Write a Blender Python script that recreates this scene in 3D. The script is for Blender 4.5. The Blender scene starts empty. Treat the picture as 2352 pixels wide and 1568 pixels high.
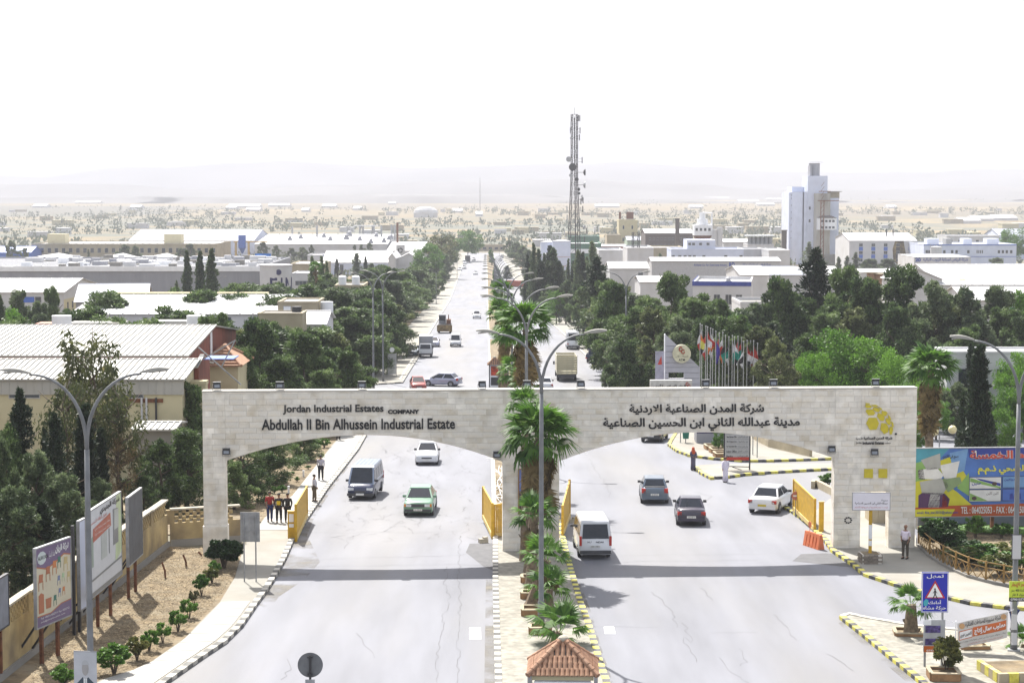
import bpy,bmesh,math,random
from mathutils import Vector,Matrix,noise
R=math.radians
random.seed(11)
scene=bpy.context.scene
COL=scene.collection
# ------------------------------------------------------------------ camera, world, sun, exposure
FV=4443.0
PITCH=math.atan(354.0/FV)
CAMZ=19.5
cam_d=bpy.data.cameras.new('camera')
cam=bpy.data.objects.new('camera',cam_d)
COL.objects.link(cam)
cam.location=(0,0,CAMZ)
cam.rotation_euler=(math.pi/2-PITCH,0,0)
cam_d.sensor_width=36.0
cam_d.lens=FV/2352.0*36.0
cam_d.clip_start=0.5
cam_d.clip_end=40000
scene.camera=cam
SUNV=Vector((-0.29,0.74,1.0)).normalized()
world=bpy.data.worlds.new('World')
scene.world=world
world.use_nodes=True
wn=world.node_tree
wn.nodes.clear()
w_out=wn.nodes.new('ShaderNodeOutputWorld')
w_bg=wn.nodes.new('ShaderNodeBackground')
w_sky=wn.nodes.new('ShaderNodeTexSky')
w_sky.sky_type='NISHITA'
w_sky.sun_disc=False
w_sky.sun_elevation=math.asin(SUNV.z)
w_sky.sun_rotation=math.atan2(SUNV.x,SUNV.y)
w_sky.dust_density=6.0
w_sky.air_density=1.0
w_sky.ozone_density=1.0
w_mix=wn.nodes.new('ShaderNodeMixRGB')
w_mix.inputs['Fac'].default_value=0.62
w_mix.inputs['Color2'].default_value=(6.4,6.6,7.1,1)
wn.links.new(w_sky.outputs[0],w_mix.inputs['Color1'])
wn.links.new(w_mix.outputs[0],w_bg.inputs['Color'])
w_bg.inputs['Strength'].default_value=0.10
wn.links.new(w_bg.outputs[0],w_out.inputs[0])
sun_d=bpy.data.lights.new('sun','SUN')
sun_d.energy=5.0
sun_d.angle=R(0.5)
sun_d.color=(1.0,0.965,0.91)
sun=bpy.data.objects.new('sun',sun_d)
COL.objects.link(sun)
sun.rotation_euler=SUNV.to_track_quat('Z','Y').to_euler()
sun.location=(-30,60,90)
scene.view_settings.view_transform='Standard'
scene.view_settings.look='None'
scene.view_settings.exposure=1.1
scene.view_settings.gamma=1.0
scene.view_settings.use_curve_mapping=False
scene.render.engine='CYCLES'
cy=scene.cycles
cy.use_denoising=True
cy.max_bounces=6
cy.diffuse_bounces=3
cy.glossy_bounces=2
cy.transmission_bounces=3
cy.volume_bounces=1
cy.transparent_max_bounces=6
cy.caustics_reflective=False
cy.caustics_refractive=False
# ------------------------------------------------------------------ terrain and picture-to-place helpers
BREAKS=[(-400,0.0),(105,0.0),(560,-13.2),(800,-15.2),(1100,-17.0),(30000,-17.0)]
def TZ(Y):
 for (a,za),(b,zb) in zip(BREAKS,BREAKS[1:]):
  if Y<=b:
   return za+(zb-za)*(Y-a)/(b-a)
 return BREAKS[-1][1]
_F=Vector((0,math.cos(PITCH),-math.sin(PITCH)))
_U=Vector((0,math.sin(PITCH),math.cos(PITCH)))
def ray(x,y):
 return Vector((1,0,0))*((x-1176)/FV)-_U*((y-784)/FV)+_F
def P(x,y,Y):
 d=ray(x,y)
 t=Y/d.y
 return Vector((d.x*t,Y,CAMZ+d.z*t))
def G(x,y,off=0.0):
 d=ray(x,y)
 lo,hi=5.0,20000.0
 if CAMZ+d.z*(hi/d.y)>TZ(hi):
  return P(x,y,hi)
 for _ in range(60):
  m=(lo+hi)/2
  if CAMZ+d.z*(m/d.y)>TZ(m):lo=m
  else:hi=m
 p=P(x,y,lo)
 p.z=TZ(p.y)+off
 return p
def X(x,Y,y=800):return P(x,y,Y).x
def Z(y,Y):return P(1176,y,Y).z
def MPP(Y):return Y/FV
_rd=(G(840,999)-G(1002,740));_rd.z=0
ROADR=math.atan2(_rd.x,-_rd.y)
# ------------------------------------------------------------------ materials
_M={}
def _nodes(name):
 m=bpy.data.materials.new(name)
 m.use_nodes=True
 nt=m.node_tree
 nt.nodes.clear()
 out=nt.nodes.new('ShaderNodeOutputMaterial')
 return m,nt,out
def _mul(c,k):return (min(1,c[0]*k),min(1,c[1]*k),min(1,c[2]*k),1)
def mat(name,col,rough=0.8,var=0.12,scale=2.0,metal=0.0,bump=0.0,stain=None,stain_amt=0.5,stain_scale=0.3,island=0.0,objrand=0.0,spec=0.4,coords='Object',coat=0.0,detail=4.0,stretch=(1,1,1)):
 """principled material: base colour broken by noise, optional large stains and per piece variation"""
 if name in _M:return _M[name]
 m,nt,out=_nodes(name)
 N,L=nt.nodes,nt.links
 b=N.new('ShaderNodeBsdfPrincipled')
 b.inputs['Roughness'].default_value=rough
 b.inputs['Metallic'].default_value=metal
 b.inputs['Specular IOR Level'].default_value=spec
 if coat:b.inputs['Coat Weight'].default_value=coat;b.inputs['Coat Roughness'].default_value=0.08
 L.new(b.outputs[0],out.inputs[0])
 if coords=='World':
  g=N.new('ShaderNodeNewGeometry');vec=g.outputs['Position']
 else:
  g=N.new('ShaderNodeTexCoord');vec=g.outputs['Object']
 if stretch!=(1,1,1):
  mp=N.new('ShaderNodeMapping');mp.inputs['Scale'].default_value=stretch
  L.new(vec,mp.inputs[0]);vec=mp.outputs[0]
 n1=N.new('ShaderNodeTexNoise');n1 .inputs['Scale'].default_value=scale;n1 .inputs['Detail'].default_value=detail
 L.new(vec,n1 .inputs['Vector'])
 mx=N.new('ShaderNodeMixRGB')
 mx.inputs['Color1'].default_value=_mul(col,1-var*1.6)
 mx.inputs['Color2'].default_value=_mul(col,1+var*1.6)
 rp=N.new('ShaderNodeMapRange')
 rp.inputs['From Min'].default_value=0.3;rp.inputs['From Max'].default_value=0.7
 L.new(n1 .outputs['Fac'],rp.inputs['Value']);L.new(rp.outputs[0],mx.inputs['Fac'])
 c=mx.outputs[0]
 if stain:
  n2=N.new('ShaderNodeTexNoise');n2 .inputs['Scale'].default_value=stain_scale;n2 .inputs['Detail'].default_value=6
  L.new(vec,n2 .inputs['Vector'])
  r2=N.new('ShaderNodeMapRange');r2 .inputs['From Min'].default_value=0.45;r2 .inputs['From Max'].default_value=0.7
  r2 .inputs['To Max'].default_value=stain_amt
  L.new(n2 .outputs['Fac'],r2 .inputs['Value'])
  m2=N.new('ShaderNodeMixRGB');m2 .inputs['Color2'].default_value=(*stain,1)
  L.new(r2 .outputs[0],m2 .inputs['Fac']);L.new(c,m2 .inputs['Color1']);c=m2 .outputs[0]
 if island or objrand:
  v=N.new('ShaderNodeMath');v.operation='ADD'
  gg=N.new('ShaderNodeNewGeometry');oi=N.new('ShaderNodeObjectInfo')
  L.new(gg.outputs['Random Per Island'],v.inputs[0]);L.new(oi.outputs['Random'],v.inputs[1])
  fr=N.new('ShaderNodeMath');fr.operation='FRACT';L.new(v.outputs[0],fr.inputs[0])
  mr=N.new('ShaderNodeMapRange');k=island or objrand
  mr.inputs['To Min'].default_value=1-k;mr.inputs['To Max'].default_value=1+k
  L.new(fr.outputs[0],mr.inputs['Value'])
  hs=N.new('ShaderNodeHueSaturation');L.new(mr.outputs[0],hs.inputs['Value']);L.new(c,hs.inputs['Color'])
  c=hs.outputs[0]
 L.new(c,b.inputs['Base Color'])
 if bump:
  bp=N.new('ShaderNodeBump');bp.inputs['Strength'].default_value=bump;bp.inputs['Distance'].default_value=0.05
  n3=N.new('ShaderNodeTexNoise');n3 .inputs['Scale'].default_value=scale*4;n3 .inputs['Detail'].default_value=3
  L.new(vec,n3 .inputs['Vector']);L.new(n3 .outputs['Fac'],bp.inputs['Height']);L.new(bp.outputs[0],b.inputs['Normal'])
 _M[name]=m
 return m
def leafmat(name,col,col2,trans=0.25,hi=None):
 if name in _M:return _M[name]
 m,nt,out=_nodes(name)
 N,L=nt.nodes,nt.links
 gg=N.new('ShaderNodeNewGeometry');oi=N.new('ShaderNodeObjectInfo')
 v=N.new('ShaderNodeMath');v.operation='MULTIPLY_ADD';v.inputs[1].default_value=0.55
 L.new(gg.outputs['Random Per Island'],v.inputs[0])
 v2=N.new('ShaderNodeMath');v2 .operation='MULTIPLY';v2 .inputs[1].default_value=0.45
 L.new(oi.outputs['Random'],v2 .inputs[0]);L.new(v2 .outputs[0],v.inputs[2])
 tc=N.new('ShaderNodeTexCoord');nz=N.new('ShaderNodeTexNoise');nz.inputs['Scale'].default_value=0.9
 L.new(tc.outputs['Object'],nz.inputs['Vector'])
 ad=N.new('ShaderNodeMath');ad.operation='ADD';L.new(v.outputs[0],ad.inputs[0])
 nm=N.new('ShaderNodeMapRange');nm.inputs['From Min'].default_value=0.3;nm.inputs['From Max'].default_value=0.7
 nm.inputs['To Min'].default_value=-0.35;nm.inputs['To Max'].default_value=0.35
 L.new(nz.outputs['Fac'],nm.inputs['Value']);L.new(nm.outputs[0],ad.inputs[1])
 cr=N.new('ShaderNodeValToRGB')
 cr.color_ramp.elements[0].color=(*col,1);cr.color_ramp.elements[1].color=(*col2,1)
 if hi:
  e=cr.color_ramp.elements.new(0.93);e.color=(*col2,1)
  cr.color_ramp.elements[-1].color=(*hi,1)
 L.new(ad.outputs[0],cr.inputs[0])
 d=N.new('ShaderNodeBsdfPrincipled');d.inputs['Roughness'].default_value=0.55;d.inputs['Specular IOR Level'].default_value=0.3
 t=N.new('ShaderNodeBsdfTranslucent');mx=N.new('ShaderNodeMixShader');mx.inputs[0].default_value=trans
 L.new(cr.outputs[0],d.inputs['Base Color']);L.new(cr.outputs[0],t.inputs[0])
 L.new(d.outputs[0],mx.inputs[1]);L.new(t.outputs[0],mx.inputs[2]);L.new(mx.outputs[0],out.inputs[0])
 _M[name]=m
 return m
# ------------------------------------------------------------------ mesh builder and tagging
class MB:
 def __init__(s):s.v=[];s.f=[];s.m=[]
 def add(s,vs,fs,mi=0):
  o=len(s.v);s.v+=[tuple(v) for v in vs]
  for f in fs:s.f.append([i+o for i in f]);s.m.append(mi)
  return s
 def box(s,c,d,rz=0.0,mi=0,rx=0.0):
  M=Matrix.Rotation(rz,3,'Z')@Matrix.Rotation(rx,3,'X')
  vs=[]
  for sz in (-.5,.5):
   for sx,sy in ((-.5,-.5),(.5,-.5),(.5,.5),(-.5,.5)):
    vs.append(Vector(c)+M@Vector((sx*d[0],sy*d[1],sz*d[2])))
  return s.add(vs,[(3,2,1,0),(4,5,6,7),(0,1,5,4),(1,2,6,5),(2,3,7,6),(3,0,4,7)],mi)
 def boxz(s,x0,x1,y0,y1,z0,z1,mi=0):
  return s.box(((x0+x1)/2,(y0+y1)/2,(z0+z1)/2),(abs(x1-x0),abs(y1-y0),abs(z1-z0)),0,mi)
 def hexa(s,b,t,mi=0):
  return s.add(list(b)+list(t),[(3,2,1,0),(4,5,6,7),(0,1,5,4),(1,2,6,5),(2,3,7,6),(3,0,4,7)],mi)
 def tube(s,pts,rad,n=8,mi=0,caps=True):
  pts=[Vector(p) for p in pts]
  if not isinstance(rad,(list,tuple)):rad=[rad]*len(pts)
  o=len(s.v);prev=None
  for i,p in enumerate(pts):
   d=(pts[min(i+1,len(pts)-1)]-pts[max(i-1,0)])
   if d.length<1e-9:d=Vector((0,0,1))
   d.normalize()
   a=prev if prev is not None else (Vector((1,0,0)) if abs(d.x)<.9 else Vector((0,1,0)))
   u=(a-d*a.dot(d)).normalized();w=d.cross(u);prev=u
   for k in range(n):
    t=2*math.pi*k/n
    s.v.append(tuple(p+(u*math.cos(t)+w*math.sin(t))*rad[i]))
  for i in range(len(pts)-1):
   for k in range(n):
    a,b=o+i*n+k,o+i*n+(k+1)%n
    s.f.append([a,b,b+n,a+n]);s.m.append(mi)
  if caps:
   s.f.append([o+k for k in reversed(range(n))]);s.m.append(mi)
   e=o+(len(pts)-1)*n
   s.f.append([e+k for k in range(n)]);s.m.append(mi)
  return s
 def bar(s,a,b,w,h=None,mi=0):
  a,b=Vector(a),Vector(b);h=h or w
  d=(b-a).normalized()
  up=Vector((0,0,1)) if abs(d.z)<.95 else Vector((0,1,0))
  x=d.cross(up).normalized()*w/2;y=x.cross(d).normalized()*h/2
  return s.hexa([a-x-y,a+x-y,b+x-y,b-x-y],[a-x+y,a+x+y,b+x+y,b-x+y],mi)
 def loft(s,rings,mi=0,caps=True,close=True):
  n=len(rings[0]);o=len(s.v)
  for r in rings:s.v+=[tuple(p) for p in r]
  for i in range(len(rings)-1):
   for k in range(n if close else n-1):
    a,b=o+i*n+k,o+i*n+(k+1)%n
    s.f.append([a,b,b+n,a+n]);s.m.append(mi)
  if caps:
   s.f.append([o+k for k in reversed(range(n))]);s.m.append(mi)
   e=o+(len(rings)-1)*n
   s.f.append([e+k for k in range(n)]);s.m.append(mi)
  return s
 def prism(s,poly,z0,z1,mi=0):
  n=len(poly);b=[(p[0],p[1],z0) for p in poly];t=[(p[0],p[1],z1) for p in poly]
  return s.add(b+t,[tuple(reversed(range(n))),tuple(range(n,2*n))]+[(i,(i+1)%n,(i+1)%n+n,i+n) for i in range(n)],mi)
 def slab(s,poly,y0,y1,mi=0):
  n=len(poly);b=[(p[0],y0,p[1]) for p in poly];t=[(p[0],y1,p[1]) for p in poly]
  return s.add(b+t,[tuple(range(n)),tuple(reversed(range(n,2*n)))]+[((i+1)%n,i,i+n,(i+1)%n+n) for i in range(n)],mi)
 def cyl(s,c,r,z0,z1,n=16,mi=0,r2=None):
  r2=r if r2 is None else r2
  A=[(c[0]+r*math.cos(2*math.pi*k/n),c[1]+r*math.sin(2*math.pi*k/n),z0) for k in range(n)]
  B=[(c[0]+r2*math.cos(2*math.pi*k/n),c[1]+r2*math.sin(2*math.pi*k/n),z1) for k in range(n)]
  return s.loft([A,B],mi)
 def ball(s,c,r,n=10,m=7,mi=0,sc=(1,1,1)):
  rings=[]
  for i in range(1,m):
   t=math.pi*i/m
   rings.append([(c[0]+r*sc[0]*math.sin(t)*math.cos(2*math.pi*k/n),c[1]+r*sc[1]*math.sin(t)*math.sin(2*math.pi*k/n),c[2]-r*sc[2]*math.cos(t)) for k in range(n)])
  return s.loft(rings,mi)
 def mesh(s,name,mats,smooth=False):
  me=bpy.data.meshes.new(name)
  me.from_pydata(s.v,[],s.f)
  for m in (mats if isinstance(mats,(list,tuple)) else [mats]):me.materials.append(m)
  if any(s.m):me.polygons.foreach_set('material_index',s.m)
  if smooth:me.polygons.foreach_set('use_smooth',[True]*len(me.polygons))
  me.update()
  return me
 def build(s,name,mats,parent=None,loc=None,rz=0.0,smooth=False,kind=None,label=None):
  o=bpy.data.objects.new(name,s.mesh(name,mats,smooth))
  COL.objects.link(o)
  if parent is not None:o.parent=parent
  if loc is not None:o.location=loc
  if rz:o.rotation_euler.z=rz
  if kind:o['kind']=kind
  if label:o['label']=label
  return o
def inst(name,me,parent=None,loc=(0,0,0),rot=(0,0,0),sc=(1,1,1),label=None):
 o=bpy.data.objects.new(name,me);COL.objects.link(o)
 if parent is not None:o.parent=parent
 o.location=loc;o.rotation_euler=rot
 o.scale=sc if isinstance(sc,(list,tuple)) else (sc,sc,sc)
 if label:o['label']=label
 return o
def tag(o,label,cat,group=None,kind=None):
 if label:o['label']=label
 if cat:o['category']=cat
 if group:o['group']=group
 if kind:o['kind']=kind
 return o
def E(name,label,cat,loc=(0,0,0),rz=0.0,group=None,sc=None):
 o=bpy.data.objects.new(name,None);COL.objects.link(o)
 o.empty_display_size=0.5
 o.location=loc;o.rotation_euler=(0,0,rz)
 if sc:o.scale=sc if isinstance(sc,(list,tuple)) else (sc,sc,sc)
 return tag(o,label,cat,group)
def dup(root,loc=None,rz=None,label=None,group=None,parent=None,sc=None):
 c=root.copy();COL.objects.link(c)
 if parent is not None:c.parent=parent
 else:
  if loc is not None:c.location=loc
  if rz is not None:c.rotation_euler.z=rz
  if label:c['label']=label
  if group:c['group']=group
  if sc:c.scale=sc if isinstance(sc,(list,tuple)) else (sc,sc,sc)
 for ch in list(KIDS(root)):dup(ch,parent=c)
 return c
_ORD='first second third fourth fifth sixth seventh eighth ninth tenth eleventh twelfth thirteenth fourteenth fifteenth sixteenth seventeenth eighteenth nineteenth'.split()
def ORD(n):
 if n<=19:return _ORD[n-1]
 t=('','','twenty','thirty','forty','fifty','sixty')[n//10]
 return (t[:-1]+'ieth') if n%10==0 else t+' '+_ORD[n%10-1]
def KIDS(o):return [c for c in bpy.data.objects if c.parent==o] if not hasattr(o,'children') else list(o.children)
# ------------------------------------------------------------------ writing
AR={}
for ch,iso,forms in (('ا',0xFE8D,2),('أ',0xFE83,2),('إ',0xFE87,2),('آ',0xFE81,2),('ب',0xFE8F,4),('ة',0xFE93,2),('ت',0xFE95,4),('ث',0xFE99,4),('ج',0xFE9D,4),('ح',0xFEA1,4),('خ',0xFEA5,4),('د',0xFEA9,2),('ذ',0xFEAB,2),('ر',0xFEAD,2),('ز',0xFEAF,2),('س',0xFEB1,4),('ش',0xFEB5,4),('ص',0xFEB9,4),('ض',0xFEBD,4),('ط',0xFEC1,4),('ع',0xFEC9,4),('غ',0xFECD,4),('ف',0xFED1,4),('ق',0xFED5,4),('ك',0xFED9,4),('ل',0xFEDD,4),('م',0xFEE1,4),('ن',0xFEE5,4),('ه',0xFEE9,4),('و',0xFEED,2),('ي',0xFEF1,4),('ى',0xFEEF,2),('ئ',0xFE89,4),('ء',0xFE80,1)):
 AR[ch]=(iso,forms)
LAMALEF={'ا':0xFEFB,'أ':0xFEF7,'إ':0xFEF9,'آ':0xFEF5}
def arabic(s):
 out=[]
 i=0
 joined=False
 while i<len(s):
  c=s[i]
  if c not in AR:
   out.append(c);joined=False;i+=1;continue
  if c=='ل' and i+1<len(s) and s[i+1] in LAMALEF:
   out.append(chr(LAMALEF[s[i+1]]+(1 if joined else 0)));joined=False;i+=2;continue
  iso,forms=AR[c]
  nxt=i+1<len(s) and s[i+1] in AR and AR[s[i+1]][1]>1
  if forms==1:out.append(chr(iso));joined=False
  elif forms==2:out.append(chr(iso+(1 if joined else 0)));joined=False
  else:
   if joined and nxt:k=3
   elif joined:k=1
   elif nxt:k=2
   else:k=0
   out.append(chr(iso+k));joined=nxt
  i+=1
 res,num=[],''
 for c in out:
  if c.isascii() and (c.isdigit()):num+=c
  else:
   if num:res.append(num);num=''
   res.append(c)
 if num:res.append(num)
 return ''.join(reversed(res))
_TXT={}
BENCH=bpy.data.scenes.new('bench')
def evaluated_mesh(o):
 BENCH.collection.objects.link(o)
 vl=BENCH.view_layers[0];vl.update();dg=vl.depsgraph
 me=bpy.data.meshes.new_from_object(o.evaluated_get(dg))
 BENCH.collection.objects.unlink(o)
 return me
def text_mesh(s,m,bold=0.0,extrude=0.0,res=3):
 key=(s,m.name,bold,extrude)
 if key in _TXT:return _TXT[key]
 cu=bpy.data.curves.new('lettering','FONT')
 cu.body=s;cu.offset=bold;cu.extrude=extrude;cu.resolution_u=res
 ob=bpy.data.objects.new('lettering',cu)
 me=evaluated_mesh(ob)
 bpy.data.objects.remove(ob);bpy.data.curves.remove(cu)
 if len(me.vertices):
  xs=[v.co.x for v in me.vertices];ys=[v.co.y for v in me.vertices]
  x0,x1,y0,y1=min(xs),max(xs),min(ys),max(ys)
 else:x0,x1,y0,y1=0,1,0,1
 me.materials.clear();me.materials.append(m)
 _TXT[key]=(me,x0,x1,y0,y1)
 return _TXT[key]
def write(s,m,parent,x0,x1,z0,z1,y=-0.01,name='lettering',bold=0.0,extrude=0.0,face=-1,label=None,ar=False,axis='x'):
 """lettering fitted into the rectangle x0..x1, z0..z1 of a wall facing -Y (face=-1) or +Y (face=1) in the parent's space"""
 me,a0,a1,b0,b1=text_mesh(arabic(s) if ar else s,m,bold,extrude/max(1e-3,(z1-z0)))
 sx=(x1-x0)/(a1-a0);sz=(z1-z0)/(b1-b0)
 o=bpy.data.objects.new(name,me);COL.objects.link(o);o.parent=parent
 o.rotation_euler=(math.pi/2,0,0 if face<0 else math.pi)
 o.scale=(sx,sz,(z1-z0))
 o.location=(x0-a0*sx,y,z0-b0*sz) if face<0 else (x1+a0*sx,y,z0-b0*sz)
 if label:o['label']=label
 return o
# ------------------------------------------------------------------ materials used widely
M_asph=mat('asphalt',(0.15,0.154,0.174),rough=0.75,var=0.11,scale=0.55,stain=(0.175,0.168,0.158),stain_amt=0.7,stain_scale=0.16,coords='World',bump=0.15,detail=9,stretch=(1,.14,1))
M_asphfar=M_asph
M_patch=mat('asphalt_patch',(0.09,0.09,0.095),rough=0.8,var=0.1,scale=2.0,coords='World')
M_crack=mat('crack_filler',(0.098,0.098,0.102),rough=0.9,var=0.1)
M_dust=mat('road_dust',(0.185,0.17,0.14),rough=0.95,var=0.12,scale=1.0,coords='World')
def wispy(m):
 nt=m.node_tree;N,L=nt.nodes,nt.links;out=[n for n in N if n.type=='OUTPUT_MATERIAL'][0];b=[n for n in N if n.type=='BSDF_PRINCIPLED'][0]
 g=N.new('ShaderNodeNewGeometry');n=N.new('ShaderNodeTexNoise');n.inputs['Scale'].default_value=.5;n.inputs['Detail'].default_value=8
 r=N.new('ShaderNodeMapRange');r.inputs['From Min'].default_value=.42;r.inputs['From Max'].default_value=.68;r.inputs['To Max'].default_value=.75
 L.new(g.outputs['Position'],n.inputs['Vector']);L.new(n.outputs['Fac'],r.inputs['Value']);L.new(r.outputs[0],b.inputs['Alpha'])
wispy(M_dust)
M_pave=mat('paving_concrete',(0.235,0.225,0.195),rough=0.85,var=0.06,scale=0.7,stain=(0.2,0.17,0.13),stain_amt=0.5,stain_scale=0.25,coords='World',objrand=0.05)
M_med=mat('median_terrazzo',(0.235,0.222,0.185),rough=0.85,var=0.18,scale=3.0,coords='World',detail=8)
M_soil=mat('dry_soil',(0.15,0.112,0.064),rough=0.95,var=0.28,scale=1.6,stain=(0.22,0.185,0.125),stain_amt=0.85,stain_scale=0.9,coords='World',bump=0.6,detail=10)
M_straw=mat('straw_litter',(0.27,0.21,0.125),rough=0.95,var=0.2,scale=3,island=0.4)
M_yel=mat('yellow_kerb_paint',(0.56,0.50,0.07),rough=0.6,var=0.15,scale=6,objrand=0.2,stain=(0.4,0.36,0.25),stain_amt=.5,stain_scale=3)
M_blk=mat('black_kerb_paint',(0.06,0.06,0.062),rough=0.6,var=0.2,scale=6,objrand=0.4,stain=(0.2,0.19,0.17),stain_amt=.5,stain_scale=3)
M_wht=mat('white_kerb_paint',(0.44,0.42,0.37),rough=0.7,var=0.15,scale=6,objrand=0.15,stain=(0.25,0.22,0.18),stain_amt=.6,stain_scale=3)
M_gry=mat('grey_kerb_stone',(0.11,0.108,0.10),rough=0.8,var=0.2,scale=6,objrand=0.3)
M_white=mat('white_paint',(0.72,0.73,0.75),rough=0.5,var=0.04,scale=1.0)
M_black=mat('black_rubber',(0.015,0.015,0.016),rough=0.7,var=0.2)
M_dark=mat('dark_metal',(0.03,0.03,0.033),rough=0.45,var=0.1)
M_steel=mat('galvanised_steel',(0.28,0.285,0.29),rough=0.5,metal=0.3,var=0.12,scale=3)
M_rust=mat('rusty_steel',(0.14,0.055,0.025),rough=0.85,var=0.3,scale=4)
M_glass=mat('dark_glass',(0.02,0.025,0.03),rough=0.06,var=0.0,spec=0.8)
M_ink=mat('black_lettering',(0.012,0.012,0.014),rough=0.5,var=0.0)
M_red=mat('red_lettering',(0.42,0.035,0.02),rough=0.5,var=0.0)
M_blueink=mat('blue_lettering',(0.03,0.06,0.28),rough=0.5,var=0.0)
M_whiteink=mat('white_lettering',(0.75,0.75,0.75),rough=0.5,var=0.0)
M_tan=mat('tan_plaster',(0.40,0.345,0.24),rough=0.9,var=0.1,scale=0.8,stain=(0.24,0.2,0.14),stain_amt=0.6,stain_scale=0.5)
def sheet(name,pts,off,m,h=0.0,kind='structure',parent=None):
 """a sheet that lies on the terrain; pts are plan positions; h > 0 makes it a raised slab of that height"""
 bm=bmesh.new()
 vs=[bm.verts.new((p[0],p[1],0)) for p in pts]
 bm.faces.new(vs)
 bmesh.ops.triangulate(bm,faces=bm.faces[:])
 for Yb,_ in BREAKS[1:-1]:
  bmesh.ops.bisect_plane(bm,geom=bm.verts[:]+bm.edges[:]+bm.faces[:],plane_co=(0,Yb,0),plane_no=(0,1,0))
 bm.normal_update()
 if sum(f.normal.z for f in bm.faces)<0:bmesh.ops.reverse_faces(bm,faces=bm.faces[:])
 if h>0:
  ed=[e for e in bm.edges if e.is_boundary]
  r=bmesh.ops.extrude_edge_only(bm,edges=ed)
  low=[v for v in r['geom'] if isinstance(v,bmesh.types.BMVert)]
  ls=set(low)
  for v in bm.verts:v.co.z=TZ(v.co.y)+(off if v not in ls else -0.05)
  for v in bm.verts:
   if v not in ls:v.co.z=TZ(v.co.y)+off+h
 else:
  for v in bm.verts:v.co.z=TZ(v.co.y)+off
 me=bpy.data.meshes.new(name);bm.to_mesh(me);bm.free();me.materials.append(m)
 o=bpy.data.objects.new(name,me);COL.objects.link(o)
 if parent is not None:o.parent=parent
 if kind:o['kind']=kind
 return o
def GL(pts):return [tuple(G(x,y))[:2] for x,y in pts]
# ------------------------------------------------------------------ ground, hills, haze
def ground():
 m,nt,out=_nodes('plain_soil')
 N,L=nt.nodes,nt.links
 g=N.new('ShaderNodeNewGeometry');b=N.new('ShaderNodeBsdfPrincipled');b.inputs['Roughness'].default_value=.95
 b.inputs['Specular IOR Level'].default_value=.15
 vo=N.new('ShaderNodeTexVoronoi');vo.inputs['Scale'].default_value=0.0026
 mp=N.new('ShaderNodeMapping');mp.inputs['Scale'].default_value=(0.55,0.5,1);mp.inputs['Rotation'].default_value=(0,0,.3)
 L.new(g.outputs['Position'],mp.inputs[0]);L.new(mp.outputs[0],vo.inputs['Vector'])
 cr=N.new('ShaderNodeValToRGB');cr.color_ramp.interpolation='CONSTANT'
 cols=[(0,(.21,.165,.10)),(.3,(.25,.195,.115)),(.5,(.17,.14,.10)),(.66,(.13,.12,.10)),(.82,(.24,.18,.11))]
 e=cr.color_ramp.elements
 e[0].color=(*cols[0][1],1);e[1].position=cols[1][0];e[1].color=(*cols[1][1],1)
 for p_,c_ in cols[2:]:
  x_=e.new(p_);x_.color=(*c_,1)
 L.new(vo.outputs['Color'],cr.inputs[0])
 n=N.new('ShaderNodeTexNoise');n.inputs['Scale'].default_value=.012;n.inputs['Detail'].default_value=10
 L.new(g.outputs['Position'],n.inputs['Vector'])
 mr=N.new('ShaderNodeMapRange');mr.inputs['From Min'].default_value=.36;mr.inputs['From Max'].default_value=.56
 L.new(n.outputs['Fac'],mr.inputs['Value'])
 sx=N.new('ShaderNodeSeparateXYZ');L.new(g.outputs['Position'],sx.inputs[0])
 near=N.new('ShaderNodeMapRange');near.inputs['From Min'].default_value=1900;near.inputs['From Max'].default_value=3000
 near.inputs['To Min'].default_value=1;near.inputs['To Max'].default_value=0.3
 L.new(sx.outputs['Y'],near.inputs['Value'])
 mm=N.new('ShaderNodeMath');mm.operation='MULTIPLY';L.new(mr.outputs[0],mm.inputs[0]);L.new(near.outputs[0],mm.inputs[1])
 mx=N.new('ShaderNodeMixRGB');mx.inputs['Color2'].default_value=(.125,.13,.105,1)
 L.new(mm.outputs[0],mx.inputs['Fac']);L.new(cr.outputs[0],mx.inputs['Color1'])
 L.new(mx.outputs[0],b.inputs['Base Color']);L.new(b.outputs[0],out.inputs[0])
 v=[];f=[]
 ys=[-350,105,560,800,1100,3000,14000]
 for y in ys:
  for x in (-9000,9000):v.append((x,y,TZ(y)))
 for i in range(len(ys)-1):f.append((2*i,2*i+1,2*i+3,2*i+2))
 mb=MB();mb.add(v,f);mb.build('ground',m,kind='structure')
ground()
def hills():
 m=mat('hill_soil',(0.12,0.115,0.115),rough=0.95,var=0.2,scale=.002,coords='World',detail=8)
 def ridge(name,Y0,depth,prof,seed,ampl):
  n,k=150,10
  v=[];f=[]
  for j in range(k+1):
   t=j/k
   for i in range(n+1):
    x=-0.34+0.68*i/n
    Y=Y0+depth*t
    s=math.sin(math.pi*min(1,t*1.05))**1.2
    base=prof(x)
    h=(base*1.0+ampl*noise.fractal(Vector((x*9+seed,t*1.2,seed)),1,2,4))*s
    v.append((x*Y*1.0,Y+150*noise.noise(Vector((i*.13,j,seed))),TZ(Y)-3+max(-2,h)*(Y0+depth*.5)/4443))
  for j in range(k):
   for i in range(n):
    a=j*(n+1)+i;f.append((a,a+1,a+n+2,a+n+1))
  mb=MB();mb.add(v,f);mb.build(name,m,kind='structure',smooth=True)
 ridge('hills',8200,3000,lambda x:58+14*math.cos((x+0.02)*9)+6*math.sin(x*31),3.1,16)
 ridge('hills',5600,1800,lambda x:30-20*x+9*math.sin(x*17+1),7.7,16)
 ridge('hills',4300,900,lambda x:12+10*math.sin(x*11+2.4),5.2,12)
hills()
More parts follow.
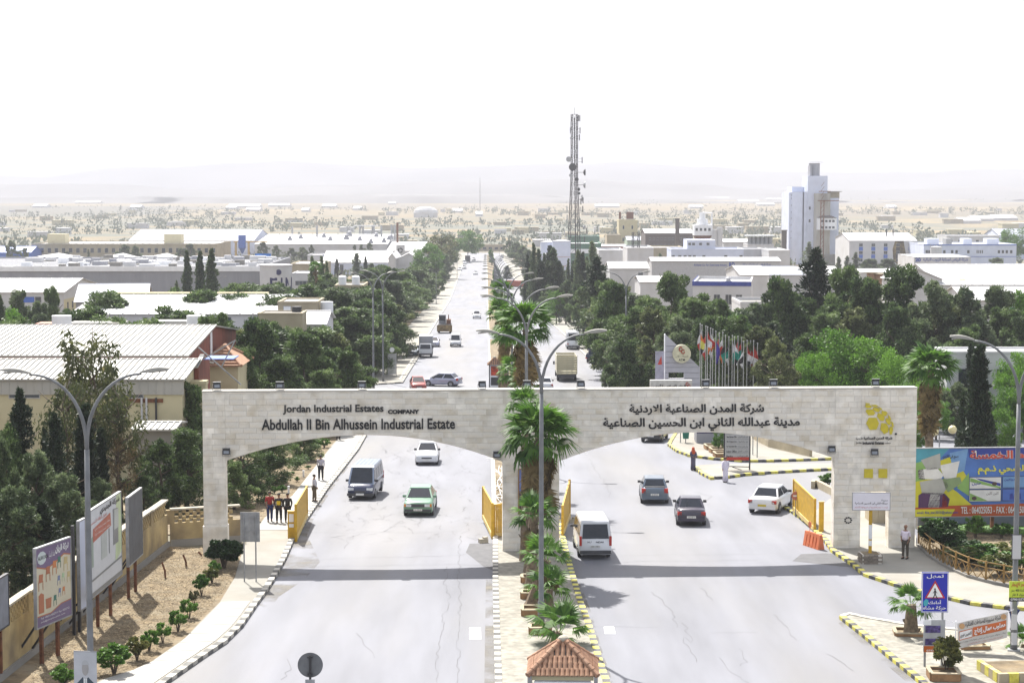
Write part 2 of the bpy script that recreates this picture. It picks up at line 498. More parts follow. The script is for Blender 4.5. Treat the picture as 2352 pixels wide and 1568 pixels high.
def haze():
 m,nt,out=_nodes('dusty_air')
 pv=nt.nodes.new('ShaderNodeVolumePrincipled')
 pv.inputs['Color'].default_value=(0.585,0.60,0.655,1)
 pv.inputs['Density'].default_value=HAZE_D
 pv.inputs['Anisotropy'].default_value=0.0
 nt.links.new(pv.outputs[0],out.inputs['Volume'])
 m.cycles.homogeneous_volume=True
 mb=MB();mb.boxz(-9500,9500,-380,14500,-19.5,260)
 o=mb.build('haze',m,kind='stuff')
HAZE_D=0.00019
haze()
# ------------------------------------------------------------------ roads, pavements, kerbs
VP=(1115,559)
def Lk(y):return 840+(999-y)*0.6253
GY=G(1200,1240).y
def wl(p,q,Ys):
 a,b=G(*p),G(*q);a.z=b.z=0
 return [tuple(a+(b-a)*((Y-a.y)/(b.y-a.y)))[:2] for Y in Ys]
FARY=1075
left_kerb=GL([(230,1700),(300,1625),(380,1568),(462,1511),(512,1478),(550,1441),(588,1386),(603,1366),(623,1336),(650,1288),(673,1238),(707,1187),(753,1119),(792,1070),(820,1034),(840,999)])
left_far=wl((840,999),(1002,740),[180,216])
left_far2=wl((840,999),(1002,740),[232,300,400,560,800,FARY])
med_l=GL([(1150,1800),(1147,1640),(1145,1566),(1141,1450),(1138,1330),(1138,1241)])
med_l2=wl((1138,1241),(1121,720),[118,160,200])
med_r=GL([(1425,1700),(1391,1566),(1376,1521),(1351,1436),(1331,1381),(1318,1336),(1301,1276),(1293,1240)])
med_r2=wl((1293,1240),(1204,900),[118,160,200])
right_far=wl((1366,836),(1300,773),[262,300,400,560,800,FARY])
road=left_kerb[:-1]+wl((840,999),(1002,740),[167,205])+GL([(700,912),(700,886),(923,880)])+left_far2+list(reversed(right_far))+GL([(1391,862),(1700,868),(1700,885),(1470,905),(1500,1000),(1537,1024),(1586,1050),(1701,1062),(2300,1063),(2300,1170),(1905,1170),(1830,1182),(1896,1243),(1956,1296),(2034,1338),(2179,1376),(2500,1415),(2500,1700),(1700,2200),(300,2200)])
rd=sheet('road',[(-60,30),(60,30),(60,105),(60,260),*[(p[0]+.1,p[1]) for p in right_far],*reversed(left_far2),(-70,232),(-70,205),left_far[1],left_far[0],*reversed([p for p in left_kerb]),(-60,62)],0.004,M_asph)
def kerb_line(name,pts,m1,m2,seg=0.5,w=0.28,h=0.17,top=0.0,label=None,stuff=False,side=0.0):
 """a row of painted kerb stones along plan points; every stone a piece of its own"""
 P_=[Vector((p[0],p[1],0)) for p in pts]
 out=[]
 d=0.0
 cum=[0]
 for a,b in zip(P_,P_[1:]):cum.append(cum[-1]+(b-a).length)
 n=int(cum[-1]/seg)
 root=bpy.data.objects.new(name,None);COL.objects.link(root);root['kind']='structure'
 root.location=(P_[0].x,P_[0].y,TZ(P_[0].y))
 base=MB().box((0,0,0),(w,seg*0.965,h+.1))
 mes=[base.mesh('kerb_stone',m1),base.mesh('kerb_stone',m2)]
 acc=[MB(),MB()]
 for i in range(n):
  s=(i+.5)*seg
  k=0
  while k<len(cum)-2 and cum[k+1]<s:k+=1
  a,b=P_[k],P_[k+1];t=(s-cum[k])/(cum[k+1]-cum[k])
  p=a.lerp(b,t);dd=(b-a).normalized();ang=math.atan2(dd.y,dd.x)-math.pi/2
  z=TZ(p.y)+(h+.1)/2-.1+random.uniform(-.006,.006)
  q=Vector((p.x,p.y,z))+Vector((math.cos(ang),math.sin(ang),0))*(side*w/2)
  sl=math.atan2(TZ(p.y+dd.y)-TZ(p.y),1)
  if stuff:acc[i%2].box(q-root.location,(w,seg*.965,h+.1),ang,rx=sl)
  else:
   inst('kerb_stone',mes[i%2],root,q-root.location,(sl,0,ang+random.uniform(-.012,.012)))
 if stuff:
  for a,mm in zip(acc,(m1,m2)):a.build('kerb_stones',mm,root,kind='stuff')
 return root
lp_in=GL([(60,1700),(230,1568),(332,1536),(425,1471),(472,1421),(505,1388),(540,1330),(560,1260),(603,1199),(670,1144),(705,1099),(735,1061),(763,1024),(785,1002),(829,945)])
sheet('pavement',left_kerb+[left_far[0],left_far[1]]+[(left_far[1][0]-3.2,left_far[1][1])]+list(reversed(lp_in)),0.0,M_pave,h=0.13)
def slab_row(outer,inner,n,name='paving_slab'):
 """paving slabs laid across the strip between two plan lines, joints left open"""
 root=bpy.data.objects.new('paved_strip',None);COL.objects.link(root);root['kind']='structure'
 def at(L_,t):
  P_=[Vector((p[0],p[1],0)) for p in L_]
  cum=[0]
  for a,b in zip(P_,P_[1:]):cum.append(cum[-1]+(b-a).length)
  s=t*cum[-1];k=0
  while k<len(cum)-2 and cum[k+1]<s:k+=1
  return P_[k].lerp(P_[k+1],(s-cum[k])/(cum[k+1]-cum[k]))
 root.location=at(outer,0)
 for i in range(n):
  t0,t1=(i+.008)/n,(i+.992)/n
  q=[at(outer,t0),at(outer,t1),at(inner,t1),at(inner,t0)]
  c=(q[0]+q[1]+q[2]+q[3])/4
  q=[c+(v-c)*0.985 for v in q]
  mb=MB()
  mb.hexa([v-root.location+Vector((0,0,TZ(v.y)+.08)) for v in q],[v-root.location+Vector((0,0,TZ(v.y)+.15)) for v in q])
  mb.build(name,M_slab,root)
M_slab=mat('paving_slab',(0.31,0.30,0.275),rough=0.8,var=0.05,scale=0.8,coords='World',objrand=0.06)
off_o=GL([(215,1700),(286,1625),(366,1567),(450,1508),(500,1475),(538,1438),(576,1386)])
off_i=GL([(50,1700),(150,1625),(236,1568),(335,1536),(425,1474),(474,1424),(508,1388)])
slab_row(off_o,off_i,14)
off_o2=GL([(668,1222),(702,1187),(747,1119),(786,1070),(815,1034),(835,999)])
off_i2=GL([(590,1222),(610,1190),(672,1142),(707,1097),(737,1060),(787,1001)])
slab_row(off_o2,off_i2,22)
kerb_line('kerb',left_kerb,M_wht,M_gry,seg=0.6,h=0.17)
kerb_line('kerb',left_far2,M_wht,M_wht,seg=2.0,h=0.16,stuff=True)
bed=GL([(60,1700),(230,1568),(332,1536),(425,1471),(472,1421),(505,1388),(540,1330),(560,1262),(470,1262),(388,1258),(250,1350),(100,1480),(0,1570),(-160,1700)])
sheet('soil_bed',bed,0.0,M_soil,h=0.10)
lf=wl((840,999),(1002,740),[232,300,400,560,800,FARY])
sheet('pavement',lf+[(p[0]-5.0,p[1]) for p in reversed(lf)],0.0,M_pave,h=0.12)
ls_=[lp_in[k] for k in range(8,15)]
sheet('soil_bed',ls_+[(-60,200),(-60,108),(-18,108)],0.0,M_soil,h=0.07)
sheet('soil_bed',[(p[0]-5.1,p[1]) for p in lf]+[(-150,FARY),(-150,236),(-60,236)],0.0,M_soil,h=0.06)
sheet('pavement',GL([(813,887),(923,880),(955,829),(975,790),(850,815),(700,850),(700,887)]),0.0,M_pave,h=0.125)
kerb_line('kerb',GL([(813,887),(923,880),(940,852),(955,829),(975,790)]),M_wht,M_gry,seg=1.2)
med_near=med_l+[tuple(G(1138,1236))[:2]]+list(reversed(med_r))
sheet('median',med_l+list(reversed(med_r)),0.0,M_med,h=0.14)
kerb_line('kerb',med_l,M_wht,M_gry,seg=0.5)
kerb_line('kerb',med_r,M_yel,M_blk,seg=0.5)
gapY=[118,150,188]
m1=wl((1138,1241),(1121,720),[104.5,130,170,186]);m2=wl((1293,1240),(1204,900),[104.5,130,170,186])
sheet('median',m1+list(reversed(m2)),0.0,M_soil,h=0.13)
kerb_line('kerb',m1,M_wht,M_wht,seg=0.8);kerb_line('kerb',m2,M_yel,M_blk,seg=0.8)
for y0,y1 in ((238,330),(352,560),(580,1040)):
 ys=[y0,(y0+y1)/2,y1]
 a=wl((1138,1241),(1121,720),ys);b=wl((1293,1240),(1204,900),ys)
 sheet('median',a+list(reversed(b)),0.0,M_soil,h=0.13)
 kerb_line('kerb',a,M_wht,M_wht,seg=1.5,stuff=True);kerb_line('kerb',b,M_wht,M_wht,seg=1.5,stuff=True)
rk=GL([(1880,1228),(1896,1243.5),(1914,1268),(1956,1296),(1989,1323),(2034,1338),(2064,1348),(2110,1360),(2179,1376),(2229,1388),(2309,1398),(2420,1405)])
rin=GL([(2420,1380),(2352,1366),(2305,1352),(2224,1333),(2166,1305),(2120,1270),(2104,1258),(2104,1236),(2050,1150),(1905,1150),(1870,1180)])
sheet('pavement',rk+rin,0.0,M_pave,h=0.13)
kerb_line('kerb',rk,M_yel,M_blk,seg=0.55)
isl=GL([(1934,1421),(1978,1455),(2024,1493),(2070,1530),(2114,1566),(2190,1640),(2270,1720)])
sheet('traffic_island',isl+GL([(2700,1720),(2700,1490),(2352,1476),(2314,1464),(2200,1452),(2089,1441),(1990,1424),(1948,1415)]),0.0,M_med,h=0.13)
kerb_line('kerb',isl,M_yel,M_blk,seg=0.5)
kerb_line('kerb',GL([(1934,1421),(1948,1415),(1990,1424),(2089,1441),(2200,1452),(2314,1464),(2400,1480)]),M_wht,M_wht,seg=0.6)
uk=GL([(1575,962),(1551,1000),(1541,1016),(1537,1024),(1558,1039),(1586,1049),(1638,1056),(1701,1061),(1764,1061),(1860,1058),(1990,1053)])
sheet('pavement',uk+GL([(2060,1042),(2060,960),(1800,935)]),0.0,M_pave,h=0.13)
kerb_line('kerb',uk,M_yel,M_blk,seg=0.6,h=.2)
lk_=GL([(1598.5,1076.5),(1611,1089),(1633.5,1100.5),(1663.5,1099),(1706,1093),(1764,1088),(1850,1083),(1990,1076)])
sheet('traffic_island',lk_+GL([(1990,1067),(1764,1068),(1650,1069),(1608,1071)]),0.0,M_pave,h=0.13)
kerb_line('kerb',lk_,M_yel,M_blk,seg=0.6,h=.2)
ir=GL([(1783,1140),(1789,1159),(1819,1176),(1860,1205),(1878,1226)])
kerb_line('kerb',ir,M_yel,M_blk,seg=0.6,h=.15)
sheet('traffic_island',GL([(1391,860),(1398,870),(1430,868),(1486,865),(1600,862),(1600,851),(1433,852),(1395,856)]),0.0,M_pave,h=0.13)
kerb_line('kerb',GL([(1391,860),(1398,870),(1430,868),(1486,865),(1600,862)]),M_yel,M_wht,seg=1.0)
sheet('traffic_island',GL([(1413,887),(1425,890),(1486,881),(1480,878)]),0.0,M_pave,h=0.13)
kerb_line('kerb',GL([(1413,888),(1425,890),(1486,881)]),M_yel,M_wht,seg=1.0)
sheet('pavement',right_far+[(p[0]+5.0,p[1]) for p in reversed(right_far)],0.0,M_pave,h=0.12)
kerb_line('kerb',right_far,M_wht,M_wht,seg=2.0,h=0.16,stuff=True)
sheet('soil_bed',[(p[0]+5.1,p[1]) for p in right_far]+[(120,FARY),(160,300),(100,262)],0.0,M_soil,h=0.05)
sheet('soil_bed',GL([(2110,1256),(2166,1300),(2224,1328),(2305,1347),(2352,1360),(2560,1385),(2900,1380),(2900,1060),(2125,1060),(2112,1200)]),0.0,M_soil,h=0.12)
# ------------------------------------------------------------------ wear on the road: cracks, patches, dashes, dust along kerbs
def crack(pts,w=0.035,name='road_crack'):
 P_=[]
 for (a,b) in zip(pts,pts[1:]):
  A,B=G(*a),G(*b);n=max(2,int((B-A).length/.5))
  for i in range(n):P_.append(A.lerp(B,i/n)+Vector((random.uniform(-.12,.12),random.uniform(-.12,.12),0)))
 P_.append(G(*pts[-1]))
 v=[];f=[]
 for i,p in enumerate(P_):
  d=(P_[min(i+1,len(P_)-1)]-P_[max(0,i-1)]);d.z=0;d.normalize()
  nrm=Vector((-d.y,d.x,0))*w*random.uniform(.3,1)
  z=TZ(p.y)+.012
  v+=[(p.x-nrm.x,p.y-nrm.y,z),(p.x+nrm.x,p.y+nrm.y,z)]
 for i in range(len(P_)-1):f.append((2*i,2*i+1,2*i+3,2*i+2))
 return v,f
cm=MB()
for pts in ([(690,1287),(800,1281),(980,1278),(1060,1274),(1075,1267)],[(712,1301),(900,1298),(1060,1296),(1130,1300)],[(700,1222),(800,1224),(850,1221),(960,1223),(1060,1219)],[(1025,1300),(1022,1340),(1032,1370),(1018,1420),(1008,1480),(1004,1568)],[(1055,1230),(1054,1300),(1056,1400),(1052,1480),(1050,1568)],[(823,1455),(850,1492),(860,1510)],[(665,1510),(672,1530),(645,1560)],[(1355,1054),(1365,1075),(1392,1110),(1402,1143)],[(1610,1350),(1637,1378)],[(1570,1430),(1590,1475),(1570,1460),(1580,1490),(1600,1520)],[(1695,1490),(1720,1520),(1700,1528)],[(1655,1510),(1680,1545),(1720,1568)],[(1430,1275),(1560,1273),(1760,1273)],[(1440,1290),(1560,1288),(1740,1286)],[(900,1040),(930,1055),(915,1070)],[(1000,1100),(1010,1115)],[(860,1195),(900,1180),(960,1190),(1040,1185)],[(1500,1085),(1530,1092)],[(1600,1130),(1636,1140),(1625,1150)],[(795,1260),(800,1240),(830,1225)],[(760,1232),(790,1240)],[(1340,1437),(1450,1440),(1520,1439)],[(1630,1453),(1740,1452)],[(1400,850),(1425,880)],[(1280,820),(1290,850)],[(1050,860),(1060,930)],[(1010,940),(1000,980)],[(1500,1360),(1540,1400),(1555,1440)],[(1900,1500),(1960,1540)],[(1780,1410),(1830,1470)]):
 v_,f_=crack(pts,.013);cm.add(v_,f_)
random.seed(5)
for _ in range(150):
 x,y=random.uniform(760,1110),random.uniform(1020,1235)
 if x<Lk(y)+20:continue
 v_,f_=crack([(x,y),(x+random.uniform(-16,16),y+random.uniform(-8,8)),(x+random.uniform(-20,20),y+random.uniform(-3,12))],.014);cm.add(v_,f_)
cm.build('road_cracks',M_crack,kind='stuff')
sheet('road_patch',GL([(1079,1248),(1132,1247),(1133,1310),(1110,1300),(1070,1268)]),0.008,M_patch)
sheet('road_patch',GL([(1896,1270),(1914,1272),(1956,1302),(1930,1300),(1820,1288),(1840,1272)]),0.008,M_patch)
sheet('road_dust',left_kerb[6:14]+GL([(800,1072),(765,1120),(722,1187),(705,1230),(735,1290),(700,1330),(640,1370),(620,1400)]),0.008,M_dust)
sheet('road_dust',GL([(1130,1330),(1116,1330),(1112,1600),(1143,1600)]),0.008,M_dust)
sheet('road_dust',GL([(1322,1340),(1345,1440),(1375,1520),(1395,1590),(1416,1590),(1385,1500),(1356,1400),(1332,1340)]),0.008,M_dust)
sheet('road_dust',GL([(1940,1426),(2024,1494),(2110,1568),(2085,1568),(2005,1500),(1925,1430)]),0.008,M_dust)
for q in ([(1078,1441),(1104,1441),(1105,1468),(1078,1468)],[(1387,1439),(1410,1439),(1414,1455),(1389,1455)]):
 sheet('road_marking',GL(q),0.012,M_white)
# ------------------------------------------------------------------ the stone gate over the road
GA,GB=G(472,1277),G(2100,1262)
GDIR=(GB-GA);GDIR.z=0;GDIR.normalize()
GRZ=math.atan2(GDIR.y,GDIR.x)
GN=Vector((GDIR.y,-GDIR.x,0))
def GP(x,y,off=0.0):
 d=ray(x,y);O=GA+GN*off
 t=(O-Vector((0,0,CAMZ))).dot(GN)/d.dot(GN)
 p=Vector((0,0,CAMZ))+d*t
 return (p-GA).dot(GDIR),p.z
M_stone=mat('gate_limestone',(0.73,0.69,0.615),rough=0.85,var=0.12,scale=1.3,stain=(0.48,0.40,0.27),stain_amt=0.7,stain_scale=.9,island=0.07,bump=0.2)
M_mortar=mat('gate_mortar',(0.60,0.565,0.50),rough=0.95,var=0.1)
M_coping=mat('gate_coping',(0.42,0.40,0.36),rough=0.85,var=0.08,scale=1.5)
GT=0.75
gate=E('entrance_gate','long pale limestone gateway with two wide arches spanning both carriageways','gateway',GA,GRZ)
uL0,_=GP(466,1000);uL1,_=GP(519,1130)
uM0,_=GP(1155,1130);uM1,_=GP(1284,1130)
uR0,_=GP(1916,1150);uR1,_=GP(2102,1150)
uD0,_=GP(1975,1230);uD1,_=GP(2041,1230)
ZT=GP(1200,897)[1];ZD=GP(2000,1128)[1]
def curve(px):
 pts=sorted(GP(*p) for p in px)
 def f(u):
  if u<=pts[0][0]:return pts[0][1]
  for (a,za),(b,zb) in zip(pts,pts[1:]):
   if u<=b:return za+(zb-za)*(u-a)/(b-a)
  return pts[-1][1]
 return f
def smooth_arch(px,u0,u1,deg=4):
 import numpy as np
 pts=[GP(*p) for p in px]
 c=np.polyfit([p[0]-(u0+u1)/2 for p in pts],[p[1] for p in pts],deg)
 return lambda u:float(np.polyval(c,u-(u0+u1)/2))
archL=smooth_arch([(519,1057),(588,1035.5),(663,1017),(738,1003.7),(838,998.5),(938,1003),(1038,1021.8),(1125,1048),(1155,1060)],uL1,uM0)
archR=smooth_arch([(1284,1058),(1311,1047),(1361,1033),(1426,1012),(1526,995.5),(1601,992),(1663,994),(1789,1013),(1839,1025),(1914,1051)],uM1,uR0)
def bottom(u):
 if u<uL1:return -0.1
 if u<uM0:return archL(u)
 if u<uM1:return -0.1
 if u<uR0:return archR(u)
 if uD0<u<uD1:return ZD
 return -0.1
BRK=[uL0,uL1,uM0,uM1,uR0,uD0,uD1,uR1]
core=MB()
for a,b in zip(BRK,BRK[1:]):
 n=1 if not (a in (uL1,uM1)) else 28
 for i in range(n):
  p,q=a+(b-a)*i/n,a+(b-a)*(i+1)/n
  zp,zq=bottom(p+1e-4),bottom(q-1e-4)
  core.slab([(p,zp),(q,zq),(q,ZT),(p,ZT)],0.03,GT-.03)
core.build('core',M_mortar,gate)
random.seed(21)
stones=[]
COURSE=0.30
zc=-0.05;row=0
while zc<ZT-0.01:
 z1=min(zc+COURSE,ZT)
 cuts=[]
 u=uL0;
 while u<uR1:
  w=random.choice((0.48,0.55,0.62,0.7,0.8))
  cuts.append(u);u+=w
 cuts.append(uR1)
 cuts=sorted(set([c for c in cuts if all(abs(c-b)>.14 for b in BRK)]+BRK))
 for a,b in zip(cuts,cuts[1:]):
  g=.0035
  prof=[(a+g)+(b-a-2*g)*k/3 for k in range(4)]
  low=[max(zc+g,bottom(min(max(p,a+1e-3),b-1e-3))) for p in prof]
  if all(l>=z1-g-.01 for l in low):continue
  poly=[(p,min(l,z1-g-.002)) for p,l in zip(prof,low)]
  if max(l for l in low)-min(l for l in low)<1e-3:poly=[poly[0],poly[-1]]
  poly+=[(b-g,z1-g),(a+g,z1-g)]
  stones.append(((b-a)*(z1-zc),poly))
 zc+=COURSE;row+=1
stones.sort(key=lambda s:-s[0]+random.random()*.02)
rest=MB()
for i,(ar_,poly) in enumerate(stones):
 y0=-random.uniform(0.0,.010)
 if i<290:
  cx=sum(p[0] for p in poly)/len(poly);cz=sum(p[1] for p in poly)/len(poly)
  mb=MB();mb.slab([(p[0]-cx,p[1]-cz) for p in poly],y0,0.04)
  o=mb.build('stone',M_stone,gate,loc=(cx,0,cz))
 else:rest.slab(poly,y0,0.04)
for i,(ar_,poly) in enumerate(stones):rest.slab(poly,GT-.04,GT)
rest.build('stones',M_stone,gate,kind='stuff')
sof=MB()
for a,b,f in ((uL1,uM0,archL),(uM1,uR0,archR)):
 n=36
 for i in range(n):
  p,q=a+(b-a)*i/n,a+(b-a)*(i+1)/n
  sof.slab([(p,f(p)-.02),(q,f(q)-.02),(q,f(q)+.02),(p,f(p)+.02)],0.012,GT-.012)
for u,s in ((uL0,-1),(uL1,1),(uM0,-1),(uM1,1),(uR0,-1),(uD0,1),(uD1,-1),(uR1,1)):
 top=ZT if u in (uL0,uR1) else (ZD if u in (uD0,uD1) else bottom(u-s*1e-3 if False else (u+s*1e-3)))
 z=0
 while z<top:
  z2=min(z+.3,top);sof.boxz(u-.012 if s<0 else u-.02,u+.02 if s<0 else u+.012,0.014,GT-.014,z+.006,z2-.006);z+=.3
sof.boxz(uD0,uD1,.012,GT-.012,ZD-.015,ZD+.02)
sof.build('reveal_stones',M_stone,gate,kind='stuff')
n=22
for i in range(n):
 a=uL0-.03+(uR1-uL0+.06)*i/n;b=uL0-.03+(uR1-uL0+.06)*(i+1)/n
 mb=MB();mb.boxz(-(b-a)/2+.004,(b-a)/2-.004,-.03,GT+.03,0,.075)
 mb.build('coping_slab',M_coping,gate,loc=((a+b)/2,0,ZT))
for a,b in ((uL0,uL1),):
 mb=MB();mb.boxz(a-.06,b+.06,-.06,GT+.06,-.1,GP(490,1208)[1]);mb.build('plinth',M_stone,gate)
def split_letters(o):
 me=o.data;n=len(me.vertices);par=list(range(n))
 def find(a):
  while par[a]!=a:par[a]=par[par[a]];a=par[a]
  return a
 for e in me.edges:
  a,b=find(e.vertices[0]),find(e.vertices[1])
  if a!=b:par[a]=b
 comp={}
 for p in me.polygons:comp.setdefault(find(p.vertices[0]),[]).append(p)
 items=[]
 for fs in comp.values():
  xs=[me.vertices[i].co.x for p in fs for i in p.vertices]
  items.append([min(xs),max(xs),fs])
 items.sort(key=lambda t:t[0])
 out=[]
 for it in items:
  if out and it[0]<out[-1][1]-.02:out[-1][1]=max(out[-1][1],it[1]);out[-1][2]=out[-1][2]+it[2]
  else:out.append(list(it))
 for x0,x1,fs in out:
  mp={};v=[];f=[]
  for p in fs:
   g=[]
   for i in p.vertices:
    if i not in mp:mp[i]=len(v);v.append(tuple(me.vertices[i].co))
    g.append(mp[i])
   f.append(g)
  m2=bpy.data.meshes.new('letter');m2 .from_pydata(v,[],f);m2 .materials.append(me.materials[0])
  c=bpy.data.objects.new('letter',m2);COL.objects.link(c);c.parent=o.parent
  c.location=o.location;c.rotation_euler=o.rotation_euler;c.scale=o.scale
 bpy.data.objects.remove(o)
def glet(s,x0,y0,x1,y1,m=M_ink,bold=0.0,ar=False,ext=0.012,name='lettering',label=None,split=False):
 a=GP(x0,y1);b=GP(x1,y0)
 c=GP(x1,y1);d_=GP(x0,y0)
 o=write(s,m,gate,a[0],b[0],(a[1]+c[1])/2,(b[1]+d_[1])/2,y=-.045,name=name,bold=bold,extrude=ext,ar=ar,label=label)
 if split:split_letters(o)
 return o
glet('Jordan Industrial Estates',650,929,881,951,bold=0.022,split=True)
glet('COMPANY',891,940,963,950,bold=0.06,split=True)
glet('Abdullah II Bin Alhussein Industrial Estate',601,961,1045,986,bold=0.022,split=True)
glet('شركة المدن الصناعية الاردنية',1445,927,1755,952,bold=0.03,ar=True,split=True)
glet('مدينة عبدالله الثاني ابن الحسين الصناعية',1385,958,1837,989,bold=0.03,ar=True,split=True)
glet('شركة المدن الصناعية',1983,1002,2049,1010,bold=0.03,ar=True)
glet('الأردنية',1965,1003,1981,1010,bold=0.0,ar=True)
glet('Jordan',1966,1014,1979,1019);glet('Industrial Estates',1981,1013,2030,1020,bold=0.03);glet('COMPANY',2032,1016,2046,1018)
M_gold=mat('yellow_enamel',(0.52,0.43,0.02),rough=0.45,var=0.08,scale=3)
def hexcell(pts,name='emblem_cell'):
 pp=[GP(*p) for p in pts];cx=sum(p[0] for p in pp)/len(pp);cz=sum(p[1] for p in pp)/len(pp)
 mb=MB();mb.slab(list(reversed([(p[0]-cx,p[1]-cz) for p in pp])),-.055,-.005);mb.build(name,M_gold,gate,loc=(cx,0,cz))
def c4(*p):return [(1764+a/4,849.3+b/4) for a,b in p]
for cell in ([(925,438),(995,438),(1018,490),(995,545),(935,550),(900,490)],[(1040,485),(1085,490),(1108,530),(1100,570),(1065,588),(1030,545)],[(1120,518),(1140,520),(1148,550),(1135,590),(1118,590),(1110,550)],[(905,360),(960,362),(985,395),(965,415),(920,415),(895,380)],[(1010,395),(1055,405),(1072,440),(1060,468),(1030,465),(1000,425)],[(1085,440),(1115,450),(1128,480),(1120,505),(1100,500),(1078,465)],[(1133,468),(1148,485),(1155,520),(1145,525),(1132,500)],[(900,320),(940,322),(953,338),(940,348),(905,348),(888,332)],[(970,343),(1010,348),(1030,372),(1015,386),(985,380),(960,358)],[(1048,372),(1075,380),(1090,405),(1082,424),(1060,415),(1040,390)],[(1103,410),(1118,425),(1132,455),(1125,460),(1105,440)],[(892,303),(930,305),(937,314),(900,318)],[(948,320),(990,320),(1015,333),(990,340),(960,334)],[(1010,338),(1040,350),(1050,368),(1030,364)],[(1070,374),(1090,385),(1100,405),(1085,398)]):
 hexcell(c4(*cell))
hexcell(c4((882,908),(963,908),(963,991),(881,989)),'yellow_tile');hexcell(c4((1014,908),(1095,908),(1093,991),(1013,989)),'yellow_tile')
a_=GP(2057.5,996)
mb=MB();mb.tube([(a_[0],-.04,a_[1]),(a_[0],-.0,a_[1])],.06,12);mb.build('round_mark',M_ink,gate)
a_=GP(1948,1194)
mb=MB()
for k in range(9):
 t=k*2*math.pi/9;mb.boxz(a_[0]+.17*math.cos(t)-.05,a_[0]+.17*math.cos(t)+.045,-.018,-.003,a_[1]+.15*math.sin(t)-.04,a_[1]+.15*math.sin(t)+.035)
mb.build('stencilled_mark',M_ink,gate)
pa,pb=GP(1190,1180),GP(1236,1075)
mb=MB();mb.boxz(pa[0],pb[0],-.09,-.04,pa[1]-.0,pb[1])
M_frame=mat('gilt_frame',(.25,.13,.04),rough=.5)
M_pblue=mat('poster_blue',(.16,.2,.42),rough=.4,var=.2,scale=1.2)
M_navy=mat('poster_navy',(.012,.014,.07),rough=.4,var=.1)
fr=E('framed_poster','tall blue poster in a gilt frame hung on the middle pier behind the palms','poster',GA,GRZ)
mb.build('frame',M_frame,fr)
mb=MB();mb.boxz(pa[0]+.06,pb[0]-.06,-.097,-.092,pa[1]+.06,pb[1]-.06);mb.build('print',M_pblue,fr)
w_=pb[0]-pa[0]
mb=MB();mb.slab([(pa[0]+.06,pa[1]+.06),(pb[0]-.06,pa[1]+.06),(pb[0]-.06,pa[1]+1.0),(pa[0]+w_*.6,pa[1]+1.35),(pa[0]+.06,pa[1]+1.15)],-.103,-.098);mb.build('printed_jacket',M_navy,fr)
M_lens=mat('floodlight_glass',(.22,.24,.27),rough=.15,var=.05)
def floodlight(top=True):
 r=E('floodlight','','floodlight')
 mb=MB();mb.loft([[(-.2,-.22,.1),(.2,-.22,.1),(.2,-.14,.42),(-.2,-.14,.42)],[(-.15,.02,.18),(.15,.02,.18),(.15,.06,.36),(-.15,.06,.36)]]);mb.boxz(-.09,.09,.05,.14,.2,.34)
 mb.build('housing',M_dark,r)
 mb=MB();mb.hexa([(-.14,-.228,.16),(.14,-.228,.16),(.14,-.215,.16),(-.14,-.215,.16)],[(-.14,-.185,.31),(.14,-.185,.31),(.14,-.165,.31),(-.14,-.165,.31)]);mb.build('lens',M_lens,r)
 mb=MB()
 mb.boxz(-.225,-.205,-.11,-.06,.02,.3);mb.boxz(.205,.225,-.11,-.06,.02,.3);mb.boxz(-.225,.225,-.11,-.06,0,.02);mb.boxz(-.21,.21,-.26,-.1,.44,.455)
 mb.build('bracket',M_steel,r)
 return r
fl=None
spots=[(495,'first from the left pier corner'),(642,'above the word Industrial side, second from left'),(831,'third from left, above the start of the word Estates'),(1106,'fourth from left, beside the tiled kiosk behind'),(1211,'at the median palms, fifth from left'),(1335,'sixth from left, in front of the stake truck'),(1620,'seventh from left, beside the bank board'),(1778,'second from the right end'),(2013,'rightmost, above the honeycomb emblem')]
LBL=['black floodlight on the coping at the far left end of the gate','black floodlight on the coping in front of the left pine crowns','black floodlight on the coping below the corner lamp posts','black floodlight on the coping below the tiled advertising kiosk','black floodlight on the coping among the median palms','black floodlight on the coping below the cream cargo truck','black floodlight on the coping between bank board and flagpoles','black floodlight on the coping in front of the bright green tree','black floodlight on the coping straight above the honeycomb emblem']
for i,(x,_) in enumerate(spots):
 u,z=GP(x,897)
 loc=GA+GDIR*u-GN*(GT*.5);loc.z=ZT+.075
 rz=GRZ+(0 if i%3 else math.pi*.1)
 if fl is None:fl=floodlight();o=fl;o.location=loc;o.rotation_euler.z=rz;o['label']=LBL[i];o['group']='floodlights on the gate'
 else:dup(fl,loc,rz,LBL[i],'floodlights on the gate')
for (x,y,lb) in ((521,1036,'black floodlight fixed to the left pier at the arch spring'),(1141,1043,'black floodlight fixed beside the middle pier under the left arch end'),(1908,1030,'black floodlight fixed to the wall where the right arch ends'),(2006,1037,'black floodlight fixed under the honeycomb emblem')):
 u,z=GP(x,y+6)
 loc=GA+GDIR*u+GN*.12;loc.z=z-.1
 dup(fl,loc,GRZ,lb,'floodlights on the gate')
M_gy=mat('yellow_gate_paint',(0.50,0.30,0.015),rough=0.55,var=0.1,scale=3,stain=(.3,.2,.05),stain_amt=.4,stain_scale=2)
M_gyd=mat('yellow_gate_paint_pale',(0.55,0.42,0.16),rough=0.6,var=0.1)
